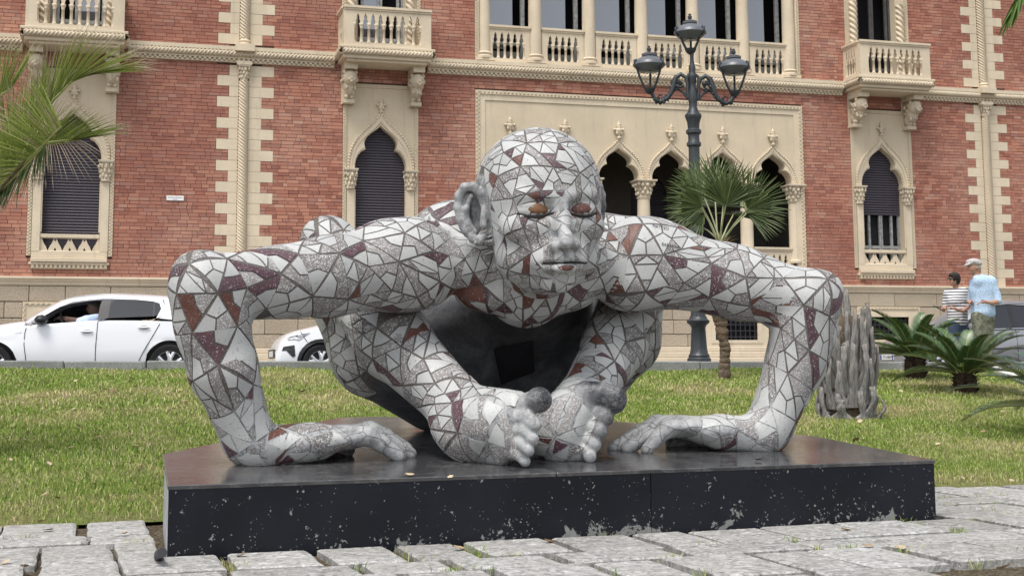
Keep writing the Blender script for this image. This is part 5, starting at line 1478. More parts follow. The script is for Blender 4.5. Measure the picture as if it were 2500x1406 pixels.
for ring in range(5):
    nn = (14,14,12,10,8)[ring]
    for k in range(nn):
        a = 2*PI*(k+.5*(ring%2))/nn+r_.uniform(-.2,.2); z = -.04+(0,.13,.30,.46,.60)[ring]+r_.uniform(-.05,.05); rr = .245-.022*ring
        o = link('leaf_base', boots[r_.randrange(7)], stu); o.location = (rr*math.cos(a), rr*math.sin(a), z)
        Ls = r_.uniform(.20,.36) if ring == 0 else r_.uniform(.40,.68)
        if z+Ls > 1.12: Ls = 1.12-z+r_.uniform(-.1,.04)
        o.scale = (r_.uniform(.8,1.15), 1.0, Ls); o.rotation_euler = (r_.uniform(-.02,.10), r_.uniform(-.09,.09), a+PI/2)
o = link('leaf_base', boots[2], stu); o.location = (.03,-.02,.70); o.scale = (.9,1.0,.58); o.rotation_euler = (0,.03,-.3)
o = link('leaf_base', boots[4], stu); o.location = (-.08,.02,.66); o.scale = (.8,1.0,.54); o.rotation_euler = (0,-.06,.6)

# --- cycads
def cycad(px, py, n, L, th, tr, label, seed, mat=M_CYC, elev=(0.15,1.15), off=None, lw=.022, ll=.15):
    base = lawn_hit(px, py) if off is None else off; r = random.Random(seed)
    root = empty('cycad', tuple(base)); tag(root, label, 'cycad', 'cycads on the lawn')
    mb = MB(); mb.lathe([(tr*.9,-.04),(tr*1.05,th*.25),(tr,th*.8),(tr*.5,th)], 14)
    for i in range(170):
        a = r.uniform(0,2*PI); z = r.uniform(.0,th*.95); d = V3((math.cos(a),math.sin(a),.7)); p = V3((math.cos(a)*tr*.95,math.sin(a)*tr*.95,z))
        leaflet(mb, p, d, V3((0,0,1)), r.uniform(.03,.06), .03, .4, 0, 1, .5)
    mb.build('trunk', M_CYCT, root)
    for k in range(n):
        a = 2*PI*k*.382+r.uniform(-.15,.15); el = elev[0]+(elev[1]-elev[0])*(k+.5)/n+r.uniform(-.06,.06); Lf = L*r.uniform(.85,1.06)
        out = V3((math.cos(a),math.sin(a),0)); mb = MB(); pts = []
        p = out*tr*.3+V3((0,0,th*.9)); ns = 12
        for i in range(ns+1):
            f = i/ns; e = el-.75*f*f-.12*f; pts.append(p.copy()); p = p+(out*math.cos(e)+V3((0,0,1))*math.sin(e))*(Lf/ns)
        mb.cur = 1; mb.tube(pts, [.011*(1-.75*i/ns) for i in range(ns+1)], 5); mb.cur = 0
        side = out.cross(V3((0,0,1)))
        m = 44
        for i in range(m):
            f = .10+.90*i/m; j = f*ns; i0 = min(ns-1,int(j)); q = pts[i0].lerp(pts[i0+1], j-i0); tan = (pts[i0+1]-pts[i0]).normalized(); up = side.cross(tan)*-1
            if up.z < 0: up = -up
            ln = ll*math.sin(PI*min(1,.18+.80*f))**.6*r.uniform(.92,1.05)
            for s_ in (-1,1):
                d = side*s_*.80+tan*(.50+.6*f)+up*.34
                leaflet(mb, q, d, up, ln, lw, .15, .05, 2, .12)
        mb.build('frond', [mat, M_RACH], root)
    return root
cycad(2235, 922, 26, .86, .30, .135, 'dark green cycad nearest the palm stump with short shaggy trunk', 4)
cycad(2357, 957, 28, .86, .24, .135, 'dark green cycad in front of the standing couple with low broad crown', 9)
cycad(0, 0, 24, 1.08, .28, .14, 'blue green cycad at the right picture edge showing only its frond tips', 12, M_CYC2, (.05,1.0), lawn_hit(2615, 1075), .020, .16)

# --- yellow green palm at the left edge
def strap_leaf(root, rach, dirs, Ls, n, mat, seed, w=.016, dry=.0, droop=.12, matp=None, name='frond', tips=True):
    "leaf with a stalk (px,py,Y points) and straps whose direction swings from dirs[0] to dirs[-1] along it"
    r = random.Random(seed); mb = MB(); P = [at(*q)-V3(root.location) for q in rach]; mb.cur = 1
    mb.tube(P, [.016-.010*i/max(1,len(P)-1) for i in range(len(P))], 6); mb.cur = 0
    for i in range(n):
        f = i/(n-1); j = f*(len(P)-1); i0 = min(len(P)-2,int(j)); p = P[i0].lerp(P[i0+1], j-i0)
        g = f*(len(dirs)-1); g0 = min(len(dirs)-2,int(g)); d = V3(dirs[g0]).lerp(V3(dirs[g0+1]), g-g0).normalized()+V3((r.gauss(0,.05),r.gauss(0,.14),r.gauss(0,.05)))
        L = (Ls[g0]+(Ls[g0+1]-Ls[g0])*(g-g0))*r.uniform(.8,1.08)
        isd = r.random() < dry; mb.cur = 2 if isd else 0
        leaflet(mb, p, d, V3((0,-1,.3)), L, w*r.uniform(.8,1.2)*(.6 if isd else 1), .5, droop*r.uniform(.3,1.4), 4, .1)
        if tips and not isd and r.random() < .7:
            mb.cur = 2; q = p+d.normalized()*L*.82-V3((0,0,droop*L*.6)); leaflet(mb, q, d+V3((r.uniform(-.1,.1),0,r.uniform(-.3,.1))), V3((0,-1,.3)), L*r.uniform(.25,.42), w*.42, .3, .1, 2, .1)
    return mb.build(name, [mat, M_RACH, M_DRY], root)
YP = 8.6; pb = lawn_hit(-125, 1120); pb = V3((pb.x, pb.y, pb.z))
lp = empty('palm_tree', tuple(pb)); tag(lp, 'yellow green palm leaning in from the left picture edge before the shuttered window', 'palm tree')
mb = MB(); a0, a1 = V3((0,0,-.05)), at(-90,500,pb.y)-pb; mb.tube([a0.lerp(a1,i/14)+V3((.01*math.sin(i*2),0,0)) for i in range(15)], [.16-.05*i/14+.010*(i%2) for i in range(15)], 14); soft(mb.build('trunk', M_BARK, lp), 60)
r_ = random.Random(8)
for i in range(34):
    a = r_.uniform(-.9,1.2); z = r_.uniform(.05,.95); o = link('leaf_base', boots[i%6], lp); p = a0.lerp(a1,z); o.location = p+V3((math.cos(a)*.13,math.sin(a)*.13,0)); o.scale = (.7,.8,r_.uniform(.2,.3)); o.rotation_euler = (.1,0,a+PI/2)
Yq = pb.y
strap_leaf(lp, [(-20,500,Yq),(40,410,Yq-.1),(85,320,Yq-.2),(130,245,Yq-.3),(175,200,Yq-.35),(225,180,Yq-.35)], [(-.42,-.1,1),(-.12,-.2,1),(.10,-.2,1),(.35,-.2,.95),(.75,-.1,.6),(1,0,.10)], [.34,.50,.56,.56,.52,.46], 210, M_YEL, 1, .0105, .03, .06)
strap_leaf(lp, [(-20,500,Yq),(30,440,Yq+.1),(70,380,Yq+.1),(110,356,Yq),(160,348,Yq-.1),(195,340,Yq-.1)], [(-.3,0,1),(.15,-.1,1),(.5,-.2,.85),(.8,-.2,.62),(.92,-.1,.42),(1,-.1,.22)], [.46,.50,.50,.46,.42,.38], 170, M_YEL, 2, .010, .05, .06)
strap_leaf(lp, [(105,352,Yq-.1),(130,348,Yq-.1),(160,344,Yq-.1),(190,340,Yq-.1)], [(.12,-.2,-1),(.4,-.2,-1),(.65,-.1,-.75),(1,0,-.45)], [.20,.30,.34,.30], 18, M_DRY, 3, .012, 1, .12, tips=False)
strap_leaf(lp, [(-40,330,Yq+.2),(-20,270,Yq+.1),(5,230,Yq),(30,215,Yq)], [(-.5,0,1),(-.1,-.1,1),(.25,-.1,1),(.55,0,.9)], [.36,.44,.44,.38], 80, M_YEL, 4, .010, .06, .05)
strap_leaf(lp, [(-30,500,Yq),(10,450,Yq-.2),(60,400,Yq-.35),(110,350,Yq-.45),(150,310,Yq-.5)], [(-.5,-.3,-.3),(-.6,-.3,-.5),(-.75,-.2,.05),(-.7,-.2,.6),(-.4,-.3,.95)], [.24,.34,.40,.46,.46], 150, M_YEL, 5, .010, .10, .08)
strap_leaf(lp, [(0,470,Yq-.1),(30,440,Yq-.2),(70,400,Yq-.3),(115,350,Yq-.35)], [(.1,-.3,-.8),(-.15,-.3,-1),(-.2,-.3,-1),(.05,-.2,-1)], [.14,.22,.26,.26], 70, M_FAN, 15, .014, .15, .05)
strap_leaf(lp, [(-50,430,Yq+.3),(-10,390,Yq+.2),(30,340,Yq+.15),(80,295,Yq+.1)], [(-.6,0,.6),(-.25,-.1,1),(.1,-.1,1),(.5,0,.85)], [.40,.52,.52,.44], 130, M_YEL, 6, .010, .04, .05)
strap_leaf(lp, [(-60,520,Yq+.1),(-20,480,Yq),(20,425,Yq-.1),(60,385,Yq-.15)], [(-.6,0,.8),(-.2,-.1,1),(.05,-.1,1),(.3,0,.95)], [.40,.5,.5,.44], 110, M_YEL, 7, .010, .04, .05)
MB().tube([at(-60,560,Yq-.3)-pb, at(0,462,Yq-.3)-pb, at(50,405,Yq-.35)-pb, at(110,352,Yq-.4)-pb], [.013,.012,.010,.008], 6).build('leaf_stalk', M_BARK, lp)
for k,(px,py) in enumerate(((-220,330),(-260,480),(-120,620))): strap_leaf(lp, [(-90,500,Yq+.05),(-130,450,Yq+.1),(px,py,Yq+.5)], [(-.6,.3,.8),(-.9,.4,.3),(-1,.3,-.3)], [.4,.45,.35], 60, M_YEL, 20+k)
# --- tall palm beyond the right edge, one leaf hanging into the picture
tb = lawn_hit(2950, 1130); tp = empty('tall_palm', tuple(tb)); tag(tp, 'tall palm off the right picture edge, one leaf tip drooping into the top corner', 'palm tree')
Yt = tb.y; top_ = at(2900,-330,Yt)-tb
mb = MB(); mb.tube([V3((0,0,-.05)).lerp(top_,i/16) for i in range(17)], [.20-.06*i/16+.01*(i%2) for i in range(17)], 14); soft(mb.build('trunk', M_BARK, tp), 60)
M_HANG = leafmat('hanging palm leaf', (.05,.10,.018),(.10,.17,.03),(.21,.28,.07))
strap_leaf(tp, [(2900,-330,Yt),(2760,-300,Yt-.2),(2620,-190,Yt-.4),(2530,-90,Yt-.5),(2490,-20,Yt-.5),(2478,10,Yt-.5)], [(.1,-.2,-1),(-.1,-.2,-1),(-.15,-.2,-1),(-.28,-.2,-1),(-.42,-.1,-1),(-.55,-.1,-.9)], [.35,.42,.45,.42,.36,.28], 90, M_HANG, 31, .030, .04, .08, tips=False)
for k,(px,py) in enumerate(((3150,-250),(3000,-620),(2750,-560),(3200,-450))): strap_leaf(tp, [(2900,-330,Yt),((2900+px)/2,(-430+py)/2,Yt+.1*k),(px,py,Yt+.3*k)], [(0,0,-1),(.2,0,-1),(.3,.2,-1)], [.4,.45,.3], 50, M_HANG, 40+k, .026, .04, .08, tips=False)

# ------------------------------------------------------------------ street lamp with three lanterns
YL = 19.4; pmL = FOC/YL; lb = at(1707, 880, YL); lb.z -= .02
lamp = empty('street_lamp', tuple(lb)); tag(lamp, 'dark cast iron street lamp with three lanterns on scrolled arms behind the kerb', 'street lamp')
M_LAMP = plain('dark painted iron', (.030,.036,.042), .42, .5, var=.2, scale=7)
M_LROOF = plain('grey lantern roof', (.11,.115,.13), .35, .5, var=.15)
M_LGL = NT('lamp lens', .2, .6); M_LGL.color((.5,.5,.48)); M_LGL = M_LGL.m
def Lz(y): return (at(1690,y,YL)-lb).z
def Lx(px, y): return (at(px,y,YL)-lb).x
lean0, lean1 = 0.0, Lx(1688,100)
def lathe_px(prof, name, mat, n=24, cx=None, parent=lamp, flute=False):
    pr = [(r/pmL, Lz(y)) for y, r in prof]; mb = MB(); mb.lathe(pr, n, (0,0,0))
    def lx(z): return lean0+(lean1-lean0)*z/Lz(100)
    mb.v = [((x*(1-.06*(flute and (i%2))) + (lx(z) if cx is None else cx)), y*(1-.06*(flute and (i%2))), z) for i,(x,y,z) in enumerate(mb.v)]
    return soft(mb.build(name, mat, parent), 40)
lathe_px([(884,29),(876,29),(872,25),(868,26),(862,22),(850,20),(800,17),(794,20),(788,27),(783,28),(778,22),(772,20)], 'pedestal', M_LAMP, 8)
lathe_px([(774,19),(760,17),(600,15),(572,15),(568,19),(562,19),(556,15),(360,13.5),(356,18),(350,18),(345,14),(330,14),(326,19),(319,19),(315,14),(300,15.5),(290,19),(284,21),(280,20),(276,15)], 'shaft', M_LAMP, 32, flute=True)
lathe_px([(278,16),(268,12),(262,9.5),(252,10.5),(240,12.5),(226,11),(214,8),(204,8.5),(200,10),(190,10),(186,11),(182,9),(176,8),(168,9),(162,7.5),(158,6.5),(150,5),(138,4.8),(134,5.5),(130,5)], 'upper_shaft', M_LAMP, 20)
def lantern(cx_px, rim_y, cup_y, name_off):
    cx = Lx(cx_px, rim_y); p = empty('lantern', (cx,0,Lz(cup_y)), parent=lamp); z0 = Lz(cup_y)
    def prof(pr, name, mat, n=24):
        mb = MB(); mb.lathe([(r/pmL, (Lz(rim_y+dy)-z0)) for dy, r in pr], n); return soft(mb.build(name, mat, p), 35)
    cd = cup_y-rim_y
    prof([(16,15),(15,24),(9,31),(3,38),(0,41),(-4,40),(-11,34),(-17,26),(-21,17),(-22,15),(-23,18),(-28,18.5),(-29,14),(-32,9),(-33,3)], 'lantern_roof', M_LROOF)
    prof([(17,13),(16,9)], 'lamp_lens', M_LGL)
    prof([(cd+12,4),(cd+8,10),(cd+2,13.5),(cd-2,14.5),(cd-3,11)], 'lantern_cup', M_LAMP)
    prof([(-34,3),(-36,5),(-41,5.5),(-44,3),(-46,4),(-48,1)], 'lantern_finial', M_LAMP, 10)
    for k in range(3):
        a = PI+.35+2*PI*k/3; mb = MB(); pts = []
        for dy, r in ((cd-2,13),(cd-14,20),(cd-32,28),(8,34),(-2,39),(-10,40),(-12,36),(-9,33)): pts.append(V3((r/pmL*math.cos(a), r/pmL*math.sin(a), Lz(rim_y+dy)-z0)))
        mb.tube(pts, [.020,.018,.017,.018,.022,.020,.014,.010], 7); soft(mb.build('lantern_bar', M_LAMP, p), 60)
lantern(1685, 82, 122, 0); lantern(1585, 160, 218, 1); lantern(1792, 168, 226, 2)
for s_, (ex, ey) in ((-1,(1591,228)), (1,(1797,236))):
    def q(px, py): p = at(px,py,YL)-lb; return V3((p.x,0,p.z))
    cx = 1692
    def m_(dx, y): return q(cx+s_*dx, y+(4 if s_>0 else 0))
    mb = MB()
    mb.tube([m_(11,240),m_(14,220),m_(13,205),m_(18,190),m_(30,182),m_(42,190),m_(48,208),m_(52,224),m_(62,240),m_(80,250),m_(92,244),m_(99,232),V3((q(ex,ey).x,0,q(ex,ey).z))], [.03,.028,.026,.028,.034,.038,.042,.040,.034,.03,.028,.028,.034], 8)
    mb.tube([m_(13,205),m_(14,192),m_(11,182),m_(7,178),m_(5,183)], [.022,.022,.02,.015,.01], 6)
    mb.tube([m_(44,205),m_(32,200),m_(26,206),m_(30,214),m_(36,211)], [.03,.026,.022,.016,.01], 6)
    mb.tube([m_(50,222),m_(38,218),m_(26,224),m_(16,238),m_(10,240)], [.024,.022,.02,.02,.024], 6)
    mb.tube([m_(78,247),m_(72,238),m_(78,232),m_(86,236),m_(83,242)], [.018,.016,.014,.012,.008], 6)
    for k in range(26):
        f = k/25; i = f*8; P = [m_(42,190),m_(48,208),m_(52,224),m_(62,240),m_(80,250),m_(92,244)]; j = f*5; i0=min(4,int(j)); p = P[i0].lerp(P[i0+1], j-i0)
        mb.ball(p+V3((r_.uniform(-.03,.03),r_.uniform(-.02,.02),r_.uniform(-.03,.03))), (.026,.022,.03), 6, 5)
    for k in range(14): mb.ball(m_(r_.uniform(24,46),r_.uniform(196,216))+V3((0,r_.uniform(-.02,.02),0)), (.024,.02,.026), 6, 5)
    soft(mb.build('bracket_arm', M_LAMP, lamp), 60)

# ------------------------------------------------------------------ cars: side outlines lofted across the width
t = NT('white car paint', .22, .5); t.color((.74,.75,.77)); t.p.inputs['Coat Weight'].default_value = .6; t.p.inputs['Coat Roughness'].default_value = .05; M_WCAR = t.m
t = NT('silver car paint', .3, .5, .35); t.color((.30,.31,.33)); t.p.inputs['Coat Weight'].default_value = .5; M_GCAR = t.m
t = NT('car window', .05, .6); t.color((.020,.022,.027)); M_CGLASS = t.m
M_TYRE = plain('tyre', (.018,.018,.019), .8, .3); M_TRIM = plain('black trim', (.016,.016,.018), .45, .5); M_SEAM = plain('panel gap', (.05,.05,.055), .9, .2)
t = NT('alloy', .3, .5, .8); t.color((.62,.62,.64)); M_ALLOY = t.m
t = NT('headlamp', .08, .8); t.color(t.ramp(t.noise(18), [(.4,(.12,.13,.14)),(.65,(.55,.57,.6))])); M_HEAD = t.m
M_CABIN = plain('dark cabin', (.020,.020,.022), .9, .2); M_CHROME = NT('chrome', .15, .5, 1.0); M_CHROME.color((.7,.7,.72)); M_CHROME = M_CHROME.m
def interp(tab, x):
    if x <= tab[0][0]: return tab[0][1]
    for (a,b),(c,d) in zip(tab,tab[1:]):
        if x <= c: return b+(d-b)*(x-a)/(c-a)
    return tab[-1][1]
class Car:
    "x forward, y to the left of the car, z up, origin on the road under the rear axle"
    def __init__(s, root, paint, hood, belt, roofl, wid, axles, rw, x0, x1, glass0, glass1):
        s.r, s.paint, s.hood, s.belt, s.roof, s.wid, s.axles, s.rw, s.x0, s.x1, s.g0, s.g1 = root, paint, hood, belt, roofl, wid, axles, rw, x0, x1, glass0, glass1
    def half(s, x): return interp(s.wid, x)
    def side(s, x, z):
        "half width of the skin at height z"
        w = s.half(x); b = interp(s.belt, x)
        if z <= b:
            f = (z-.22)/(b-.22); return w*(.945+.055*math.sin(PI*min(1,max(0,f))**.8)-.012*max(0,f-.75)*4*0)-.010*math.exp(-((z-.70)/.03)**2)
        top = interp(s.roof, x); f = min(1,(z-b)/max(.08,top-b)); return w*(.945)-.25*f-.10*max(0,f-.8)
    def body(s, n=90):
        xs = [s.x0+(s.x1-s.x0)*i/n for i in range(n+1)]; mb = MB(); rows = []
        for x in xs:
            b = interp(s.belt, x); lo = .20
            for ax in s.axles:
                d = abs(x-ax)
                if d < s.rw+.055: lo = max(lo, s.rw+math.sqrt(max(0,(s.rw+.055)**2-d*d)))
            zs = [lo+(b-lo)*f for f in (0,.12,.3,.45,.6,.75,.88,.96)]
            row = [(x, s.side(x,z), z) for z in zs]+[(x, s.half(x)*.90, b+.005)]
            h = interp(s.hood, x)
            if s.g0-.02 <= x <= s.g1+.02: row += [(x, s.half(x)*.6, b-.02),(x, 0, b-.02)]
            else: row += [(x, s.half(x)*.75, b+(h-b)*.7), (x, s.half(x)*.4, b+(h-b)*.95), (x, 0, h)]
            while len(row) < 12: row.append(row[-1])
            rows.append(row)
        m = 12; vs, fs = [], []
        for sg in (1,-1):
            o = len(vs); vs += [(x,y*sg,z) for row in rows for x,y,z in row]
            for i in range(n):
                for k in range(m-1):
                    q = (o+i*m+k, o+(i+1)*m+k, o+(i+1)*m+k+1, o+i*m+k+1); fs.append(q if sg < 0 else q[::-1])
        for i in (0, n):
            ring = [i*m+k for k in range(m)]+[(n+1)*m+i*m+k for k in range(m-1,-1,-1)]; fs.append(tuple(ring if i else ring[::-1]))
        mb.add(vs, fs); s.bodyo = soft(mb.build('body', s.paint, s.r), 32); return s.bodyo
    def roofpanel(s):
        n = 40; mb = MB(); vs, fs = [], []
        for i in range(n+1):
            x = s.g0+(s.g1-s.g0)*i/n; t_ = interp(s.roof, x); b = interp(s.belt, x)
            for f in (-1,-.94,-.8,-.5,0,.5,.8,.94,1): vs.append((x, f*s.side(x, t_-.03), t_-.075*abs(f)**3-.0*b))
        for i in range(n):
            for k in range(8): fs.append((i*9+k,(i+1)*9+k,(i+1)*9+k+1,i*9+k+1)[::-1])
        mb.add(vs, fs); o = soft(mb.build('roof', s.paint, s.r), 40); m = o.modifiers.new('thick','SOLIDIFY'); m.thickness = .05; m.offset = -1; return o
    def sideplate(s, poly, name, mat, sg, off=.006, thick=.012, parent=None, sub=.07):
        "panel that follows the skin; poly in x,z"
        pts = []
        for i in range(len(poly)):
            a, b = poly[i], poly[(i+1)%len(poly)]; m = max(1, int(math.hypot(b[0]-a[0],b[1]-a[1])/sub))
            pts += [(a[0]+(b[0]-a[0])*k/m, a[1]+(b[1]-a[1])*k/m) for k in range(m)]
        tri_ = geometry.tessellate_polygon([[Vector((x,z,0)) for x,z in pts]]); n = len(pts)
        vs = [(x, sg*(s.side(x,z)+off), z) for x,z in pts]+[(x, sg*(s.side(x,z)+off-thick), z) for x,z in pts]; fs = []
        for t3 in tri_:
            a,b,c = (pts[i] for i in t3); cr = (b[0]-a[0])*(c[1]-a[1])-(b[1]-a[1])*(c[0]-a[0])
            if abs(cr) < 1e-10: continue
            q = tuple(t3) if (cr < 0) == (sg > 0) else tuple(t3[::-1]); fs.append(q)
        fs += [(i,(i+1)%n,(i+1)%n+n,i+n) for i in range(n)]
        return MB().add(vs, fs).build(name, mat, parent or s.r)
    def seam(s, line, sg, w=.006, mat=None, name='panel_gap', off=.002):
        pts = []
        for a, b in zip(line, line[1:]):
            for k in range(8): pts.append((a[0]+(b[0]-a[0])*k/8, a[1]+(b[1]-a[1])*k/8))
        pts.append(line[-1]); return MB().tube([(x, sg*(s.side(x,z)+off), z) for x,z in pts], w, 5).build(name, mat or M_SEAM, s.r)
    def wheel(s, ax, sg, spokes=5):
        y = sg*(s.half(ax)-.13); w = empty('wheel', (ax,y,s.rw), parent=s.r); r = s.rw; Yx = V3((0,1,0))
        mb = MB(); mb.lathe([(r*.66,-.10),(r*.9,-.11),(r*.985,-.085),(r,-.05),(r,.05),(r*.985,.085),(r*.9,.11),(r*.66,.10)], 36, (0,0,0), Yx, cap=False); soft(mb.build('tyre', M_TYRE, w), 40)
        mb = MB(); mb.lathe([(r*.67,-.10),(r*.63,-.095),(r*.61,-.02),(r*.61,.02),(r*.63,.095),(r*.67,.10)], 36, (0,0,0), Yx, cap=False)
        for k in range(spokes):
            a = 2*PI*k/spokes+.4
            for da in (-.12,.12):
                c, sn = math.cos(a+da), math.sin(a+da); c2, s2 = math.cos(a+da*2.0), math.sin(a+da*2.0)
                mb.tube([(c*r*.10,sg*.075,sn*r*.10),(c*r*.35,sg*.085,sn*r*.35),(c2*r*.64,sg*.07,s2*r*.64)], [.034,.028,.034], 6)
        mb.ball((0,sg*.08,0),(r*.16,.02,r*.16), 12, 6); soft(mb.build('rim', M_ALLOY, w), 50)
        MB().lathe([(r*.60,-.03),(r*.60,.01)], 24, (0,sg*.0,0), Yx).build('brake_disc', M_TRIM, w)
        mb = MB(); mb.lathe([(r+.05,-.16),(r+.05,.0)], 28, (ax, sg*(s.half(ax)-.20), r), Yx*sg); mb.build('wheel_well', M_TRIM, s.r)
    def handle(s, x, z, sg):
        q = MB(); y = s.side(x,z); q.ball((x,sg*(y+.022),z),(.10,.018,.020), 12, 6); soft(q.build('door_handle', s.paint, s.r), 60)
        q = MB(); q.ball((x,sg*(y-.002),z-.005),(.085,.008,.035), 12, 6); q.build('handle_recess', M_SEAM, s.r)
def car_root(name, P, yaw, label, cat='car'):
    o = empty(name, tuple(P), yaw); tag(o, label, cat, 'cars along the street'); return o
LEFTWARD = FTH+PI
# --- white hatchback; its left side... seen side is its driver's side (facing left, so the car's left is towards us)
YH = 21.2; pr = at(413, 890, YH); pr.z = ROADZ
hb = car_root('hatchback', pr+FU*0-FW*.9, LEFTWARD, 'white five door hatchback driving left with the driver at the open window')
ppm = 3292/YH*.985
def hx(px): # pixel column to the car's x, origin at the rear axle
    p = ray(px, 850); k = (pr.x*FW.x+pr.y*FW.y)/(p.x*FW.x+p.y*FW.y); q = p*k; return -((q-pr).x*FU.x+(q-pr).y*FU.y)
def hz(py, px=250):
    p = ray(px, py); k = (pr.x*FW.x+pr.y*FW.y)/(p.x*FW.x+p.y*FW.y); return EYE+p.z*k-ROADZ
c = Car(hb, M_WCAR,
  hood=[(-.75,1.0),(-.6,1.02),(2.2,1.02),(2.35,1.0),(2.75,.93),(3.2,.84),(3.42,.70)],
  belt=[(-.78,.96),(-.3,1.0),(hx(240),hz(782)),(hx(76),hz(794)),(hx(20),hz(800)),(2.9,.80),(3.42,.62)],
  roofl=[(-.72,1.06),(-.55,1.20),(hx(405),hz(722)),(hx(345),hz(719)),(hx(282),hz(717)),(hx(220),hz(720)),(hx(171),hz(727)),(hx(140),hz(737)),(hx(110),hz(753)),(hx(80),hz(771)),(hx(60),hz(783))],
  wid=[(-.78,.72),(-.6,.83),(-.2,.89),(.8,.90),(2.2,.90),(2.8,.87),(3.2,.78),(3.42,.60)], axles=(0,2.62), rw=.325, x0=-.78, x1=3.42, glass0=-.62, glass1=hx(62))
c.body(); c.roofpanel()
for sg in (1,-1):
    f0 = [(hx(76),hz(790)),(hx(105),hz(769)),(hx(140),hz(748)),(hx(172),hz(735)),(hx(210),hz(730)),(hx(236),hz(729)),(hx(241),hz(745)),(hx(236),hz(781))]
    if sg < 0: c.sideplate(f0, 'side_window', M_CGLASS, sg, .004)
    c.sideplate([(hx(262),hz(776)),(hx(268),hz(728)),(hx(330),hz(729)),(hx(372),hz(733)),(hx(388),hz(738)),(hx(392),hz(752)),(hx(384),hz(768)),(hx(372),hz(771))], 'side_window', M_CGLASS, sg, .004)
    c.sideplate([(hx(236),hz(781)),(hx(241),hz(745)),(hx(247),hz(728)),(hx(268),hz(728)),(hx(262),hz(776))], 'door_pillar', M_TRIM, sg, .006)
    c.sideplate([(hx(371),hz(771)),(hx(374),hz(733)),(hx(377),hz(734)),(hx(375),hz(771))], 'window_divider', M_TRIM, sg, .008)
    # white frame round the glass
    c.sideplate([(hx(70),hz(796)),(hx(100),hz(768)),(hx(140),hz(741)),(hx(171),hz(730)),(hx(220),hz(723)),(hx(282),hz(720)),(hx(345),hz(722)),(hx(395),hz(728)),(hx(402),hz(745)),(hx(396),hz(770)),(hx(380),hz(776)),(hx(384),hz(768)),(hx(392),hz(752)),(hx(388),hz(738)),(hx(372),hz(733)),(hx(330),hz(729)),(hx(247),hz(728)),(hx(210),hz(730)),(hx(172),hz(735)),(hx(140),hz(748)),(hx(105),hz(769)),(hx(76),hz(790))], 'window_surround', M_WCAR, sg, .010, .03)
    c.sideplate([(hx(396),hz(770)),(hx(402),hz(745)),(hx(398),hz(726)),(-.50,1.24),(-.62,1.05),(-.60,.97),(hx(386),hz(776))], 'rear_pillar', M_WCAR, sg, .008, .05)
    for ln in ([(hx(62),hz(800)),(hx(59),hz(812)),(hx(58),hz(840)),(hx(63),hz(872)),(hx(66),hz(905))], [(hx(237),hz(783)),(hx(235),hz(815)),(hx(233),hz(850)),(hx(233),hz(905))], [(hx(389),hz(790)),(hx(375),hz(815)),(hx(352),hz(855)),(hx(335),hz(890))]): c.seam(ln, sg)
    c.handle(hx(211), hz(809), sg); c.handle(hx(350), hz(799), sg)
    for ax in (0,2.62): c.wheel(ax, sg)
    m = empty('door_mirror', (hx(98), sg*(c.side(hx(98),hz(785))+.12), hz(781)), parent=hb)
    q = MB(); q.ball((0,0,0),(.10,.13,.075), 14, 9); q.box(-.03,.05,-.14*1,.0,-.06,-.03) if sg > 0 else q.box(-.03,.05,0,.14,-.06,-.03); soft(q.build('mirror_shell', M_TRIM, m), 60)
# windscreen, rear window, cabin
def crosspane(c, xa, xb, name, mat):
    za, zb = interp(c.roof, xa)-.02, interp(c.roof, xb)-.02; vs = []
    for x, z in ((xa,za),(xb,zb)):
        for f in (-.93,-.5,0,.5,.93): vs.append((x, f*c.side(x,z-.03), z+.03-.05*abs(f)**2))
    MB().add(vs, [(i,i+1,i+6,i+5) for i in range(4)]).build(name, mat, c.r)
crosspane(c, hx(140), hx(66), 'windscreen', M_CGLASS); crosspane(c, -.60, -.40, 'rear_window', M_CGLASS)
q = MB(); q.box(-.4,2.05,-.70,.70,.35,.42); q.box(-.45,-.40,-.70,.70,.4,1.25); q.box(.45,.62,-.55,-.1,.4,1.18); q.box(1.75,2.1,-.7,.7,.5,.92)
q.box(.42,.60,.15,.58,.4,1.05); q.box(.42,.54,.25,.48,1.05,1.28); q.build('cabin', M_CABIN, hb)
q = MB(); q.tube([(1.62+.04*math.cos(a),.36+.18*math.sin(a),.98+.17*math.cos(a)) for a in [2*PI*k/20 for k in range(21)]], .016, 6); q.build('steering_wheel', M_TRIM, hb)
q = MB(); q.tube([(-.48,.05,1.42),(-.60,.05,1.49)], [.012,.006], 6); q.build('roof_aerial', M_TRIM, hb)
c.sideplate([(3.05,.60),(3.30,.62),(3.10,.72),(2.85,.74)], 'headlight', M_HEAD, 1, .004)
c.sideplate([(hx(34),hz(812)),(hx(52),hz(809)),(hx(50),hz(812)),(hx(36),hz(814))], 'wing_badge', M_CHROME, 1, .004)

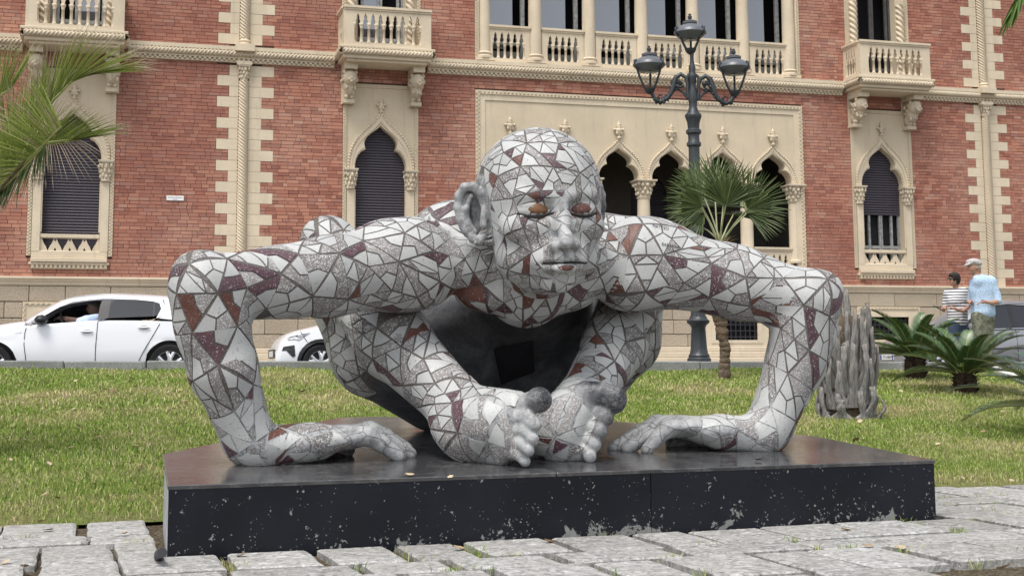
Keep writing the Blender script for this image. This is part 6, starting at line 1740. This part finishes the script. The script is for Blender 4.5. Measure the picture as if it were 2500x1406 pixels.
# --- white sports utility car: only its nose shows between the arm and the knee
YU = 25.0; pf = at(784, 900, YU); pf.z = ROADZ
su = car_root('sports_utility_car', pf+FU*2.65-FW*.92, LEFTWARD, 'white sports utility car showing only its nose behind the left arm of the statue')
def ux(px):
    p = ray(px, 850); k = (pf.x*FW.x+pf.y*FW.y)/(p.x*FW.x+p.y*FW.y); q = p*k; return 2.65-((q-pf).x*FU.x+(q-pf).y*FU.y)
def uz(py, px=720):
    p = ray(px, py); k = (pf.x*FW.x+pf.y*FW.y)/(p.x*FW.x+p.y*FW.y); return EYE+p.z*k-ROADZ
c = Car(su, M_WCAR,
  hood=[(-.85,1.1),(1.9,1.1),(2.0,1.12),(2.45,1.10),(ux(762),uz(797)),(ux(730),uz(805)),(ux(706),uz(815)),(ux(690),uz(828)),(ux(680),uz(845)),(ux(677),uz(850))],
  belt=[(-.9,1.05),(1.95,1.03),(2.6,1.0),(ux(740),uz(812)),(ux(706),uz(824)),(ux(690),uz(838)),(ux(677),uz(860))],
  roofl=[(-.85,1.15),(-.5,1.5),(.3,1.6),(1.0,1.6),(1.5,1.48),(2.05,1.12)],
  wid=[(-.9,.78),(-.6,.88),(.0,.92),(2.6,.92),(3.1,.88),(3.35,.80),(3.5,.66)], axles=(0,2.65), rw=.345, x0=-.9, x1=ux(677), glass0=-.75, glass1=1.98)
c.body(); c.roofpanel()
for sg in (1,-1):
    c.sideplate([(1.9,1.06),(1.35,1.42),(-.3,1.42),(-.55,1.1)], 'side_window', M_CGLASS, sg, .004); 
    for ax in (0,2.65): c.wheel(ax, sg, 5)
    arc_ = [(2.65+.44*math.cos(a), .345+.44*math.sin(a)) for a in [PI*k/14 for k in range(15)]]+[(2.65+.375*math.cos(a), .345+.375*math.sin(a)) for a in [PI*k/14 for k in range(14,-1,-1)]]
    c.sideplate(arc_, 'wheel_arch_trim', M_TRIM, sg, .012, .03)
    c.sideplate([(ux(757),uz(812)),(ux(731),uz(830)),(ux(722),uz(828)),(ux(704),uz(829)),(ux(703),uz(824)),(ux(722),uz(818)),(ux(740),uz(814))], 'headlight', M_HEAD, sg, .012, .03)
    c.sideplate([(ux(720),uz(842)),(ux(722),uz(868)),(ux(716),uz(872)),(ux(706),uz(862)),(ux(700),uz(855)),(ux(690),uz(856)),(ux(694),uz(846))], 'fog_lamp_recess', M_TRIM, sg, .010, .03)
    c.seam([(ux(735),uz(808)),(ux(742),uz(822)),(ux(752),uz(836))], sg); c.seam([(1.75,1.0),(1.72,.3)], sg)
fx = ux(677)
q = MB(); q.box(fx-.10,fx+.010,-.56,.56,.44,.60); q.box(fx-.10,fx+.008,-.58,.58,.22,.38); soft(q.build('grille', M_TRIM, su), 40)
q = MB(); q.box(fx+.008,fx+.026,-.26,.26,.46,.57); q.build('number_plate', M_PLAQ, su)
crosspane(c, 1.45, 2.02, 'windscreen', M_CGLASS)
q = MB(); q.box(-.5,1.9,-.7,.7,.4,.5); q.build('cabin', M_CABIN, su)

# --- grey people carrier at the right, facing left behind the couple
YV = 29.0; pv = at(2140, 900, YV); pv.z = ROADZ+.03
va = car_root('people_carrier', pv+FU*4.25-FW*.86, LEFTWARD, 'grey people carrier facing left at the right edge, behind the couple and the cycads', 'car')
c = Car(va, M_GCAR,
  hood=[(-.8,1.0),(2.2,.98),(2.35,.98),(2.8,.86),(3.2,.72),(3.4,.60)], belt=[(-.80,1.0),(.5,.97),(2.2,.93),(2.8,.80),(3.2,.66),(3.4,.54)],
  roofl=[(-.78,1.1),(-.66,1.40),(-.40,1.56),(.3,1.60),(1.0,1.58),(1.45,1.46),(2.0,1.15),(2.32,.97)],
  wid=[(-.8,.76),(-.55,.84),(0,.86),(2.5,.86),(3.0,.82),(3.25,.74),(3.4,.62)], axles=(0,2.55), rw=.305, x0=-.8, x1=3.4, glass0=-.75, glass1=2.3)
c.body(); c.roofpanel()
for sg in (1,-1):
    c.sideplate([(-.02,1.01),(.02,1.47),(.66,1.50),(.66,.99)], 'side_window', M_CGLASS, sg, .004)
    c.sideplate([(.76,.99),(.76,1.50),(1.02,1.48),(1.42,1.36),(1.95,1.06),(1.92,.97)], 'side_window', M_CGLASS, sg, .004)
    c.sideplate([(-.52,1.05),(-.46,1.42),(-.10,1.47),(-.12,1.02)], 'side_window', M_CGLASS, sg, .004)
    c.sideplate([(-.70,1.02),(-.62,1.38),(-.40,1.52),(.3,1.57),(1.0,1.55),(1.45,1.43),(2.0,1.12),(2.22,.97),(1.98,1.0),(1.95,1.07),(1.42,1.38),(1.02,1.50),(.76,1.52),(.66,1.52),(.02,1.49),(-.10,1.49),(-.47,1.44),(-.54,1.05)], 'window_surround', M_GCAR, sg, .008, .03)
    c.sideplate([(-.12,1.02),(-.10,1.48),(.03,1.48),(-.01,1.01)], 'door_pillar', M_GCAR, sg, .010)
    c.sideplate([(.66,.99),(.66,1.50),(.76,1.50),(.76,.99)], 'door_pillar', M_TRIM, sg, .010)
    c.seam([(.71,.96),(.70,.6),(.70,.28)], sg); c.seam([(-.08,.98),(.12,.75),(.36,.5),(.45,.30)], sg); c.seam([(1.80,.93),(1.82,.6),(1.78,.30)], sg); c.handle(.86,.86,sg); c.handle(.02,.88,sg)
    c.seam([(-.6,1.0),(.5,.985),(1.9,.95)], sg, .010, M_CHROME, 'belt_strip', .006); c.seam([(.4,.55),(1.7,.53)], sg, .016, M_TRIM, 'rubbing_strip', .004)
    c.sideplate([(2.85,.66),(3.12,.56),(3.22,.58),(3.10,.68),(2.90,.76)], 'headlight', M_HEAD, sg, .006)
    for ax in (0,2.55): c.wheel(ax, sg)
    m = empty('door_mirror', (1.85, sg*(c.side(1.85,.98)+.10), 1.02), parent=va); q = MB(); q.ball((0,0,0),(.08,.11,.08), 12, 8); soft(q.build('mirror_shell', M_GCAR, m), 60)
fx = 3.40
q = MB(); q.box(fx-.10,fx+.05,-.64,.64,.22,.46); bevel(q.build('front_bumper', M_GCAR, va), .04, 3)
q = MB(); q.box(fx-.06,fx+.012,-.40,.40,.47,.55); soft(q.build('grille', M_TRIM, va), 40)
q = MB(); q.box(fx+.051,fx+.066,-.26,.26,.31,.42); npl = q.build('number_plate', M_PLAQ, va)
M_BLUE = plain('plate blue', (.03,.07,.30), .5, .4)
q = MB(); q.box(fx+.066,fx+.069,.212,.258,.315,.415); q.box(fx+.066,fx+.069,-.258,-.212,.315,.415); q.build('plate_band', M_BLUE, npl)
text('FT 610BS', .080, 'plate_lettering', M_TRIM, npl, Matrix.Translation((fx+.068,0,.365)) @ Matrix.Rotation(PI/2, 4, 'Z') @ RX)
crosspane(c, 1.35, 2.28, 'windscreen', M_CGLASS); crosspane(c, -.72, -.45, 'rear_window', M_CGLASS)
q = MB(); q.box(-.6,2.1,-.7,.7,.4,.5); q.box(.3,.45,-.55,-.1,.5,1.25); q.box(.3,.45,.1,.55,.5,1.25); q.build('cabin', M_CABIN, va)
q = MB(); q.tube([(1.0,.3,1.56),(.72,.3,1.86)], [.010,.005], 6); q.build('roof_aerial', M_TRIM, va)

# ------------------------------------------------------------------ people: distance fields again, one skin and one mesh per garment
def sdf_obj(prims, h, name, mat, parent, smooth=True):
    P = np.array([p for pr in prims for p in ([pr[1],pr[2]] if pr[0]=='c' else [pr[1]])]); Rm = max([max(pr[3],pr[4]) if pr[0]=='c' else max(pr[2]) for pr in prims])
    F = Field(P.min(0)-Rm-.04, P.max(0)+Rm+.04, h); V, Q = surface_nets(F, evalgroup(F, prims)); return link(name, np_mesh(name, V, Q, mat, smooth), parent)
M_SKIN = plain('skin', (.42,.235,.165), .6, .4, var=.1, scale=9); M_SKIN2 = plain('driver skin', (.10,.055,.038), .6, .4, var=.1)  # the driver's skin gets a darker tone than the couple's
M_HAIR = plain('dark hair', (.018,.013,.011), .6, .4, var=.3, scale=30); M_GHAIR = plain('grey hair', (.42,.40,.38), .8, .3)
t = NT('blue patterned shirt', .85, .2); v_ = t.vor(75, 'F1'); t.color(t.mix(t.ramp(v_, [(.30,0),(.6,1)]), (.24,.40,.62), (.52,.64,.77))); M_SHIRT = t.m
t = NT('striped top', .85, .2); n_ = t.n.new('ShaderNodeTexWave'); n_.wave_type = 'BANDS'; n_.bands_direction = 'Z'; n_.inputs['Scale'].default_value = 6.6; n_.inputs['Distortion'].default_value = .6; n_.inputs['Detail Scale'].default_value = 1.0
t.L(t.co(), n_.inputs['Vector']); t.color(t.ramp(n_.outputs['Fac'], [(.60,(.74,.74,.75)),(.68,(.045,.04,.055))])); M_STRIPE = t.m
t = NT('olive camouflage', .9, .2); v_ = t.noise(11, 3, .6, dist=1.2); t.color(t.ramp(v_, [(.38,(.12,.125,.090)),(.46,(.20,.205,.15)),(.58,(.29,.285,.215)),(.66,(.11,.105,.08))], 'CONSTANT')); M_CAMO = t.m
t = NT('flat cap tweed', .9, .2); t.color(t.ramp(t.noise(60,3), [(.4,(.36,.34,.33)),(.6,(.52,.49,.48))])); M_CAP = t.m
M_SHADES = NT('sunglasses', .1, .7); M_SHADES.color((.02,.015,.015)); M_SHADES = M_SHADES.m
M_PHONE = plain('phone', (.02,.02,.022), .3, .5); M_LBLUE = plain('pale blue sleeve', (.50,.60,.80), .8, .2, var=.1, scale=12)
M_SHOE = plain('shoe', (.10,.09,.08), .7, .3); M_DENIM = plain('blue jeans', (.06,.08,.13), .9, .2)
A3 = lambda *v: np.array(v, float)
def finger_set(o, d, up, n=4, r=.0085, L=.075, spread=.019):
    "curled fingers from a palm end o, pointing along d, curling to -up"
    d, up = Vector(d).normalized(), Vector(up).normalized(); sd = d.cross(up); out = []
    for i, k in enumerate((.92,1.0,.95,.78)):
        b = Vector(o)+sd*spread*(i-1.5); m = b+d*L*.5*k-up*.008; e = m+d*L*.35*k-up*.030
        out += [c_(tuple(b),tuple(m),r*1.1,r,.006), c_(tuple(m),tuple(e),r,r*.8,.004)]
    return out
def person(px_foot, Yp, ground, label, hgt, build):
    P = at(px_foot, 850, Yp); r = empty('person', (P.x, Yp, ground)); tag(r, label, 'person'); r['group'] = 'couple by the kerb'; r.scale = (hgt,)*3; build(r); return r
# man: stands three-quarter to the left, looks down at what he holds; x to the right of the picture, y away
def man(r):
    skin = [c_(A3(-.055,-.045,1.50),A3(-.075,-.055,1.575),.052,.050,.02), e_(A3(-.105,-.06,1.655),(.082,.072,.105),None,.03), e_(A3(-.135,-.065,1.615),(.055,.050,.055),None,.03),
            c_(A3(-.172,-.07,1.66),A3(-.203,-.075,1.628),.012,.015,.015), c_(A3(-.178,-.072,1.588),A3(-.185,-.07,1.580),.014,.012,.012), e_(A3(-.150,-.07,1.555),(.030,.03,.022),None,.02),
            e_(A3(-.065,-.128,1.635),(.022,.012,.032),None,.01), e_(A3(-.07,.012,1.635),(.022,.012,.032),None,.01),
            c_(A3(.235,-.10,1.10),A3(.10,-.24,1.075),.042,.034,.02), c_(A3(.10,-.24,1.075),A3(.01,-.29,1.085),.032,.026,.02), e_(A3(-.05,-.30,1.085),(.055,.03,.022),None,.02),
            c_(A3(-.02,-.315,1.10),A3(-.085,-.32,1.12),.013,.010,.01),
            c_(A3(-.10,.10,1.10),A3(-.17,-.10,1.09),.040,.032,.02), c_(A3(-.17,-.10,1.09),A3(-.22,-.22,1.10),.030,.026,.02), e_(A3(-.25,-.27,1.105),(.035,.05,.022),None,.02)]
    skin += [c_(A3(-.03,-.045,1.50),A3(.0,-.03,1.32),.06,.06,.02), c_(A3(.0,-.03,1.34),A3(.235,-.08,1.12),.045,.04,.02), c_(A3(.0,-.03,1.34),A3(-.10,.10,1.12),.045,.038,.02)]
    skin += finger_set((-.095,-.305,1.085),(-1,-.1,-.05),(0,0,1)) + finger_set((-.27,-.31,1.105),(-.6,-.8,0),(0,0,1))
    sdf_obj(skin, .0085, 'skin', M_SKIN, r)
    sh = [e_(A3(.03,-.02,1.28),(.20,.15,.24),None,.06), e_(A3(.035,-.02,1.03),(.185,.15,.20),None,.08), c_(A3(-.05,-.10,1.42),A3(.16,-.03,1.42),.085,.09,.06),
          c_(A3(.17,-.04,1.41),A3(.235,-.06,1.20),.085,.070,.04), c_(A3(.235,-.06,1.20),A3(.245,-.085,1.115),.068,.066,.02), c_(A3(-.05,.09,1.40),A3(-.10,.11,1.15),.075,.062,.04),
          c_(A3(-.10,-.10,1.485),A3(.02,-.06,1.515),.028,.03,.02), e_(A3(.03,-.03,.92),(.185,.15,.10),None,.05)]
    o = sdf_obj(sh, .011, 'shirt', M_SHIRT, r)
    tr_ = [c_(A3(-.045,-.06,.86),A3(-.05,-.07,.48),.125,.095,.05), c_(A3(-.05,-.07,.48),A3(-.045,-.06,.10),.092,.075,.04), c_(A3(.10,.03,.86),A3(.10,.03,.48),.125,.095,.05), c_(A3(.10,.03,.48),A3(.11,.04,.10),.092,.075,.04), e_(A3(.03,-.01,.88),(.165,.14,.12),None,.06)]
    sdf_obj(tr_, .012, 'trousers', M_CAMO, r)
    sdf_obj([c_(A3(-.02,-.06,.045),A3(-.17,-.10,.035),.05,.045,.02)], .012, 'shoe', M_SHOE, r); sdf_obj([c_(A3(.13,.04,.045),A3(-.02,.0,.035),.05,.045,.02)], .012, 'shoe', M_SHOE, r)
    cap = [e_(A3(-.095,-.06,1.725),(.118,.098,.058),None,.02), e_(A3(-.19,-.07,1.685),(.062,.078,.016),Ry(-.35),.03), e_(A3(-.05,-.06,1.70),(.09,.092,.045),None,.02)]
    sdf_obj(cap, .008, 'flat_cap', M_CAP, r)
    sdf_obj([e_(A3(-.035,-.06,1.645),(.055,.07,.045),None,.02)], .008, 'hair', M_GHAIR, r)
def woman(r):
    skin = [c_(A3(.03,.0,1.42),A3(.01,-.02,1.49),.045,.042,.02), e_(A3(-.015,-.035,1.575),(.078,.068,.10),None,.03), e_(A3(-.045,-.045,1.535),(.048,.045,.05),None,.03),
            c_(A3(-.083,-.055,1.580),A3(-.108,-.06,1.552),.010,.013,.012), c_(A3(-.082,-.055,1.512),A3(-.09,-.055,1.506),.012,.010,.01), e_(A3(-.058,-.05,1.487),(.026,.026,.02),None,.02),
            c_(A3(.20,-.06,1.10),A3(.04,-.25,1.03),.038,.030,.02), c_(A3(.04,-.25,1.03),A3(-.10,-.33,1.06),.029,.023,.02), e_(A3(-.15,-.35,1.075),(.045,.028,.02),None,.02),
            c_(A3(-.14,.08,1.12),A3(-.22,-.08,1.05),.036,.029,.02), c_(A3(-.22,-.08,1.05),A3(-.26,-.22,1.08),.028,.023,.02), e_(A3(-.28,-.27,1.09),(.03,.045,.02),None,.02),
            c_(A3(-.15,-.33,1.095),A3(-.20,-.34,1.12),.011,.009,.01)]
    skin += [c_(A3(.03,.0,1.42),A3(.02,0,1.27),.045,.05,.02), c_(A3(.02,0,1.28),A3(.20,-.05,1.11),.04,.036,.02), c_(A3(.02,0,1.28),A3(-.14,.08,1.13),.04,.034,.02)]
    skin += finger_set((-.19,-.36,1.08),(-1,-.2,.1),(0,0,1),r=.0078,L=.065) + finger_set((-.29,-.31,1.095),(-.4,-.9,.1),(0,0,1),r=.0078,L=.065)
    sdf_obj(skin, .0085, 'skin', M_SKIN, r)
    top = [e_(A3(.03,0,1.20),(.17,.13,.22),None,.06), e_(A3(.035,.0,.98),(.175,.14,.20),None,.08), e_(A3(-.04,-.08,1.20),(.10,.08,.09),None,.05), c_(A3(-.09,.04,1.34),A3(.15,-.01,1.36),.075,.075,.06),
           c_(A3(.16,-.01,1.34),A3(.205,-.04,1.14),.072,.058,.04), c_(A3(-.10,.06,1.33),A3(-.14,.08,1.16),.066,.055,.04), e_(A3(.03,0,.86),(.17,.14,.10),None,.05)]
    sdf_obj(top, .010, 'striped_top', M_STRIPE, r)
    sdf_obj([c_(A3(-.04,-.03,.80),A3(-.04,-.03,.1),.115,.07,.05), c_(A3(.09,.03,.80),A3(.09,.03,.1),.115,.07,.05)], .014, 'trousers', M_DENIM, r)
    sdf_obj([c_(A3(-.02,-.03,.04),A3(-.15,-.06,.03),.045,.04,.02)], .012, 'shoe', M_SHOE, r); sdf_obj([c_(A3(.11,.03,.04),A3(-.02,.0,.03),.045,.04,.02)], .012, 'shoe', M_SHOE, r)
    hr = [e_(A3(.005,-.03,1.615),(.098,.088,.085),None,.03), e_(A3(.04,-.02,1.565),(.065,.082,.09),None,.03), e_(A3(-.05,-.06,1.645),(.05,.06,.035),None,.02), e_(A3(-.03,-.108,1.59),(.028,.015,.05),None,.02), e_(A3(-.07,-.05,1.575),(.04,.06,.055),None,-.01)]
    sdf_obj(hr, .008, 'hair', M_HAIR, r)
    q = MB(); q.ball((-.088,-.085,1.583),(.018,.030,.022), 10, 6); q.ball((-.100,-.025,1.583),(.016,.026,.022), 10, 6); q.tube([(-.095,-.10,1.592),(-.02,-.112,1.592)], .006, 5); soft(q.build('sunglasses', M_SHADES, r), 60)
YM = 20.9; gz = .72
person(2398, YM, gz, 'man in grey flat cap and pale blue patterned shirt reading beside a woman', .985, man)
person(2336, YM+.35, gz, 'woman with short dark hair, sunglasses and striped top holding a phone', .925, woman)
def phone(px, py, Y, size, rot, label):
    q = MB().box(-size/2,size/2,-.038,.038,-.004,.004); o = bevel(q.build('phone', M_PHONE), .003, 2); o.location = at(px,py,Y); o.rotation_euler = rot; tag(o, label, 'phone'); o['group'] = 'phones held by the couple'
phone(2352, 739, YM-.33, .15, (.25,-.15,.2), 'phone held at chest height by the man in the flat cap')
phone(2290, 752, YM-.10, .15, (.2,.45,.3), 'dark phone held out by the woman in the striped top')
# driver in the hatchback
M4 = hb.matrix_basis
dv = empty('person', tuple(hb.location), LEFTWARD); tag(dv, 'driver in pale blue shirt at the open window of the white hatchback', 'person')
xd = hx(228)
dsk = [e_(A3(xd+.02,.40,hz(748)),(.10,.075,.115),None,.03), c_(A3(xd-.02,.40,hz(762)),A3(xd-.05,.40,hz(775)),.06,.06,.03), c_(A3(xd+.115,.40,hz(748)),A3(xd+.125,.40,hz(752)),.014,.016,.012), e_(A3(xd+.05,.40,hz(757)),(.06,.055,.05),None,.03)]
sdf_obj(dsk, .009, 'head', M_SKIN2, dv)
dsk = [c_(A3(xd+.22,.62,hz(782)),A3(xd+.42,.55,hz(776)),.045,.035,.02), e_(A3(xd+.52,.44,hz(774)),(.05,.04,.03),None,.02), c_(A3(xd+.42,.55,hz(776)),A3(xd+.5,.46,hz(774)),.033,.028,.02)]
dsk += finger_set((xd+.55,.42,hz(774)),(1,-.2,0),(0,0,1))
sdf_obj(dsk, .009, 'forearm', M_SKIN2, dv)
sdf_obj([e_(A3(xd-.06,.38,hz(800)),(.14,.20,.26),None,.05), c_(A3(xd-.02,.56,hz(776)),A3(xd+.12,.68,hz(780)),.075,.07,.04), c_(A3(xd+.12,.68,hz(780)),A3(xd+.22,.64,hz(783)),.066,.058,.02)], .011, 'shirt', M_LBLUE, dv)
sdf_obj([e_(A3(xd-.0,.40,hz(741)),(.10,.08,.075),None,.02)], .009, 'hair', M_HAIR, dv)
# ------------------------------------------------------------------ fallen leaves, litter on the plinth
def leafmesh(k):
    r = random.Random(k); mb = MB(); n = 6; L = 1.0; cu = r.uniform(.05,.35); wv = r.uniform(.28,.42); vs = []
    for i in range(n+1):
        f = i/n; w = wv*math.sin(PI*min(1,f*.92+.04))**.8; z = cu*(f-.5)**2*1.2
        vs += [(f-.5,-w,z+.16*r.random()*w+cu*.25), (f-.5,0,z), (f-.5,w,z+.10+cu*.3*w)]
    fs = [f_ for i in range(n) for f_ in ((i*3,i*3+3,i*3+4,i*3+1),(i*3+1,i*3+4,i*3+5,i*3+2))]
    mb.tube([(-.5,0,.02),(-.72,.03,.05)], [.02,.012], 4); return mb.add(vs, fs).mesh('dry_leaf', M_LEAF, True)
t = NT('dry leaf', .85, .25); t.color(t.ramp(t.objrand(), [(0,(.20,.13,.075)),(.35,(.36,.26,.16)),(.75,(.52,.42,.29)),(1,(.15,.09,.05))])); M_LEAF = t.m
lms = [leafmesh(k) for k in range(5)]
LEAVES = [(190,1046),(200,1050),(240,1075),(180,1005),(290,1005),(175,1100),(330,1095),(25,1130),(120,1140),(300,1165),(340,1145),(330,948),(185,935),(280,920),(425,920),(450,985),(105,935),(275,960),(60,1080),(110,1215),(140,1225),(375,1228),(350,1195),(230,1190),
          (765,905),(700,930),(740,960),(660,1000),(1560,985),(1640,960),(1700,945),(1620,900),(1830,985),(1760,1000),(1900,1010),(2100,1035),(2090,1080),(2200,960),(2230,1015),(2330,1100),(2400,1060),(2290,1090),(2450,1010),(2210,1150),(2160,1110),(2400,1190),(2470,1180),(2350,1175)]
r_ = random.Random(33)
for i, (px, py) in enumerate(LEAVES):
    p = lawn_hit(px, py); o = link('dry_leaf', lms[i%5]); s_ = r_.uniform(.034,.062)*(1 if p.y < 12 else 1.15)
    o.location = (p.x,p.y,p.z+.024); o.scale = (s_,s_,s_); o.rotation_euler = (r_.uniform(-.5,.5),r_.uniform(-.5,.5),r_.uniform(0,6.3)); zn = 0 if px < 500 else (1 if px < 1100 else (2 if px < 2000 else 3)); tag(o, 'dry curled brown leaf on the grass '+('left of the black plinth','beside the left leg of the statue','beside the right arm of the statue','right of the plinth')[zn], 'leaf', ('dry leaves left of the plinth','dry leaves under the left arm','dry leaves under the right arm','dry leaves right of the plinth')[zn])
for i, (px, py) in enumerate(((100,1280),(118,1300),(305,1310),(590,1363),(440,1356),(60,1392),(15,1380),(1340,1330),(1120,1345),(2200,1345),(2450,1395),(2120,1340),(2065,1300))):
    p = onz(px,py,.0); o = link('dry_leaf', lms[i%5]); s_ = r_.uniform(.045,.07); o.location = (p.x,p.y,.016); o.scale = (s_,s_,s_); o.rotation_euler = (r_.uniform(-.3,.3),r_.uniform(-.3,.3),r_.uniform(0,6.3)); tag(o, 'dry brown leaf lying on the paving stones', 'leaf', 'dry leaves on the paving')
M_TWIG = plain('twig', (.22,.14,.08), .9, .2)
def on_top(px, py):
    d = ray(px,py); k = (.336-TILT*FLp.dot(PN)-EYE)/(d.z-TILT*(d.x*PN.x+d.y*PN.y)); p = d*k; return V3((p.x,p.y,EYE+p.z))
for i, (px, py) in enumerate(((1000,1163),(985,1105),(1853,1126),(1100,1168))):
    p = on_top(px,py); o = link('dry_leaf', lms[i]); o.location = p+V3((0,0,.008)); s_ = .045; o.scale = (s_,s_,s_); o.rotation_euler = (.2,.1,i*1.7); tag(o, 'small pale leaf lying on the top of the black plinth', 'leaf', 'leaves on the plinth')
a, b = on_top(1462,1117), on_top(1500,1119); q = MB(); q.tube([a+V3((0,0,.006)),a.lerp(b,.5)+V3((0,.006,.012)),b+V3((0,0,.006))], [.006,.008,.003], 6); tag(q.build('twig', M_TWIG), 'brown twig lying on the plinth beside the right foot of the statue', 'twig')
